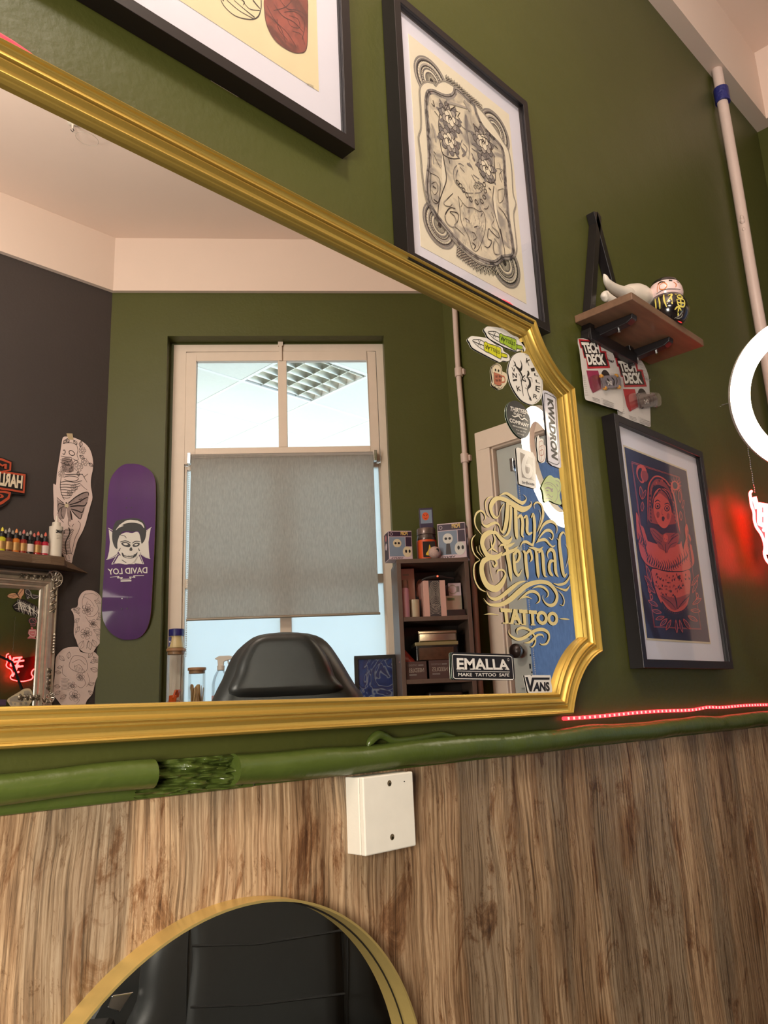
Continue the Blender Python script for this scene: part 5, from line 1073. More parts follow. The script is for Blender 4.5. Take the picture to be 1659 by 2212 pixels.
# ---- red neon sign on the wall
NX = FW.px(1659, 1140, 0.05)[0]
nn = empty('neon_sign', FW.pt(NX, 0.33, 0.045), 'red neon sign hanging on a chain under the ring light', 'sign')
M_neon = mat('neon_glow', (1, 0.05, 0.06, 1), emit=42, ecol=(1.0, 0.026, 0.026, 1)); M_acr = mixmat('red_tinted_acrylic', 'clear', (0.95, 0.35, 0.40, 1), 1.0, 0.05)
crn = crop(1560, 980, 7.9)
out = pxs(FW, pr('500,640 475,680 485,760 500,880 540,1000 550,1140 590,1260 660,1360 710,1480 730,1600 720,1700 750,1800 800,1870'), 0.05, crn)
cxn = out[-1][0] + 0.055
oth = [(2 * cxn - a, b) for a, b in out[::-1]]
mb = MB(); mb.tube([FW.pt(a, b, 0.05) for a, b in cat(out, 4)], 0.0035, M_neon, 10); mb.tube([FW.pt(a, b, 0.05) for a, b in cat([(out[-1][0], out[-1][1])] + [(cxn, out[-1][1] - 0.01)] + oth, 4)], 0.0035, M_neon, 10); mb.build('outline_tube', nn)
mb = MB()
for s_ in ('545,740,1 570,830,1 600,940,1', '630,870,1 700,880,1 770,890,1', '640,900,1 640,1050,1 640,1180,1', '640,1190,1 720,1230,1 790,1235,1', '660,1040,1 740,1040,1 830,1040,1', '740,890,1 745,1050,1 745,1220,1', '720,1300,1 780,1290,1 860,1280,1', '770,1330,1 775,1500,1 765,1700,1', '760,1560,1 840,1520,1'):
    mb.tube([FW.pt(a, b, 0.052) for a, b in cat([p[:2] for p in pxs(FW, pr(s_), 0.052, crn)], 4)], 0.006, M_neon, 10)
mb.build('inner_tube', nn)
back = pxs(FW, pr('465,640 510,615 560,680 610,740 690,750 740,780 770,870'), 0.045, crn)
mb = MB(); mb.prism(FW, out and ([(a + 0.003, b) for a, b in out[1:]] + [(cxn, out[-1][1] - 0.02)] + [(a - 0.003, b) for a, b in oth[:-1]] + [(cxn, out[0][1] - 0.03)]), 0.045, 0.0458, M_acr); mb.build('backing_sheet', nn)
mb = MB(); c0_, c1_ = FW.px(1632, 1062, 0.05), FW.px(1630, 985, 0.05)
for i in range(42): z = c0_[1] + i * 0.006; mb.lathe(FW.pt(c0_[0] - 0.0 + 0.002 * math.sin(i), z, 0.048), [(0.0004, -0.0026), (0.0016, 0), (0.0004, 0.0026)], M_chrome, 6)
mb.lathe(FW.pt(c0_[0], c0_[1] + 0.25, 0), [(0.002, 0), (0.002, 0.052)], M_chrome, 8, up=FW.n)
mb.build('chain', nn)

# ================================================================== WHAT STANDS ON THE OTHER SIDE OF THE ROOM (seen in the mirrors)
# ---- skateboard deck on the slanted wall
skc = 0.030
M_purp = mat('purple_stain', rgb(72, 22, 96), 0.4, var=0.25, vscale=24, coat=0.12, spec=0.25, stretch=(1, 1, 0.12)); M_ply = mat('deck_ply_edge', rgb(150, 110, 90), 0.5)
sd = empty('skateboard_deck', WW.pt(*WW.px(280, 1380, skc), skc), 'purple skateboard deck with a grinning skull hung upright on the green wall beside the window', 'skateboard')
crs = crop(0, 850, 3.117)
ol = pxs(WW, pr('880,462 950,475 1010,515 1040,570 1048,650 1047,800 1040,1000 1030,1200 1020,1400 1010,1500 985,1580 940,1635 880,1655 810,1652 740,1610 700,1550 686,1480 690,1350 700,1200 712,1000 720,800 730,650 745,560 790,495 830,468'), skc, crs)
P_ = cat(ol, 3, True); zc = sum(p[1] for p in ol) / len(ol); zt_ = max(p[1] for p in ol); zb2 = min(p[1] for p in ol)
def kick(z):   # raised nose and tail
    h = 0.0
    if z > zt_ - 0.16: h = (z - (zt_ - 0.16)) / 0.16
    if z < zb2 + 0.16: h = ((zb2 + 0.16) - z) / 0.16
    return -0.022 * max(0, h) ** 1.4 * 1.0
mb = MB(); rows = 40; vsf = []; 
def width_at(z):
    xs = []
    for i in range(len(P_)):
        p, q = P_[i], P_[(i + 1) % len(P_)]
        if (p[1] - z) * (q[1] - z) <= 0 and p[1] != q[1]: xs.append(p[0] + (q[0] - p[0]) * (z - p[1]) / (q[1] - p[1]))
    return (min(xs), max(xs)) if xs else (0, 0)
grid = []
for i in range(rows + 1):
    z = zb2 + 0.0006 + (zt_ - zb2 - 0.0012) * (0.5 - 0.5 * math.cos(math.pi * i / rows)); a, b = width_at(z); grid.append([(a + (b - a) * j / 8, z) for j in range(9)])
for s_, th in ((0, 0.0), (1, -0.011)):
    mb.add([WW.pt(x, z, skc + kick(z) + th) for r in grid for x, z in r], [(i * 9 + j, i * 9 + j + 1, (i + 1) * 9 + j + 1, (i + 1) * 9 + j) for i in range(rows) for j in range(8)], M_purp, True)
edge = [r[0] for r in grid] + [r[8] for r in grid[::-1]]
k = len(edge); mb.add([WW.pt(x, z, skc + kick(z)) for x, z in edge] + [WW.pt(x, z, skc + kick(z) - 0.011) for x, z in edge], [(i, (i + 1) % k, k + (i + 1) % k, k + i) for i in range(k)], M_ply)
mb.build('deck', sd, sharp=50)
mb = MB(); c = skc + 0.0012; M_dw = mat('deck_white_print', rgb(216, 212, 206), 0.3, coat=0.5); M_db = mat('deck_black_print', rgb(16, 12, 18), 0.3, coat=0.5)
def sF(m, k, s_, sm=False): q = pxs(WW, pr(s_), c + 0.0003 * k, crs); mb.poly(WW, cat(q, 3, True) if sm else q, c + 0.0003 * k, m)
def sS(m, k, s_):
    for l_ in s_.split('\n'): mb.stroke(WW, pxs(WW, pr(l_), c + 0.0003 * k, crs), c + 0.0003 * k, m)
sF(M_dw, 0, '732,915 765,940 790,1000 800,1040 790,1080 760,1100 722,1115 735,1060 740,1000'); sF(M_dw, 0, '1015,905 985,930 950,990 940,1040 950,1080 980,1100 1008,1110 1002,1050 1000,1000'); sF(M_dw, 0, '770,1140 800,1090 830,1090 870,1140 905,1150 935,1090 960,1145 900,1140 860,1150')
sS(M_dw, 0, '727,905,4 770,935,4 795,1000,4\n716,1118,4 760,1105,4 800,1080,4\n1020,900,4 985,925,4\n1012,1113,4 975,1100,4 940,1075,4\n752,1150,4 790,1085,4\n752,1150,4 800,1142,4 850,1150,4 900,1142,4 968,1148,4\n968,1148,4 940,1080,4')
sF(M_db, 1, '770,880 790,855 850,845 900,838 950,850 975,880 985,930 975,985 950,1010 940,940 925,925 890,930 850,925 815,940 805,1000 790,1045 770,1030 755,980 758,920', True)
sS(M_dw, 2, '790,905,4 840,870,14 900,862,16 950,875,14 970,905,4\n800,890,3 860,856,8 930,860,8\n780,920,3 800,900,8 830,890,6')
sF(M_dw, 2, '812,950 850,935 890,940 920,930 938,945 950,1000 955,1050 935,1090 915,1110 900,1135 860,1150 830,1140 820,1100 795,1060 790,1010 800,970', True)
sF(M_db, 3, '818,1005 850,1000 878,1018 870,1035 840,1030 822,1020', True); sF(M_db, 3, '893,1020 915,1005 940,1008 935,1025 915,1032 898,1032', True); sF(M_dw, 4, '828,1010 848,1006 862,1016 845,1022', True); sF(M_dw, 4, '902,1020 918,1012 930,1015 918,1024', True)
sF(M_db, 3, '875,1040 886,1036 892,1052 884,1060 872,1056', True); sF(M_db, 3, '820,1070 840,1085 880,1090 915,1078 925,1065 920,1090 890,1110 850,1108 825,1095', True)
sS(M_dw, 4, '832,1085,5 860,1092,6 900,1088,5\n838,1098,5 865,1104,6 895,1100,5'); sS(M_db, 4, '810,1000,5 845,992,7 880,1006,4\n890,1008,4 915,995,7 945,998,4\n800,1060,7 812,1040,3\n940,1060,7 930,1040,3\n820,1120,4 850,1140,4\n800,950,3 840,960,4 850,975,3')
for i in range(9): x = 835 + i * 10; sS(M_db, 5, '%d,%d,2 %d,%d,2' % (x, 1086 + (3 if 2 < i < 7 else 0), x, 1104))
mb.text(WW, 'DAVID LOY', pxs(WW, [(992, 1168), (724, 1180), (730, 1220), (992, 1210)], c, crs), c, M_dw, bold=0.02)
sS(M_dw, 0, '740,1238,3 800,1232,5 790,1242,5 825,1240,5 812,1250,5 880,1248,5 872,1236,5 910,1238,5 900,1228,5 970,1226,3')
sF(M_dw, 0, '812,1258 885,1255 884,1265 812,1267')
for x, y in ((850, 770), (885, 768), (850, 705), (885, 703), (822, 1380), (858, 1378), (820, 1450), (856, 1448)): mb.disc(WW, *WW.px(*crs((x, y)), c), 0.0028, c, M_db, 8)
mb.build('deck_print', sd)
for dz in (0.12, -0.12):
    mb = MB(); mb.lathe(WW.pt((ol[0][0] + ol[12][0]) / 2, zc + dz, 0), [(0.004, 0), (0.004, skc - 0.010)], M_chrome, 8, up=WW.n); mb.build('wall_mount', sd)

# ---- cut-out flash drawings on paper
M_paper = mat('sketch_paper', rgb(228, 208, 202), 0.8, var=0.03); M_tape = mat('masking_tape', rgb(190, 170, 136), 0.7); M_line = mat('pencil_line', rgb(86, 76, 76), 0.7); M_dline = mat('dark_ink_line', rgb(46, 38, 38), 0.7)
M_sketch = mat('pencil_shading', rgb(158, 140, 136), 0.8, var=0.3, vscale=90)
def sheet(name, label, F, outline, cr, cc, ink, tape=None):
    mb = MB(); o = cat(pxs(F, pr(outline), cc, cr), 3, True); mb.prism(F, o, cc - 0.0004, cc, M_paper); ink(mb, F, cc + 0.0006, cr)
    if tape: mb.prism(F, pxs(F, pr(tape), cc + 0.0008, cr), 0.0008, cc + 0.0008, M_tape)
    return tag(mb.build(name), label, 'drawing')
def lines(mb, F, c, cr, m, data):
    for l_ in data.strip().split('\n'): mb.stroke(F, pxs(F, pr(l_), c, cr), c, m)
def flower(mb, F, c, cr, x, y, r, m, w_=2.2, n=5, rings=2):
    for q in range(rings):
        rr = r * (1 - 0.42 * q)
        for j in range(n):
            t = 2 * math.pi * (j + 0.3 * q) / n; P = [(x + rr * 0.25 * math.cos(t), y + rr * 0.25 * math.sin(t), w_), (x + rr * 0.9 * math.cos(t - 0.42), y + rr * 0.9 * math.sin(t - 0.42), w_), (x + rr * math.cos(t), y + rr * math.sin(t), w_), (x + rr * 0.9 * math.cos(t + 0.42), y + rr * 0.9 * math.sin(t + 0.42), w_), (x + rr * 0.25 * math.cos(t), y + rr * 0.25 * math.sin(t), w_)]
            mb.stroke(F, pxs(F, P, c, cr), c, m, n=3)
def pleaf(mb, F, c, cr, x, y, dx, dy, m, w_=2.2):
    L_ = math.hypot(dx, dy); nx, ny = -dy * .28, dx * .28
    for s_ in (1, -1): mb.stroke(F, pxs(F, [(x, y, w_), (x + dx * .5 + s_ * nx, y + dy * .5 + s_ * ny, w_), (x + dx, y + dy, w_)], c, cr), c, m)
    mb.stroke(F, pxs(F, [(x, y, w_), (x + dx, y + dy, w_ * .6)], c, cr), c, m, sm=False)
cr4 = crop(0, 850, 5.53)
def ink1(mb, F, c, cr):
    for s_ in ('800,1320 900,1240 1000,1190 1055,1190 1050,1280 1020,1350 1000,1420 960,1500 900,1450 850,1400', '780,1330 700,1280 680,1260 690,1400 700,1480 760,1500 790,1400', '800,1370 840,1380 850,1500 830,1530 805,1460', '740,780 860,790 880,930 760,930'):
        mb.poly(F, cat(pxs(F, pr(s_), c - 0.0003, cr), 3, True), c - 0.0003, M_sketch)
    lines(mb, F, c, cr, M_dline, '''750,600,5 790,590,5 860,590,5 915,620,5 930,680,5 920,730,5 935,790,5 900,800,5 870,830,5 850,860,5
825,690,9 850,680,8 885,705,8 890,730,8 860,740,9 830,720,8 825,690,8
755,680,9 770,675,9 780,700,8 765,730,8 750,715,8
725,745,5 780,760,8 850,765,6 855,790,6 830,815,7 770,800,7 720,790,5
735,770,4 790,785,5 845,785,4
720,820,5 760,840,6 830,860,6 870,880,6
870,780,5 910,800,7 935,820,7 900,835,6 880,850,6
780,970,8 860,965,8 990,965,6
760,1000,7 830,985,7 920,1000,7 930,1030,7 860,1050,7 770,1030,6
720,1060,6 800,1050,7 900,1060,7 980,1040,6
715,1090,6 790,1085,7 880,1095,7 960,1070,5
715,1120,6 790,1118,7 880,1125,7 960,1100,5
720,1150,6 790,1150,7 860,1158,6 930,1140,5
725,1180,6 790,1185,7 850,1188,6 900,1170,5
730,1210,6 790,1220,7 850,1215,6
745,1240,6 800,1250,6 840,1240,5
730,1000,5 720,1100,6 735,1200,6 770,1270,5
980,960,6 1010,1010,6 1040,1060,4
1000,1000,5 1050,960,4
960,1080,5 1000,1120,5 1040,1150,4
790,1300,14 800,1340,18 790,1370,12
760,1310,10 710,1270,8 680,1240,6
770,1330,9 700,1320,8 690,1400,6
760,1350,9 710,1380,8 690,1440,6
740,1370,8 730,1440,8 760,1500,6
820,1310,8 900,1240,12 990,1190,14 1050,1180,10 1060,1220,6
830,1330,10 930,1300,14 1020,1250,12 1050,1240,8
840,1350,12 930,1340,18 1010,1340,14 1040,1300,8
850,1380,12 920,1400,16 980,1420,12 1000,1370,8
860,1400,10 900,1450,12 960,1500,9 975,1440,7
840,1400,14 850,1450,18 860,1510,12
940,1270,9 980,1260,6 960,1300,5
700,1480,6 730,1510,7 760,1540,6
930,1520,5 960,1560,5 940,1640,5 900,1720,5 880,1800,5 860,1900,5
820,1500,5 815,1560,5 840,1590,5
880,1560,5 860,1590,5
820,1600,12 835,1650,14 820,1700,14 790,1760,14 780,1820,14 790,1880,12 800,1930,10
780,1940,5 800,1990,5 840,2000,5
820,1930,5 830,1980,4''')
    for i in range(17):
        x = 830 - 45 * math.sin(i * 0.17) ; y = 1620 + i * 18; lines(mb, F, c, cr, M_dline, '%g,%g,5 %g,%g,5 %g,%g,4\n%g,%g,5 %g,%g,5 %g,%g,4' % (x, y, x - 45, y + 4, x - 62, y + 26, x, y, x + 40, y + 4, x + 50, y + 22))
    for x, y, r in ((985, 680, 42), (1010, 820, 44), (940, 880, 50), (760, 900, 40), (735, 960, 38), (885, 1120, 40), (835, 1190, 36)): flower(mb, F, c, cr, x, y, r, M_dline, 4, rings=1)
    for q in ((760, 600, 30, -50), (820, 590, -20, -55), (880, 560, 40, 50), (960, 640, 10, -70), (1060, 830, 50, 40), (950, 740, 60, 40), (830, 850, -70, -20), (860, 880, -30, 60), (930, 930, 10, 60)): pleaf(mb, F, c, cr, *q, M_dline, 6)
    mb.disc(F, *F.px(*cr((795, 1340)), c), 0.0085, c + 0.0006, M_bone, 10)
sheet('tattoo_drawing', 'tall cut-out drawing of a skull, ribs and moth taped to the charcoal wall', CW, '745,545 770,515 830,520 890,530 960,560 1030,610 1080,680 1110,790 1110,900 1090,1000 1085,1100 1105,1240 1080,1340 1050,1450 1020,1560 980,1660 930,1750 900,1850 870,1960 855,2025 800,2030 760,2010 770,1950 740,1900 720,1700 700,1560 645,1500 642,1300 637,1085 668,1090 680,960 705,800 730,640', cr4, 0.004, ink1, tape='798,475 865,478 880,555 815,545')
cr10 = crop(0, 1080, 4.608)
def ink2(mb, F, c, cr):
    lines(mb, F, c, cr, M_line, '850,930,2.5 820,1000,2.5 830,1090,2.5 880,1160,2.5 940,1150,2.5 980,1090,2.5 960,1030,2.5\n850,940,2.5 920,930,2.5 970,960,2.5\n950,920,2.5 985,960,2.5 965,990,2.5\n830,960,2.5 900,1000,2.5 940,1060,2.5\n870,1010,2.5 850,1080,2.5 900,1140,2.5\n760,1190,2.5 770,1280,2.5 750,1340,2.5\n850,1160,2.5 900,1230,2.5 960,1250,2.5 1010,1310,2.5\n880,1400,2.5 860,1480,2.5\n740,1090,2.5 800,1160,2.5')
    flower(mb, F, c, cr, 870, 1090, 55, M_line, 2.4, rings=3); flower(mb, F, c, cr, 925, 1230, 42, M_line, 2.4, rings=3); flower(mb, F, c, cr, 858, 1330, 58, M_line, 2.6, rings=3)
    for q in ((790, 1130, -60, -60), (790, 1180, -50, 40), (960, 1190, 60, -30), (980, 1120, 40, 60), (790, 1260, -40, 60), (930, 1290, 80, 40), (960, 1340, 70, 60), (830, 1400, -40, 90), (880, 1400, 20, 90), (920, 1390, 40, 80), (940, 1000, 60, 30), (800, 1080, -70, 10)): pleaf(mb, F, c, cr, *q, M_line, 2.4)
sheet('tattoo_drawing', 'cut-out line drawing of roses and leaves beside the skateboard, upper of two', CW, '860,900 930,905 985,940 1015,1000 1005,1100 1040,1220 1055,1310 1010,1400 950,1480 920,1520 850,1520 790,1480 760,1400 735,1330 740,1200 730,1130 708,1085 770,1060 780,990 810,930', cr10, 0.006, ink2)
def ink3(mb, F, c, cr):
    lines(mb, F, c, cr, M_line, '700,1600,3 740,1550,3 820,1560,3 860,1600,3 870,1680,3 820,1720,3 740,1700,3 690,1660,3 700,1600,3\n720,1620,2.5 790,1590,2.5 850,1640,2.5\n740,1660,2.5 790,1640,2.5 830,1690,2.5\n630,1640,2.5 620,1720,2.5 660,1760,2.5\n780,1800,3 830,1780,3 850,1830,3 810,1870,3 770,1850,3\n870,1720,2.5 890,1800,2.5 860,1860,2.5\n700,1980,2.5 740,1960,2.5 790,1990,2.5 760,2030,2.5')
    for i in range(9): lines(mb, F, c, cr, M_line, '%g,%g,2.4 %g,%g,2.4 %g,%g,2.4' % (610, 1780 + i * 14, 650, 1775 + i * 14, 690, 1790 + i * 13))
    for i in range(7): lines(mb, F, c, cr, M_line, '%g,%g,2.4 %g,%g,2.4' % (740 + i * 16, 1640 + i * 8, 750 + i * 16, 1700 + i * 4))
    flower(mb, F, c, cr, 740, 1950, 55, M_line, 2.6, rings=3); flower(mb, F, c, cr, 720, 1850, 40, M_line, 2.4, rings=2); flower(mb, F, c, cr, 800, 1760, 40, M_line, 2.4, rings=2)
    for q in ((640, 1600, -50, -50), (620, 1660, -50, 10), (680, 1580, 10, -70), (880, 1570, 40, -60), (900, 1620, 60, -30), (900, 1680, 80, 20), (880, 1900, 50, 40), (880, 1840, 60, -20), (610, 1720, -60, -10), (600, 1860, -60, -10), (600, 1900, -50, 40), (660, 1940, -60, 40), (930, 1560, 40, 60)): pleaf(mb, F, c, cr, *q, M_line, 2.6)
sheet('tattoo_drawing', 'cut-out line drawing of a snake among flowers on the rear wall, lower of two', CW, '700,1465 780,1465 800,1510 870,1525 930,1510 975,1550 990,1600 985,1660 998,1710 960,1780 940,1850 920,1930 870,1990 850,2040 845,2110 700,2110 620,2050 570,1990 530,1930 530,1850 545,1750 550,1640 560,1560 610,1500 650,1475', cr10, 0.004, ink3)

# ---- rustic shelf, ink bottles
rs = empty('rustic_shelf', CW.pt(1.2, CW.px(60, 1222, 0.0)[1], 0.05), 'rough live-edge plank shelf on the charcoal wall above the silver mirror', 'shelf')
M_rust = mat('weathered_plank', rgb(104, 82, 62), 0.65, var=0.35, vscale=12, bump=0.3, bscale=25, stretch=(1, 5, 5))
SHD = 0.115
zS = CW.px(70, 1196, SHD)[1]; zB = CW.px(70, 1216, SHD)[1]; aR_ = CW.px(193, 1231, 0.002)[0]; aF = CW.px(140, 1206, SHD)[0]
SF = Fr(CW.pt(0, zB, 0), (1, 0, 0), (0, 1, 0), (0, 0, 1))
edge_ = [(-0.2, 0.0), (aR_, 0.0), (aR_ - 0.02, 0.012), (aF + 0.03, SHD * 0.72), (aF, SHD), (aF - 0.06, SHD + 0.006), (aF - 0.13, SHD - 0.003), (aF - 0.2, SHD + 0.005), (0.9, SHD - 0.002), (0.5, SHD + 0.004), (-0.2, SHD)]
kk = len(edge_); hh_ = zS - zB
top_ = [(x - (0.085 if i == 1 else 0.068 if i == 2 else 0.03 if i == 3 else 0.0), y) for i, (x, y) in enumerate(edge_)]
mb = MB(); vs = [SF.pt(x, y, 0) for x, y in edge_] + [SF.pt(x, y, hh_) for x, y in top_]
mb.add(vs, [tuple(range(kk))[::-1], tuple(range(kk, 2 * kk))] + [(i, (i + 1) % kk, kk + (i + 1) % kk, kk + i) for i in range(kk)], M_rust); mb.build('plank', rs, bevel=0.002)
BT = ZC + zS
def bottle(u, col, cap, tip, c, label, h=1.0, r=0.0155, group=None, lab=None):
    a = CW.px(u, 1190, c)[0]; o = CW.pt(a, zS, c)
    e = empty('ink_bottle', o, label, 'bottle', group)
    mb = MB(); mb.lathe(o, cat([(0.001, 0), (r, 0.0008), (r, 0.004), (r, 0.050 * h), (r * 0.93, 0.055 * h), (r * 0.72, 0.058 * h), (r * 0.72, 0.060 * h)], 2), col, 16); mb.build('body', e)
    if lab:
        mb = MB(); mb.lathe(o, [(r + 0.0004, 0.010), (r + 0.0004, 0.042 * h)], lab, 16)
        mb.build('label', e)
    mb = MB(); mb.lathe(o, [(r * 0.86, 0.060 * h), (r * 0.86, 0.074 * h), (r * 0.5, 0.077 * h), (r * 0.42, 0.083 * h)], cap, 14); CP = mb.build('cap', e)
    mb = MB(); mb.lathe(o, [(r * 0.40, 0.083 * h), (r * 0.30, 0.094 * h), (0.0012, 0.100 * h)], tip, 12); mb.build('tip', CP)
    return e
gl_ = lambda n, r_, g_, b_: mat('ink_' + n, rgb(r_, g_, b_), 0.15, coat=0.8)
M_ckap = mat('bottle_cap_black', rgb(28, 22, 22), 0.35); M_labg = mat('bottle_label_gold', rgb(176, 136, 84), 0.35, 0.5, var=0.3, vscale=80); M_labw = mat('bottle_label_white', rgb(214, 196, 188), 0.5)
tipm = {n: mat('tip_' + n, c_, 0.4) for n, c_ in dict(yellow=rgb(222, 206, 70), grey=rgb(150, 144, 136), orange=rgb(214, 136, 80), pink=rgb(206, 110, 100), red=rgb(206, 92, 72)).items()}
row = [(2, 'yellow', (196, 190, 40), 'yellow', M_labg), (17, 'brown', (92, 48, 40), 'grey', M_labg), (33, 'orange', (196, 110, 40), 'orange', M_labg), (49, 'red', (140, 40, 34), 'pink', M_labg), (64, 'black', (34, 30, 32), 'grey', M_labw), (80.5, 'scarlet', (160, 34, 38), 'red', M_labg), (96.5, 'crimson', (176, 40, 62), 'red', M_labw)]
names = dict(yellow='yellow ink bottle on the rustic shelf, farthest from the big white bottle', brown='brown ink bottle with a grey tip, between the yellow and the orange bottles', orange='orange ink bottle with an orange tip on the rustic shelf', red='dark red ink bottle with a pink tip, between the orange and black bottles', black='black ink bottle with white label and grey tip on the rustic shelf', scarlet='scarlet ink bottle with a gold label on the rustic shelf, next to the black one', crimson='crimson ink bottle with a white label, beside the big white bottle')
for u, n, cc, t, lb in row: bottle(u, gl_(n, *cc), M_ckap, tipm[t], 0.088, names[n], group='ink bottles on the rustic shelf', lab=lb)
for i, u in enumerate((9.5, 25, 41, 56.5, 72, 88)): bottle(u, gl_('dark', 52, 40, 40), M_ckap, tipm['grey'] if i not in (4,) else tipm['pink'], 0.045, 'dark ink bottle in the back row on the rustic shelf', h=1.02, group='dark ink bottles in the back row of the rustic shelf')
a = CW.px(118.5, 1190, 0.075)[0]; o = CW.pt(a, zS, 0.075)
db_ = empty('squeeze_bottle', o, 'big white DYNAMIC ink bottle with a nozzle at the end of the rustic shelf', 'bottle')
mb = MB(); mb.lathe(o, cat([(0.001, 0), (0.0265, 0.001), (0.0275, 0.006), (0.0275, 0.120), (0.0265, 0.128), (0.018, 0.131)], 2), M_por, 24); mb.build('body', db_)
mb = MB(); mb.lathe(o, [(0.018, 0.131), (0.0165, 0.150), (0.008, 0.153)], M_por, 20); mb.lathe(o, [(0.0075, 0.152), (0.0022, 0.180)], M_por, 14); mb.build('nozzle_cap', db_)
mb = MB(); mb.text(CW, 'DYNAMIC', [(a + 0.025, zS + 0.115), (a - 0.012, zS + 0.114), (a - 0.012, zS + 0.100), (a + 0.025, zS + 0.101)], 0.075 + 0.0282, M_black, bold=0.05)
for i in range(3): mb.box(CW, a - 0.008, a + 0.014, zS + 0.088 - i * 0.006, zS + 0.0895 - i * 0.006, 0.1032, 0.1034, M_lgrey)
mb.build('label_print', db_)

# ---- silver ornate mirror under the shelf
a1_, zt1 = CW.px(133, 1237, 0.045); a1_ = a1_; ai, zi = CW.px(88, 1270, 0.03)
sm_ = empty('ornate_mirror', CW.pt(0.95, -0.62, 0.0), 'silver ornate mirror with carved corners on the charcoal wall under the rustic shelf', 'mirror')
M_silv = mat('antique_silver', rgb(220, 208, 194), 0.28, 0.75, var=0.25, vscale=50); M_silvd = mat('antique_silver_dark', rgb(120, 108, 94), 0.35, 0.8, var=0.4, vscale=60)
fwid = (a1_ - ai); aL_ = a1_ - 0.75; zb3 = -0.56
pfs = [(0, 0), (0, 0.022), (0.008, 0.030), (0.014, 0.028), (0.020, 0.034), (0.030, 0.044), (0.042, 0.046), (0.046, 0.040), (0.051, 0.040), (0.054, 0.034), (0.060, 0.032), (0.063, 0.026), (0.070, 0.026), (0.074, 0.020), (0.080, 0.016), (0.082, 0.010)]
pk = fwid / 0.082
lp = [[CW.pt(x, z, h) for x, z in ((a1_ - d * pk, zt1 - d * pk), (a1_ - d * pk, zb3 + d * pk), (aL_ + d * pk, zb3 + d * pk), (aL_ + d * pk, zt1 - d * pk))] for d, h in pfs]
mb = MB(); mb.add([p for l_ in lp for p in l_], [(i * 4 + j, i * 4 + (j + 1) % 4, (i + 1) * 4 + (j + 1) % 4, (i + 1) * 4 + j) for i in range(len(lp) - 1) for j in range(4)], M_silv, True); mb.build('frame', sm_, sharp=25)
xl_, xr_, zl_, zh_ = aL_ + fwid - 0.004, a1_ - fwid + 0.004, zb3 + fwid - 0.004, zt1 - fwid + 0.004; cl_ = 0.0128 - 0.021 * (xr_ - xl_)
mb = MB(); vs = [CW.pt(x, z, c) for x, c0 in ((xl_, cl_), (xr_, 0.0128)) for z in (zl_, zh_) for c in (0.001, c0)]
mb.add(vs, [(1, 5, 7, 3), (0, 2, 6, 4), (0, 1, 3, 2), (4, 6, 7, 5), (0, 4, 5, 1), (2, 3, 7, 6)], M_mirror); mb.build('mirror_glass', sm_)
def scroll(cx, cz, s_, ang, name='carved_scroll'):
    mb = MB(); ca, sa = math.cos(ang), math.sin(ang)
    q = lambda x, z, h: CW.pt(cx + (x * ca - z * sa) * s_, cz + (x * sa + z * ca) * s_, h)
    for i in range(9):   # shell ribs
        t = math.radians(-80 + i * 22.5 + 45); mb.tube([tuple(q(0.012 * math.cos(t), 0.012 * math.sin(t), 0.046)) + (0.0022,), tuple(q(0.027 * math.cos(t), 0.027 * math.sin(t), 0.052)) + (0.0036,), tuple(q(0.038 * math.cos(t), 0.038 * math.sin(t), 0.042)) + (0.0022,)], 0.003, M_silv if i % 2 else M_silvd, 6)
    for r_ in (0.020, 0.027, 0.034):
        mb.tube([tuple(q(r_ * math.cos(math.radians(a_)), r_ * math.sin(math.radians(a_)), 0.050 - abs(a_ - 45) * 0.00003)) + (0.0030 - abs(a_ - 45) * 0.000012,) for a_ in range(-75, 166, 15)], 0.003, M_silv if r_ != 0.027 else M_silvd, 7)
    mb.tube([q(0.014 * (1 - k / 22) * math.cos(k * 0.6), 0.014 * (1 - k / 22) * math.sin(k * 0.6), 0.05 + k * 0.0004) for k in range(18)], 0.0026, M_silv, 6)
    for sg in (1, -1):
        for k in range(4):
            d = 0.045 + k * 0.028; x_, z_ = (-d, 0.002) if sg > 0 else (0.002, -d)
            for j in range(5):
                t = 2 * math.pi * j / 5 + k; mb.lathe(q(x_ + 0.007 * math.cos(t), z_ + 0.007 * math.sin(t), 0.040), [(0.0062, 0), (0.0055, 0.005), (0.0008, 0.008)], M_silv if j % 2 else M_silvd, 6, up=CW.n)
            mb.tube([q(x_ - 0.012, z_ - 0.008, 0.042), q(x_, z_, 0.047), q(x_ + 0.012, z_ + 0.008, 0.042)], 0.0042, M_silvd, 6)
    mb.build(name, sm_)
cs_ = fwid * 0.5
scroll(a1_ - cs_ * 0.8, zt1 - cs_ * 0.8, 1.0, 0.0); scroll(a1_ - cs_ * 0.8, CW.px(112, 1505, 0.045)[1], 0.8, -math.pi / 2); scroll(aL_ + cs_, zt1 - cs_, 1.0, math.pi / 2); scroll(aL_ + cs_, zb3 + cs_, 1.0, math.pi); scroll(a1_ - cs_, zb3 + cs_, 1.0, -math.pi / 2)
mb = MB(); zmid = CW.px(118, 1390, 0.045)[1]
for k in range(7): mb.lathe(CW.pt(a1_ - 0.012, zmid + (k - 3) * 0.012, 0.034), [(0.006, 0), (0.005, 0.006), (0.001, 0.009)], M_silv, 7, up=CW.n)
mb.build('carved_boss', sm_)
mb = MB()
for i in range(46): mb.lathe(CW.pt(a1_ - fwid * 0.84, zt1 - 0.08 - i * 0.012, 0.020), [(0.0032, 0), (0.0028, 0.003), (0.0006, 0.0045)], M_silv, 6, up=CW.n)
mb.build('bead_moulding', sm_)
SGC = 0.0145
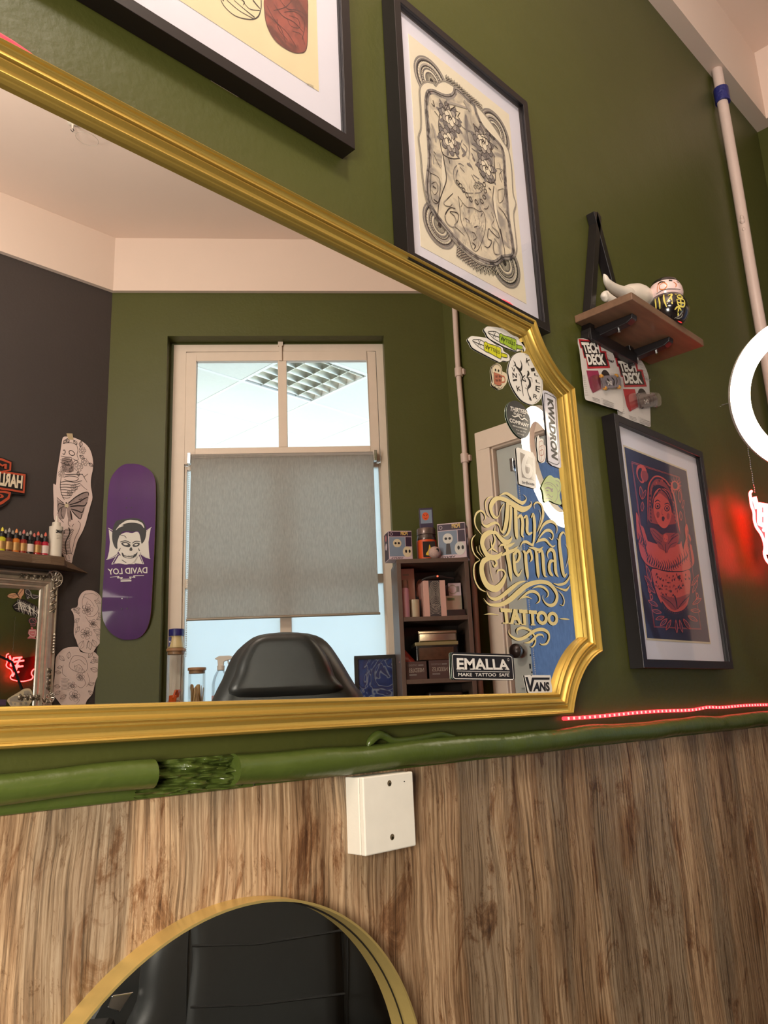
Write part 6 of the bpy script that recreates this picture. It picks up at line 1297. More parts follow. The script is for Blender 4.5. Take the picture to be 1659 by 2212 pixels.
def st2_(name, label, outline, m, draw, smooth=True, n=3):
    o = pxs(CW, pr(outline), SGC, cr10); o = cat(o, n, True) if smooth else o
    mb = MB(); mb.prism(CW, o, SGC - 0.0005, SGC, m); draw(mb, SGC + 0.0007); return tag(mb.build(name), label, 'sticker')
M_peach = mat('sticker_peach', rgb(214, 160, 122), 0.5); M_pur = mat('sticker_purple', rgb(84, 66, 96), 0.5); M_spink = mat('sticker_pink', rgb(196, 112, 116), 0.5); M_dgrey = mat('sticker_dark_grey', rgb(56, 50, 52), 0.5)
st2_('butterfly_sticker', 'peach butterfly sticker at the top of the silver mirror', '75,955 110,930 155,930 170,945 200,890 235,878 238,930 215,965 205,990 180,970 150,980 100,975', M_peach, lambda mb, c: (lines(mb, CW, c, cr10, M_dline, '165,915,6 175,945,10 190,965,6\n80,957,4 160,940,4\n232,885,4 185,945,4\n205,985,4 185,955,4\n110,970,3 165,950,3')))
st2_('butterfly_sticker', 'dark outlined butterfly sticker at the top corner of the silver mirror', '250,930 250,890 275,873 300,900 320,935 350,940 392,955 370,985 325,985 300,970 285,990 265,985', M_dgrey, lambda mb, c: lines(mb, CW, c, cr10, M_stk, '262,885,3 258,925,3 300,950,3 312,935,3 290,900,3 262,885,3\n325,945,3 385,958,3 340,980,3 312,962,3\n285,960,3 270,980,3 300,970,3\n300,930,3 318,962,4'))
def metal_logo(mb, c):
    rd = random.Random(5)
    for i in range(16):
        x = 175 + i * 12.5; y = 1000 + i * 5; lines(mb, CW, c, cr10, M_stk, '%g,%g,2 %g,%g,6 %g,%g,2' % (x, y - rd.uniform(5, 20), x + rd.uniform(-14, 14), y + 40, x + rd.uniform(-10, 24), y + 90 + rd.uniform(-10, 22)))
        if i % 2: lines(mb, CW, c, cr10, M_stk, '%g,%g,3 %g,%g,5 %g,%g,2' % (x, y + 20, x + 14, y + 44, x + 30, y + 30))
    lines(mb, CW, c, cr10, M_stk, '135,1055,3 200,1020,5 300,1070,5 380,1130,3\n150,1080,3 240,1090,5 330,1130,3')
st2_('band_sticker', 'black sticker with spiky white band lettering on the silver mirror', '130,1050 180,1000 230,985 300,1020 370,1060 385,1120 370,1165 300,1150 220,1120 160,1105', M_ink, metal_logo)
st2_('skull_sticker', 'small pink and black skull sticker on the silver mirror', '280,1205 295,1175 330,1165 362,1180 368,1215 355,1235 355,1258 305,1258 303,1235', M_dgrey, lambda mb, c: lines(mb, CW, c, cr10, M_spink, '290,1200,4 310,1180,4 345,1182,4 360,1205,4 350,1228,4 305,1230,4 290,1200,4\n310,1235,4 310,1252,4 350,1252,4 350,1235,4\n325,1190,8 335,1200,8\n345,1210,6 350,1214,6'))
st2_('jar_sticker', 'pink jar shaped sticker on the silver mirror under the skull sticker', '310,1265 328,1268 330,1285 360,1290 362,1350 345,1365 362,1385 320,1378 275,1378 295,1350 280,1330 290,1290 310,1285', M_spink, lambda mb, c: lines(mb, CW, c, cr10, M_stk, '295,1300,4 355,1302,4\n292,1300,4 290,1335,4 320,1358,4 345,1355,4 355,1305,4\n310,1325,4 340,1328,4'))
def dog(mb, c):
    lines(mb, CW, c, cr10, M_lgrey, '95,1990,30 150,1980,56 200,1985,56 235,1980,46\n100,2010,22 120,2040,16\n150,2020,20 150,2040,18\n210,2020,20 212,2040,18\n250,2010,22 262,2035,18\n240,1930,50 275,1925,56 290,1945,46')
    lines(mb, CW, c + 0.0006, cr10, M_grey, '205,1930,18 195,1960,20\n305,1930,16 308,1958,16\n235,1935,5 245,1937,5\n272,1935,5 282,1937,5\n255,1948,5 265,1948,5\n250,1962,3 262,1968,3 276,1960,3')
st2_('dog_sticker', 'sticker of a pale puppy at the lower corner of the silver mirror', '70,2000 85,1975 140,1940 200,1905 240,1880 300,1880 325,1930 320,1990 300,2030 270,2055 120,2055 90,2030', M_bone, dog)
st2_('rectangle_sticker', 'small purple sticker at the bottom edge of the silver mirror', '-20,1985 62,1988 60,2045 -20,2048', M_pur, lambda mb, c: lines(mb, CW, c, cr10, M_dgrey, '-10,2000,3 50,2002,3 48,2035,3 -10,2036,3'), smooth=False)

# ---- orange and black bar-and-shield sign
cc = 0.014; M_or = mat('sign_orange', rgb(178, 74, 48), 0.4, coat=0.3); M_sbk = mat('sign_black', rgb(26, 22, 24), 0.4); M_swh = mat('sign_white', rgb(220, 206, 180), 0.4)
hs = empty('shield_sign', CW.pt(1.0, 0.86, cc), 'orange and black HARLEY bar and shield sign on the charcoal wall', 'sign')
acx = CW.px(-40, 1040, cc)[0]
def sym(pts):   # right half given in photo pixels (crop 4), mirrored about the sign axis
    q = pxs(CW, pr(pts), cc, cr4); return q + [(2 * acx - a, b) for a, b in q[::-1]]
mb = MB(); mb.prism(CW, sym('-60,745 50,770 150,810 143,920 320,955 300,1215 140,1200 110,1290 40,1350 -80,1400 -160,1400'), 0.001, cc, M_sbk); mb.build('backing', hs)
mb = MB()
mb.prism(CW, sym('-60,765 20,775 135,822 130,920 30,945 -80,940'), cc, cc + 0.002, M_or); mb.poly(CW, sym('-60,790 10,800 112,838 108,910 20,925 -80,920'), cc + 0.0026, M_sbk)
mb.prism(CW, sym('-60,930 120,942 302,968 288,1195 120,1165 -60,1140'), cc + 0.0028, cc + 0.004, M_or); mb.poly(CW, sym('-60,955 120,965 278,988 268,1168 110,1140 -60,1115'), cc + 0.0046, M_sbk)
mb.prism(CW, sym('-60,1160 60,1165 130,1180 110,1260 30,1320 -90,1370 -140,1375'), cc, cc + 0.002, M_or); mb.poly(CW, sym('-60,1185 40,1188 100,1200 85,1240 10,1290 -90,1335 -140,1340'), cc + 0.0026, M_sbk)
q = pxs(CW, pr('268,985 -420,925 -420,1075 262,1145'), cc, cr4); hw = q[0][0] - acx; zt4, zb4 = q[0][1], q[3][1]
mb.text(CW, 'HARLEY-DAVIDSON', [(acx + hw, zt4), (acx - hw, zt4), (acx - hw, zb4), (acx + hw, zb4)], cc + 0.0052, M_swh, bold=0.04)
q = pxs(CW, pr('80,845 78,905'), cc, cr4); hw2 = q[0][0] - acx; mb.text(CW, 'MOTOR', [(acx + hw2, q[0][1]), (acx - hw2, q[0][1]), (acx - hw2, q[1][1]), (acx + hw2, q[1][1])], cc + 0.0032, M_or, bold=0.05)
q = pxs(CW, pr('45,1205 40,1260'), cc, cr4); hw2 = q[0][0] - acx; mb.text(CW, 'CYCLES', [(acx + hw2, q[0][1]), (acx - hw2, q[0][1]), (acx - hw2, q[1][1]), (acx + hw2, q[1][1])], cc + 0.0032, M_or, bold=0.05)
mb.build('shield_face', hs)

# ---- small ceiling hook
hk = empty('ceiling_hook', (1.10, -(1.93 + 2 * G), ZCEIL), 'small white ceiling hook with a thin wire loop on the ceiling', 'hook')
hx, hy = 1.10, -(1.93 + 2 * G)
mb = MB(); mb.lathe((hx, hy, ZCEIL), [(0.022, 0), (0.020, -0.006), (0.005, -0.012), (0.003, -0.03)], M_por, 14); mb.tube([(hx, hy, ZCEIL - 0.025), (hx + 0.006, hy, ZCEIL - 0.036), (hx, hy, ZCEIL - 0.045), (hx - 0.007, hy, ZCEIL - 0.038)], 0.0016, M_black, 6); mb.build('hook_body', hk)
mb = MB(); mb.tube([(hx + 0.06 + 0.045 * math.cos(t), hy + 0.03 * math.sin(t), ZCEIL - 0.045 + 0.004 * math.sin(t)) for t in [2 * math.pi * i / 24 for i in range(24)]], 0.0009, M_lgrey, 5, closed=True); mb.tube([(hx, hy, ZCEIL - 0.045), (hx + 0.016, hy, ZCEIL - 0.045)], 0.0009, M_lgrey, 5); mb.build('wire_loop', hk)

# ================================================================== WINDOW SILL
SILL = WZ0
M_gjar = mixmat('jar_glass', 'clear', (0.96, 0.98, 0.98, 1), 0.45, 0.03); M_bam = mat('bamboo_lid', rgb(160, 120, 84), 0.5, var=0.15, vscale=50)
def sillpt(u, v, c=-0.01): a, b = WW.px(u, v, c); return a, b
def jar(name, label, u0, u1, vtop, c, content):
    a0, a1 = WW.px(u0, 1450, c)[0], WW.px(u1, 1450, c)[0]; r = (a1 - a0) / 2; a = (a0 + a1) / 2; h = WW.px((u0 + u1) / 2, vtop, c)[1] - SILL; o = WW.pt(a, SILL, c)
    e = empty(name, o, label, 'jar')
    mb = MB(); mb.lathe(o, [(0.001, 0.001), (r * 0.96, 0.001), (r, 0.006), (r, h - 0.004), (r * 0.98, h)], M_gjar, 28); mb.build('glass_body', e)
    mb = MB(); mb.lathe(o, [(r * 0.92, h - 0.012), (r * 0.94, h + 0.001), (r * 1.07, h + 0.002), (r * 1.07, h + 0.012), (r * 1.05, h + 0.013)], M_bam, 28); mb.build('wooden_lid', e)
    content(e, o, r, h); return e, a, h, r
M_orw = mat('orange_wrapper', rgb(222, 92, 30), 0.4, var=0.15); M_whw = mat('white_wrapper', rgb(222, 214, 204), 0.4)
def c_or(e, o, r, h):
    rd = random.Random(2)
    for i in range(12):
        mb = MB(); t = rd.uniform(0, 6.28); d = rd.uniform(0.2, 0.62) * r; z = 0.008 + (i % 4) * 0.022; F = Fr(o + Vector((d * math.cos(t), d * math.sin(t), z)), (math.cos(t * 2), math.sin(t * 2), rd.uniform(-.4, .4)), (0.2, rd.uniform(-.3, .3), 1), (-math.sin(t * 2), math.cos(t * 2), 0))
        mb.box(F, -0.012, 0.012, 0, 0.034, -0.004, 0.004, M_orw if i % 5 else M_whw); mb.build('wrapped_sweet', e, bevel=0.0015)
j1 = jar('storage_jar', 'tall glass storage jar holding orange packets on the window sill', 360, 399, 1408, 0.0, c_or)
def c_st(e, o, r, h):
    rd = random.Random(8); M_st = mat('wooden_spatula', rgb(196, 160, 112), 0.6, var=0.1)
    for i in range(14):
        t = 2 * math.pi * i / 14; tilt = rd.uniform(-0.25, 0.25); F = Fr(o + Vector((0.6 * r * math.cos(t), 0.6 * r * math.sin(t), 0.003)), (math.cos(t + 1.57), math.sin(t + 1.57), 0), (tilt * math.cos(t + 1.57), tilt * math.sin(t + 1.57), 1), (math.cos(t), math.sin(t), 0))
        mb = MB(); hh = 0.118 + rd.uniform(-0.01, 0.008); mb.prism(F, [(-0.0075, 0), (0.0075, 0), (0.0075, hh - 0.006), (0.004, hh), (-0.004, hh), (-0.0075, hh - 0.006)], -0.0008, 0.0008, M_st); mb.build('wooden_stick', e)
j2 = jar('storage_jar', 'glass storage jar of wooden spatulas beside the spray bottle on the window sill', 407, 444, 1449, 0.0, c_st)
# petroleum jelly jar standing on the tall jar
a = j1[1]; zJ = SILL + j1[2] + 0.013; o = WW.pt(a, zJ, 0.0); M_vas = mat('jelly_plastic', rgb(206, 188, 140), 0.3, coat=0.5); M_blu = mat('blue_lid', rgb(38, 38, 110), 0.35)
pj = empty('jelly_jar', o, 'small jar of pale jelly with a dark blue lid standing on the tall storage jar', 'jar')
mb = MB(); mb.lathe(o, cat([(0.001, 0), (0.031, 0.001), (0.034, 0.010), (0.030, 0.030), (0.027, 0.048), (0.028, 0.056)], 3), M_vas, 24); mb.build('body', pj)
mb = MB(); mb.lathe(o, [(0.033, 0.054), (0.034, 0.060), (0.034, 0.082), (0.032, 0.084), (0.001, 0.084)], M_blu, 10); mb.build('lid', pj)
mb = MB(); F_ = Fr(o, (WW.a + WW.n * 0.0), (0, 0, 1), WW.n); mb.box(F_, 0.012 * -1 - 0.017, -0.017, 0.008, 0.050, 0.021, 0.0245, M_blu); mb.box(F_, -0.026, -0.020, 0.026, 0.032, 0.0246, 0.025, M_white); mb.build('label', pj)
# spray bottle
a = WW.px(477, 1450, 0.0)[0]; o = WW.pt(a, SILL, 0.0); zt5 = WW.px(477, 1417, 0.0)[1]; hS = zt5 - SILL
sp = empty('spray_bottle', o, 'clear spray bottle with a white trigger head behind the black chair', 'bottle')
M_trg = mat('trigger_plastic', rgb(214, 210, 202), 0.4); M_clr = mixmat('clear_plastic', 'clear', (0.92, 0.95, 0.96, 1), 0.6, 0.05)
mb = MB(); mb.lathe(o, cat([(0.001, 0.001), (0.036, 0.002), (0.038, 0.012), (0.038, hS * 0.45), (0.036, hS * 0.55), (0.028, hS * 0.66), (0.018, hS * 0.73), (0.014, hS * 0.75)], 3), M_clr, 24); mb.build('body', sp)
mb = MB(); mb.lathe(o, [(0.0385, 0.02), (0.0385, 0.075)], mat('spray_label', rgb(206, 170, 176), 0.5), 24); mb.build('label', sp)
mb = MB(); mb.lathe(o, [(0.016, hS * 0.745), (0.0165, hS * 0.83), (0.012, hS * 0.835)], M_trg, 18)
FT = Fr(o, WW.a, (0, 0, 1), WW.n)
mb.prism(FT, [(-0.012, hS * 0.83), (0.012, hS * 0.83), (0.014, hS * 0.90), (0.038, hS * 0.93), (0.048, hS * 0.93), (0.048, hS * 0.99), (0.036, hS), (-0.006, hS), (-0.018, hS * 0.975), (-0.026, hS * 0.95), (-0.014, hS * 0.93)], -0.009, 0.009, M_trg); mb.build('trigger_head', sp, bevel=0.002)
mb = MB(); mb.tube([FT.pt(0.030, hS * 0.93, 0), FT.pt(0.032, hS * 0.87, 0), FT.pt(0.040, hS * 0.80, 0)], 0.003, M_trg, 8); mb.build('trigger', sp)
# blue marbled picture
pf_ = WW.off(0.045); a0, z1_ = pf_.px(765, 1417); a1 = min(pf_.px(866, 1414)[0], WW.px(856, 1208, 0.26)[0] - 0.002)
bp2 = empty('framed_artwork', WW.pt((a0 + a1) / 2, SILL, 0.045), 'blue marbled artwork in a black frame leaning on the window sill next to the bookcase', 'picture')
def marble():
    m = bpy.data.materials.new('blue_marbling'); m.use_nodes = True; nt = m.node_tree; N = nt.nodes; Lk = nt.links; b = N['Principled BSDF']; b.inputs['Roughness'].default_value = 0.3
    tc = N.new('ShaderNodeTexCoord'); n = N.new('ShaderNodeTexNoise'); n.inputs['Scale'].default_value = 7; n.inputs['Distortion'].default_value = 2.5; n.inputs['Detail'].default_value = 2; Lk.new(tc.outputs['Object'], n.inputs['Vector'])
    r = N.new('ShaderNodeValToRGB'); e = r.color_ramp.elements; e[0].position = 0.3; e[0].color = rgb(22, 34, 78); e[1].position = 0.75; e[1].color = rgb(60, 60, 110)
    for p, c_ in ((0.44, rgb(30, 50, 110)), (0.47, rgb(120, 130, 150)), (0.50, rgb(40, 40, 84)), (0.60, rgb(34, 60, 120))): k_ = e.new(p); k_.color = c_
    Lk.new(n.outputs['Fac'], r.inputs[0]); Lk.new(r.outputs[0], b.inputs['Base Color']); return m
mb = MB(); f_ = 0.016
for q in ((a0, a1, SILL, SILL + f_), (a0, a1, z1_ - f_, z1_), (a0, a0 + f_, SILL + f_, z1_ - f_), (a1 - f_, a1, SILL + f_, z1_ - f_)): mb.box(WW, *q, 0.032, 0.048, M_blackwood)
mb.build('frame', bp2, bevel=0.001)
mb = MB(); mb.box(WW, a0 + f_, a1 - f_, SILL + f_, z1_ - f_, 0.033, 0.040, marble()); mb.build('marbled_print', bp2)

# ================================================================== BOOKCASE AND WHAT IT HOLDS
BD = 0.26; BW = WW.off(0.004)
M_bc = mat('bookcase_brown', rgb(94, 76, 66), 0.5, var=0.18, vscale=20, stretch=(4, 4, 0.6)); M_bcd = mat('bookcase_dark_back', rgb(44, 34, 30), 0.6)
bf = lambda u, v, c=BD: WW.px(u, v, c)
ba0, btz = bf(856, 1208); ba1 = bf(1011, 1200)[0]; tk = 0.018
bc = empty('bookcase', WW.pt((ba0 + ba1) / 2, -ZC, BD / 2), 'narrow brown open bookcase in the corner beside the window', 'bookcase')
lv = [bf(935, 1331)[1], bf(935, 1466)[1]]; gap = lv[0] - lv[1]; lv += [lv[1] - gap, lv[1] - 2 * gap]
def bpart(name, *q, m=M_bc):
    mb = MB(); mb.box(WW, *q, m); mb.build(name, bc, bevel=0.001)
bpart('side_panel', ba0, ba0 + tk, -ZC, btz - tk, 0.004, BD); bpart('side_panel', ba1 - tk, ba1, -ZC, btz - tk, 0.004, BD); bpart('top_panel', ba0, ba1, btz - tk, btz, 0.004, BD)
bpart('back_panel', ba0 + tk, ba1 - tk, -ZC + 0.01, btz - tk, 0.004, 0.010, m=M_bcd)
for z in lv + [-ZC + 0.08]:
    if z > -ZC + 0.05: bpart('shelf', ba0 + tk, ba1 - tk, z - tk, z, 0.010, BD - 0.003)
def onbox(name, label, cat_, u0, u1, vt, z0, depth, c1, m, side=None, draw=None, yaw=0.0, group=None, bevel=0.001):
    """carton: front face between pixel columns u0..u1, top at pixel row vt, standing at height z0"""
    a0 = WW.px(u0, vt, c1)[0]; a1, z1 = WW.px(u1, vt, c1); am = (a0 + a1) / 2
    ca, sa = math.cos(yaw), math.sin(yaw); F = Fr(WW.pt(am, z0, c1), WW.a * ca + WW.n * sa, (0, 0, 1), WW.n * ca - WW.a * sa, True); F.flip = True; hw_ = (a1 - a0) / 2 / max(0.3, ca); h = z1 - z0
    e = empty(name, F.pt(0, 0, -depth / 2), label, cat_, group)
    mb = MB(); mb.box(F, -hw_, hw_, 0, h, -depth, 0, m); mb.build('carton', e, bevel=bevel)
    if draw: draw(e, F, hw_, h, depth)
    return e, F, hw_, h
M_fw = mat('carton_lilac_white', rgb(206, 186, 194), 0.4); M_fp = mat('carton_purple', rgb(54, 36, 58), 0.4); M_fg = mixmat('carton_window', 'clear', (0.86, 0.90, 0.95, 1), 2.0, 0.08); M_fin = mat('carton_inside_blue', rgb(122, 138, 158), 0.6); M_fy = mat('carton_gold', rgb(196, 166, 96), 0.4)
def toybox(head, side=1):
    def d(e, F, w, h, dp):
        mb = MB(); c = 0.0008
        mb.poly(F, [(-w * .97, h * .97), (w * .97, h * .97), (w * .97, h * .80), (-w * .97, h * .80)], c, M_fp)
        mb.poly(F, [(-w * .95 if side > 0 else -w * .4, h * .78), (w * .4 if side > 0 else w * .95, h * .78), (w * .4 if side > 0 else w * .95, h * .10), (-w * .95 if side > 0 else -w * .4, h * .10)], c, M_fin)
        mb.poly(F, [(w * .45 * side, h * .78), (w * .95 * side, h * .78), (w * .95 * side, h * .45), (w * .45 * side, h * .45)], c, M_fp)
        mb.text(F, 'POP!', [(w * .35 * side - w * .3, h * .97), (w * .35 * side + w * .3, h * .97), (w * .35 * side + w * .3, h * .84), (w * .35 * side - w * .3, h * .84)], c + 0.0004, M_fy, bold=0.06)
        mb.disc(F, -w * .75 * side, h * .885, w * .13, c + 0.0004, M_fw, 12, r0=0.75)
        mb.disc(F, w * .55 * side, h * .26, w * .38, c + 0.0004, head, 20, ry=h * .19); mb.disc(F, w * .45 * side, h * .28, w * .09, c + 0.0008, M_black, 10, ry=h * 0.06); mb.disc(F, w * .75 * side, h * .28, w * .09, c + 0.0008, M_black, 10, ry=h * 0.06)
        mb.text(F, 'VINYL', [(-w * .85, h * .07), (w * .2, h * .07), (w * .2, h * .02), (-w * .85, h * .02)], c, M_fp, bold=0.03)
        mb.build('printed_front', e)
        mb = MB(); o = F.pt(-w * .28 * side, h * .12, 0.0); ok = F.pt(-w * .28 * side, h * .12, 0.002)
        mb.disc(F, -w * .28 * side, h * .56, w * .36, 0.0016, head, 20, ry=h * .15); mb.disc(F, -w * .42 * side, h * .56, w * .1, 0.002, M_black, 10); mb.disc(F, -w * .14 * side, h * .56, w * .1, 0.002, M_black, 10); mb.poly(F, [(-w * .28 * side - w * .2, h * .12), (-w * .28 * side + w * .2, h * .12), (-w * .28 * side + w * .12, h * .42), (-w * .28 * side - w * .12, h * .42)], 0.0016, M_fin if head is M_bone else M_dgrey); mb.build('toy_picture', e)
        mb = MB(); sg = Fr(F.pt(w, 0, 0), -F.n, F.b, F.a); sg2 = Fr(F.pt(-w, 0, 0), -F.n, F.b, -F.a)
        for g_ in (sg, sg2): mb.poly(g_, [(dp * .06, h * .03), (dp * .94, h * .03), (dp * .94, h * .97), (dp * .06, h * .97)], 0.0008, M_fp); mb.disc(g_, dp * .5, h * .8, dp * .16, 0.0014, M_spink, 12); mb.disc(g_, dp * .5, h * .5, dp * .22, 0.0014, M_fw, 14, ry=h * .12)
        mb.build('printed_side', e)
    return d
T0 = btz
onbox('toy_box', 'boxed vinyl figure at the window end on top of the bookcase', 'toy box', 838, 889, 1146, T0, 0.09, BD - 0.005, M_fw, draw=toybox(M_bone, 1), yaw=-0.12)
onbox('toy_box', 'boxed vinyl figure at the pipe end on top of the bookcase', 'toy box', 945, 1002, 1129, T0, 0.10, BD - 0.01, M_fw, draw=toybox(mat('ghost_white', rgb(206, 206, 200), 0.5), 1), yaw=0.30)
# pumpkin-orange jar with a box on it, and a speckled ball
M_jor = mat('jar_orange_label', rgb(214, 84, 36), 0.4); M_jbk = mat('jar_black_label', rgb(34, 28, 30), 0.4)
cJ = BD - 0.07; aJ = WW.px(922, 1180, cJ)[0]; rJ = (WW.px(944, 1180, cJ)[0] - WW.px(901, 1180, cJ)[0]) / 2; hJ = WW.px(922, 1143, cJ)[1] - T0; oJ = WW.pt(aJ, T0, cJ)
pj2 = empty('screw_top_jar', oJ, 'plastic jar with orange and black label on top of the bookcase between the toy boxes', 'jar')
M_dgl = mixmat('dark_jar_plastic', 'clear', (0.42, 0.36, 0.34, 1), 1.6, 0.08)
mb = MB(); mb.lathe(oJ, cat([(0.001, 0.0), (rJ * .96, 0.001), (rJ, 0.008), (rJ, hJ * .62), (rJ * .98, hJ * .70), (rJ * .92, hJ * .78)], 2), mat('jar_dark_body', rgb(70, 56, 52), 0.2, coat=0.6), 28); mb.build('body', pj2)
mb = MB(); mb.lathe(oJ, [(rJ + 0.0008, 0.006), (rJ + 0.0008, hJ * .62)], M_jor, 28); mb.build('label', pj2)
mb = MB(); F_ = Fr(oJ + WW.n * (rJ + 0.0016), WW.a, (0, 0, 1), WW.n); mb.poly(F_, [(-rJ * .55, 0.01), (rJ * .7, 0.01), (rJ * .7, hJ * .55), (-rJ * .55, hJ * .55)], 0, M_jbk); mb.poly(F_, cat([(-rJ * .3, hJ * .15), (rJ * .1, hJ * .12), (rJ * .55, hJ * .15), (rJ * .3, hJ * .28), (rJ * .12, hJ * .46), (0, hJ * .3)], 3, True), 0.0005, mat('flame_yellow', rgb(222, 186, 60), 0.4)); mb.build('label_print', pj2)
mb = MB(); mb.lathe(oJ, [(rJ * .90, hJ * .79), (rJ * .96, hJ * .80), (rJ * .96, hJ * .97), (rJ * .9, hJ), (0.001, hJ)], mat('jar_screw_lid', rgb(112, 96, 92), 0.25, 0.4), 28); mb.build('screw_lid', pj2)
def smallbox(e, F, w, h, dp):
    mb = MB(); mb.poly(F, [(-w * .85, h * .9), (w * .85, h * .9), (w * .85, h * .22), (-w * .85, h * .22)], 0.0008, M_fin); mb.disc(F, -w * .1, h * .58, w * .5, 0.0014, M_jor, 18, ry=h * .2)
    for s_ in (-1, 1): mb.stroke(F, [(-w * .1 + s_ * w * .12, h * .60, w * .06), (-w * .1 + s_ * w * .3, h * .66, w * .12)], 0.0018, M_black, sm=False)
    mb.stroke(F, [(-w * .3, h * .5, w * .03), (-w * .1, h * .46, w * .09), (w * .1, h * .5, w * .03)], 0.0018, M_black); mb.text(F, 'JACK', [(-w * .6, h * .15), (w * .5, h * .15), (w * .5, h * .05), (-w * .6, h * .05)], 0.0012, M_fw, bold=0.03) if False else None
    mb.build('printed_front', e)
onbox('toy_box', 'small dark toy box with an orange pumpkin face standing on the orange jar', 'toy box', 905, 934, 1097, T0 + hJ, 0.055, cJ + 0.027, mat('carton_dark_violet', rgb(58, 48, 74), 0.35), draw=smallbox, yaw=0.1)
cb = BD - 0.018; ab = WW.px(939, 1190, cb)[0]; rb2 = 0.027; ob_ = WW.pt(ab, T0, cb)
mb = MB(); mb.lathe(ob_, [(max(0.0005, rb2 * math.sin(math.pi * i / 14)), rb2 - rb2 * math.cos(math.pi * i / 14)) for i in range(15)], mat('speckled_ball', rgb(188, 160, 152), 0.6, var=0.5, vscale=260), 22)
mb.disc(Fr(ob_ + Vector((0, 0, rb2)), WW.a, (0, 0, 1), WW.n), 0.008, 0.006, 0.0065, rb2 * 0.92, M_black, 12, ry=0.009)
tag(mb.build('round_ornament', loc=ob_), 'speckled round head ornament with a black eye in front of the orange jar', 'ornament')
# shelf 1
S1 = lv[0]; M_pk = mat('pinkish_carton', rgb(206, 164, 152), 0.5, var=0.03)
onbox('cosmetic_carton', 'tall pale pink carton on the upper bookcase shelf behind the pink spray can', 'box', 861, 894, 1228, S1, 0.08, BD - 0.09, M_pk, draw=lambda e, F, w, h, dp: (lambda mb: (mb.box(F, -w * .5, w * .3, h * .86, h * .89, 0.0004, 0.0008, M_lgrey), mb.box(F, -w * .15, -w * .1, h * .3, h * .8, 0.0004, 0.0008, M_lgrey), mb.box(F, w * .1, w * .15, h * .3, h * .8, 0.0004, 0.0008, M_lgrey), mb.build('printed_front', e)))(MB()))
def lathe_thing(name, label, cat_, u, c, z0, prof_, parts, n=22):
    a = WW.px(u, 1300, c)[0]; o = WW.pt(a, z0, c); e = empty(name, o, label, cat_)
    for pn, pf2, m in parts: mb = MB(); mb.lathe(o, pf2, m, n); mb.build(pn, e)
    return e, o
M_pkc = mat('pink_can', rgb(196, 140, 150), 0.25, coat=0.4, var=0.1, vscale=8)
hC = WW.px(874, 1254, BD - 0.04)[1] - S1
lathe_thing('aerosol_can', 'pink aerosol can with a brown cap on the upper bookcase shelf', 'can', 874, BD - 0.04, S1, None, [('body', cat([(0.001, 0), (0.0205, 0.001), (0.0210, 0.004), (0.0210, hC * .70), (0.019, hC * .77), (0.017, hC * .79)], 2), M_pkc), ('cap', [(0.017, hC * .79), (0.0172, hC * .97), (0.015, hC), (0.001, hC)], mat('can_cap', rgb(134, 96, 78), 0.4))])
lathe_thing('glass_tumbler', 'pale tumbler candle on the upper bookcase shelf beside the pink aerosol can', 'candle', 895, BD - 0.06, S1, None, [('body', [(0.001, 0), (0.020, 0.001), (0.0215, 0.07), (0.0215, 0.078), (0.019, 0.078), (0.018, 0.06), (0.001, 0.06)], mat('tumbler_cream', rgb(184, 172, 146), 0.2, coat=0.8))])
# crumpled paper roll
o = WW.pt(WW.px(911, 1245, BD - 0.13)[0], S1 + 0.128, BD - 0.14); mb = MB(); rd = random.Random(12); vs = []
nn_, mm_ = 14, 9
for i in range(mm_ + 1):
    for j in range(nn_):
        ph = math.pi * i / mm_; th = 2 * math.pi * j / nn_; rr = 0.032 * (1 + rd.uniform(-.14, .14)); vs.append(o + Vector((rr * math.sin(ph) * math.cos(th), rr * math.sin(ph) * math.sin(th), rr * 1.5 * math.cos(ph))))
mb.add(vs, [(i * nn_ + j, i * nn_ + (j + 1) % nn_, (i + 1) * nn_ + (j + 1) % nn_, (i + 1) * nn_ + j) for i in range(mm_) for j in range(nn_)], mat('tissue_pink', rgb(196, 140, 132), 0.7))
pb_ = mb.build('tissue_bundle', loc=o); tag(pb_, 'crumpled pink tissue bundle on top of a dark box on the upper bookcase shelf', 'tissue')
onbox('storage_box', 'dark blue-grey box standing at the back of the upper bookcase shelf', 'box', 896, 914, 1275, S1, 0.07, BD - 0.13, mat('slate_box', rgb(62, 60, 72), 0.5))
def stripes(e, F, w, h, dp):
    mb = MB(); c = 0.0006; mb.poly(F, [(-w * .5, h), (w * .5, h), (w * .5, 0), (-w * .5, 0)], c, M_dgrey)
    for k in range(9):
        r_ = w * (0.1 + 0.09 * k); P = [(w * .1 + r_ * 0.7 * math.cos(t), h * .62 + r_ * 1.7 * math.sin(t), 0.0011) for t in [math.pi * 2 * q / 16 for q in range(17)]]
        P = [(max(-w * .48, min(w * .48, x)), max(h * .05, min(h * .97, y)), w2) for x, y, w2 in P]; mb.stroke(F, P, c + 0.0006, M_lgrey, sm=False)
    for k in range(7): mb.stroke(F, [(-w * .47, h * (.06 + .04 * k), 0.001), (0, h * (.10 + .04 * k), 0.0014), (w * .47, h * (.05 + .04 * k), 0.001)], c + 0.0006, M_lgrey)
    mb.build('printed_front', e)
onbox('striped_box', 'pink box with a grey wood-grain stripe on the upper bookcase shelf', 'box', 913, 961, 1253, S1, 0.10, BD - 0.02, M_pk, draw=stripes)
M_slv = mat('silver_carton', rgb(176, 168, 152), 0.25, 0.5, var=0.1)
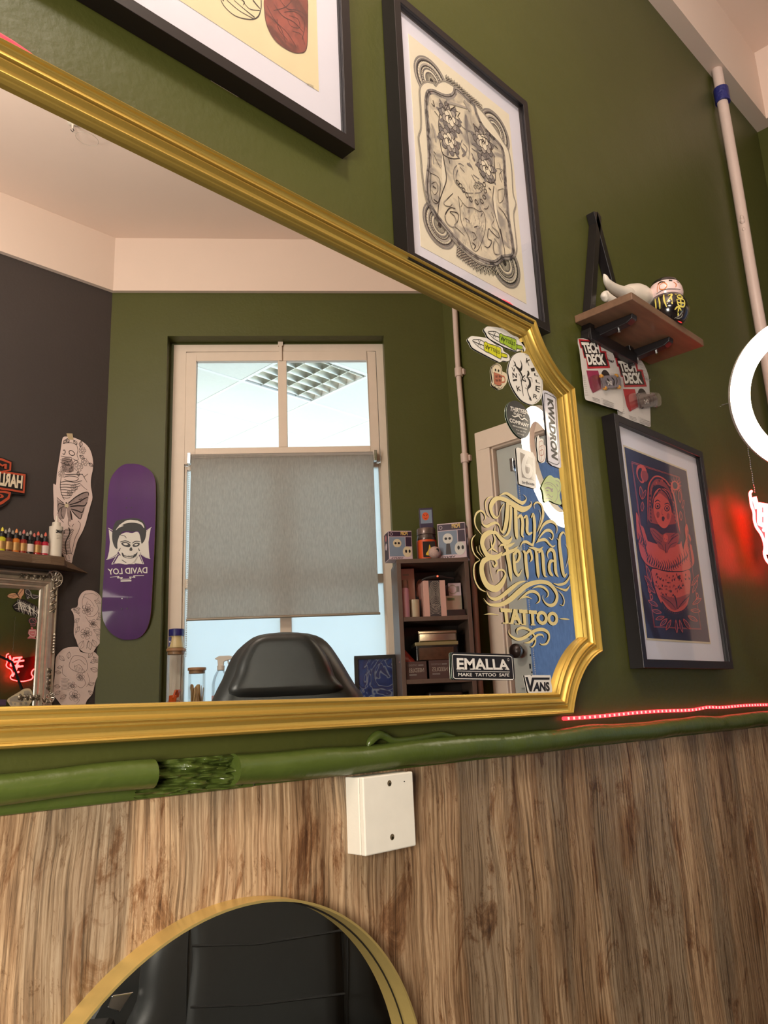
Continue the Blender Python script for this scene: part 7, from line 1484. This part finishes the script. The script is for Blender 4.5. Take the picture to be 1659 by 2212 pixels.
sb_ = onbox('supply_carton', 'silver and green carton on the upper bookcase shelf under the barcode carton', 'box', 962, 997, 1286, S1 + 0.018, 0.12, BD - 0.06, M_slv, draw=lambda e, F, w, h, dp: (lambda mb: (mb.box(F, -w * .8, w * .1, h * .72, h * .86, 0.0004, 0.0008, mat('label_green', rgb(84, 96, 60), 0.4)), mb.build('printed_front', e)))(MB()))
onbox('supply_carton', 'white barcode carton on top of the silver and green carton in the bookcase', 'box', 968, 995, 1259, S1 + 0.018 + sb_[3], 0.10, BD - 0.07, M_fw, draw=lambda e, F, w, h, dp: (lambda mb: ([mb.box(F, w * .2 + k * w * .06, w * .2 + k * w * .06 + w * .03, h * .3, h * .75, 0.0004, 0.0008, M_grey) for k in range(9)], mb.disc(F, -w * .35, h * .5, h * .36, 0.0008, M_lgrey, 18, r0=0.8), mb.build('printed_front', e)))(MB()))
onbox('tablet', 'thin black tablet lying flat under the cartons on the upper bookcase shelf', 'tablet', 966, 1006, 1316, S1, 0.14, BD - 0.02, M_sbk)
# black tool with a red light lying on the striped box
a = WW.px(935, 1253, BD - 0.06)[0]; zt6 = WW.px(935, 1253, BD - 0.02)[1]
tl_ = empty('tattoo_power_lead', WW.pt(a, zt6, BD - 0.06), 'black cable tool with a small red light lying on the pink striped box', 'tool')
mb = MB(); mb.tube(cat([(*WW.pt(a + x, zt6 + y, BD - 0.05), r) for x, y, r in ((-0.05, 0.004, 0.003), (-0.03, 0.013, 0.006), (0.0, 0.018, 0.009), (0.03, 0.020, 0.009), (0.06, 0.014, 0.007), (0.09, 0.009, 0.006))], 4), 0.008, M_sbk, 10); mb.build('tool_body', tl_)
mb = MB(); mb.lathe(WW.pt(a + 0.018, zt6 + 0.019, BD - 0.042), [(0.004, 0), (0.004, 0.004), (0.001, 0.006)], mat('indicator_red', (1, 0.1, 0.05, 1), emit=2.5), 10, up=WW.n); mb.build('red_light', tl_)
# shelf 2
S2 = lv[1]; M_cb = mat('needle_box_dark', rgb(74, 52, 48), 0.5)
def needles(e, F, w, h, dp):
    mb = MB(); c = 0.0005; mb.text(F, 'NEEDLES', [(-w * .72, h * .62), (w * .72, h * .62), (w * .72, h * .40), (-w * .72, h * .40)], c, M_lgrey, bold=0.0)
    mb.text(F, 'CARTRIDGES', [(-w * .8, h * .84), (w * .1, h * .84), (w * .1, h * .74), (-w * .8, h * .74)], c, M_grey); mb.box(F, w * .2, w * .7, h * .75, h * .82, 0.0002, c, M_grey); mb.box(F, -w * .72, 0, h * .22, h * .30, 0.0002, c, M_grey); mb.build('printed_front', e)
n1 = onbox('needle_box', 'dark NEEDLES carton on the middle bookcase shelf, at the window end', 'box', 876, 921, 1428, S2, 0.10, BD - 0.02, M_cb, draw=needles)
onbox('needle_box', 'dark NEEDLES carton on the middle bookcase shelf, at the pipe end', 'box', 926, 972, 1425, S2, 0.10, BD - 0.02, M_cb, draw=needles)
hN = n1[3]
M_cle = mixmat('clear_tub', 'clear', (0.80, 0.74, 0.66, 1), 2.4, 0.15)
tb = onbox('plastic_tub', 'clear plastic tub full of supplies on the NEEDLES cartons in the bookcase', 'tub', 898, 988, 1386, S2 + hN, 0.15, BD - 0.03, M_cle, bevel=0.004)
mb = MB(); F = tb[1]; mb.box(F, -tb[2] * .84, tb[2] * .8, tb[3] * .08, tb[3] * .74, -0.13, -0.006, mat('tub_contents', rgb(160, 128, 96), 0.7, var=0.4, vscale=60)); mb.build('contents', tb[0])
mb = MB(); mb.box(F, -tb[2] * 1.04, tb[2] * 1.04, tb[3] - 0.012, tb[3] + 0.003, -0.152, 0.004, mat('tub_lid', rgb(134, 124, 84), 0.3, coat=0.5)); mb.build('lid', tb[0], bevel=0.003)
tn = onbox('metal_tin', 'shiny silver tin on top of the plastic tub in the bookcase', 'tin', 903, 986, 1360, S2 + hN + tb[3] + 0.003, 0.13, BD - 0.04, mat('shiny_tin', rgb(206, 190, 168), 0.12, 1.0), bevel=0.006)
mb = MB(); F = tn[1]; mb.box(F, -tn[2] * 1.02, tn[2] * 1.02, tn[3] * .66, tn[3] * 1.02, -0.132, 0.002, mat('shiny_tin_lid', rgb(190, 170, 146), 0.15, 1.0)); mb.build('lid', tn[0], bevel=0.005)
mb = MB(); o = WW.pt(WW.px(877, 1440, BD - 0.06)[0] + 0.008, S2 + hN, BD - 0.06); vs = []; rd = random.Random(5)
for i in range(7):
    for j in range(10):
        t = 2 * math.pi * j / 10; rr = 0.026 * (1 - i / 6.5) * (1 + rd.uniform(-.15, .15)) + 0.001; vs.append(o + WW.a * (rr * math.cos(t) * 1.2 - 0.004 * i) + WW.n * (rr * math.sin(t)) + Vector((0, 0, 0.011 * i)))
mb.add(vs, [(i * 10 + j, i * 10 + (j + 1) % 10, (i + 1) * 10 + (j + 1) % 10, (i + 1) * 10 + j) for i in range(6) for j in range(10)] + [tuple(range(10))], mat('red_foil_bag', rgb(164, 66, 56), 0.35, coat=0.4))
tag(mb.build('foil_bag', loc=o), 'crumpled red foil bag beside the plastic tub in the bookcase', 'bag')
onbox('storage_box', 'dark case with an arched lid on the lowest bookcase shelf in view', 'box', 925, 1000, 1492, lv[2], 0.14, BD - 0.05, mat('dark_case', rgb(52, 40, 36), 0.4), bevel=0.01)

# ================================================================== TATTOO CHAIR
AZC = math.radians(38.5); CDp = 1.72
cv = Vector((math.sin(AZC) * CDp, -CD + math.cos(AZC) * CDp)); co = Vector((cv.x, -2 * G - cv.y, ZC))
ca_ = Vector((math.cos(AZC), math.sin(AZC), 0))      # to the right in the mirror image
cn = Vector((-math.sin(AZC), math.cos(AZC), 0))      # towards the mirrors
CH = Fr(co, ca_, (0, 0, 1), cn, True)
M_lea = mat('black_leather', rgb(38, 40, 40), 0.42, var=0.12, vscale=60, bump=0.025, bscale=420, spec=0.5)
M_seam = mat('leather_seam', rgb(12, 12, 12), 0.6)
chr_ = empty('leather_chair', (co.x, co.y, 0), 'black padded leather chair facing the mirrors', 'chair')
def cushion(name, outl, c0, c1, puff, parent=chr_, m=M_lea, rows=26, cols=14, seams=()):
    """padded shape: outline given in frame units, rounded towards its border"""
    P = cat(outl, 5, True); zt = max(p[1] for p in P); zb = min(p[1] for p in P); mb = MB(); fr_v = []; bk = []
    def wd(z):
        xs = [p[0] + (q[0] - p[0]) * (z - p[1]) / (q[1] - p[1]) for p, q in zip(P, P[1:] + P[:1]) if (p[1] - z) * (q[1] - z) <= 0 and p[1] != q[1]]
        return (min(xs), max(xs)) if xs else (0, 0)
    for i in range(rows + 1):
        t = 0.5 - 0.5 * math.cos(math.pi * i / rows); z = zb + 0.0004 + (zt - zb - 0.0008) * t; a, b = wd(z)
        for j in range(cols + 1):
            s_ = 0.5 - 0.5 * math.cos(math.pi * j / cols); x = a + (b - a) * s_
            dz = min(z - zb, zt - z); dx = min(x - a, b - x); e_ = min(1, max(0, dx) / puff) ; e2 = min(1, max(0, dz) / puff)
            prof2 = math.sqrt(max(0, 1 - (1 - e_) ** 2)) * math.sqrt(max(0, 1 - (1 - e2) ** 2))
            sg = 1
            h = 0.0
            for zs_, dep in seams: h -= dep * math.exp(-((z - zs_(x)) / 0.005) ** 2)
            fr_v.append(CH.pt(x, z, c0 + (c1 - c0) * prof2 + h * prof2)); bk.append(CH.pt(x, z, c0 - (c1 - c0) * 0.6 * prof2))
    W_ = cols + 1; fs = [(i * W_ + j, i * W_ + j + 1, (i + 1) * W_ + j + 1, (i + 1) * W_ + j) for i in range(rows) for j in range(cols)]
    mb.add(fr_v, fs, m, True); mb.add(bk, [f[::-1] for f in fs], m, True)
    bd = [(0, j) for j in range(W_)] + [(i, cols) for i in range(1, rows + 1)] + [(rows, j) for j in range(cols - 1, -1, -1)] + [(i, 0) for i in range(rows - 1, 0, -1)]
    vs = [fr_v[i * W_ + j] for i, j in bd] + [bk[i * W_ + j] for i, j in bd]; k = len(bd); mb.add(vs, [(i, (i + 1) % k, k + (i + 1) % k, k + i) for i in range(k)], m, True)
    return mb.build(name, parent, sharp=60)
q = lambda pts, c=0.0: pxs(CH, pr(pts), c)
up_l = q('452,1530 478,1470 500,1420 528,1390 560,1371 620,1365 672,1369 705,1385 735,1425 765,1475 795,1525')
lo_r = q('850,2150 835,2040 800,1960'); lo_l = q('345,1960 312,2050 300,2150')
outl = up_l + [(up_l[-1][0] + 0.012, up_l[-1][1] - 0.12)] + lo_r[::-1][:0] + [(lo_r[2][0], lo_r[2][1]), (lo_r[1][0], lo_r[1][1]), (lo_r[0][0], lo_r[0][1]), (lo_r[0][0] - 0.01, lo_r[0][1] - 0.06), (lo_l[2][0] + 0.01, lo_r[0][1] - 0.06), (lo_l[2][0], lo_l[2][1]), (lo_l[1][0], lo_l[1][1]), (lo_l[0][0], lo_l[0][1]), (up_l[0][0] - 0.012, up_l[0][1] - 0.12)]
cushion('backrest', outl, -0.01, 0.055, 0.05, rows=44, cols=20)
hp = q('511,1508 510,1455 522,1420 545,1390 585,1372 640,1370 675,1382 705,1420 722,1462 727,1498'); hp = [hp[0]] + hp[1:]
cushion('headrest_pad', hp, 0.030, 0.078, 0.02)
# lower panel with two cross seams
sA = q('418,2042 560,2038 745,2008', 0.06); sB = q('415,2174 560,2168 748,2145', 0.06)
def sfn(P):
    def f(x):
        if x <= P[1][0]: t = (x - P[0][0]) / (P[1][0] - P[0][0]); return P[0][1] + (P[1][1] - P[0][1]) * t
        t = (x - P[1][0]) / (P[2][0] - P[1][0]); return P[1][1] + (P[2][1] - P[1][1]) * t
    return f
pl_ = q('418,1900 425,1880 720,1865 742,1880 745,2008 750,2100 752,2212 750,2260 402,2270 400,2212 412,2100 416,2042')
pan = [(pl_[0][0], pl_[0][1] + 0.14), pl_[0]] 
cushion('back_panel', [(pl_[1][0], pl_[1][1] + 0.10), (pl_[2][0], pl_[2][1] + 0.10)] + pl_[3:], 0.035, 0.0665, 0.03, rows=50, cols=16)
mb = MB()
for P in (sA, sB): mb.tube([CH.pt(x, sfn(P)(x), 0.0662) for x in [P[0][0] + (P[2][0] - P[0][0]) * i / 20 for i in range(21)]], 0.0022, M_seam, 6)
for us in ((412, 420), (748, 746)):
    P = q('%g,1950 %g,2060 %g,2160 %g,2240' % (us[1], us[0] + 2, us[0], us[0]), 0.05)
    for dx in (-0.005, 0.004): mb.tube([CH.pt(a + dx, b, 0.0555) for a, b in cat(P, 4)], 0.0014, M_seam, 6)
mb.build('stitched_seam', chr_)
zs0 = lo_r[0][1] - 0.05
SFm = Fr(CH.pt(0, zs0, 0), CH.a, CH.n, (0, 0, 1))
mb = MB(); xm = (lo_r[0][0] + lo_l[2][0]) / 2; mb.prism(SFm, cat([(xm - 0.24, 0.04), (xm - 0.25, 0.3), (xm - 0.2, 0.50), (xm, 0.53), (xm + 0.2, 0.50), (xm + 0.25, 0.3), (xm + 0.24, 0.04)], 3, True), -0.11, 0.0, M_lea); mb.build('seat', chr_, bevel=0.03)
mb = MB(); bs = CH.pt(xm, 0, 0.25); mb.lathe((bs.x, bs.y, 0), [(0.26, 0.0), (0.26, 0.02), (0.05, 0.04), (0.035, 0.05), (0.035, zs0 + ZC - 0.11)], M_chrome, 28); mb.build('pedestal_base', chr_)
mb = MB(); ar = q('300,2140 250,2150', 0.03)
mb.box(CH, xm - 0.36, xm - 0.28, zs0 + 0.02, zs0 + 0.05, -0.02, 0.40, M_lea); mb.build('armrest', chr_, bevel=0.012)
mb = MB(); mb.box(CH, xm + 0.28, xm + 0.36, zs0 + 0.02, zs0 + 0.05, -0.02, 0.40, M_lea); mb.build('armrest', chr_, bevel=0.012)
mb = MB(); mb.prism(CH, q('150,2290 200,2190 250,2100 300,2020 335,1975 345,2290', -0.06), -0.08, -0.05, M_lea); mb.build('side_wing', chr_, bevel=0.01)
mb = MB(); ab_ = q('235,2175 245,2150 292,2142 262,2185', 0.0); mb.prism(CH, ab_, 0.0, 0.006, M_chrome); mb.box(CH, xm - 0.34, xm - 0.2, zs0 - 0.02, zs0 - 0.008, -0.04, -0.02, M_chrome); mb.build('metal_bracket', chr_, bevel=0.002)
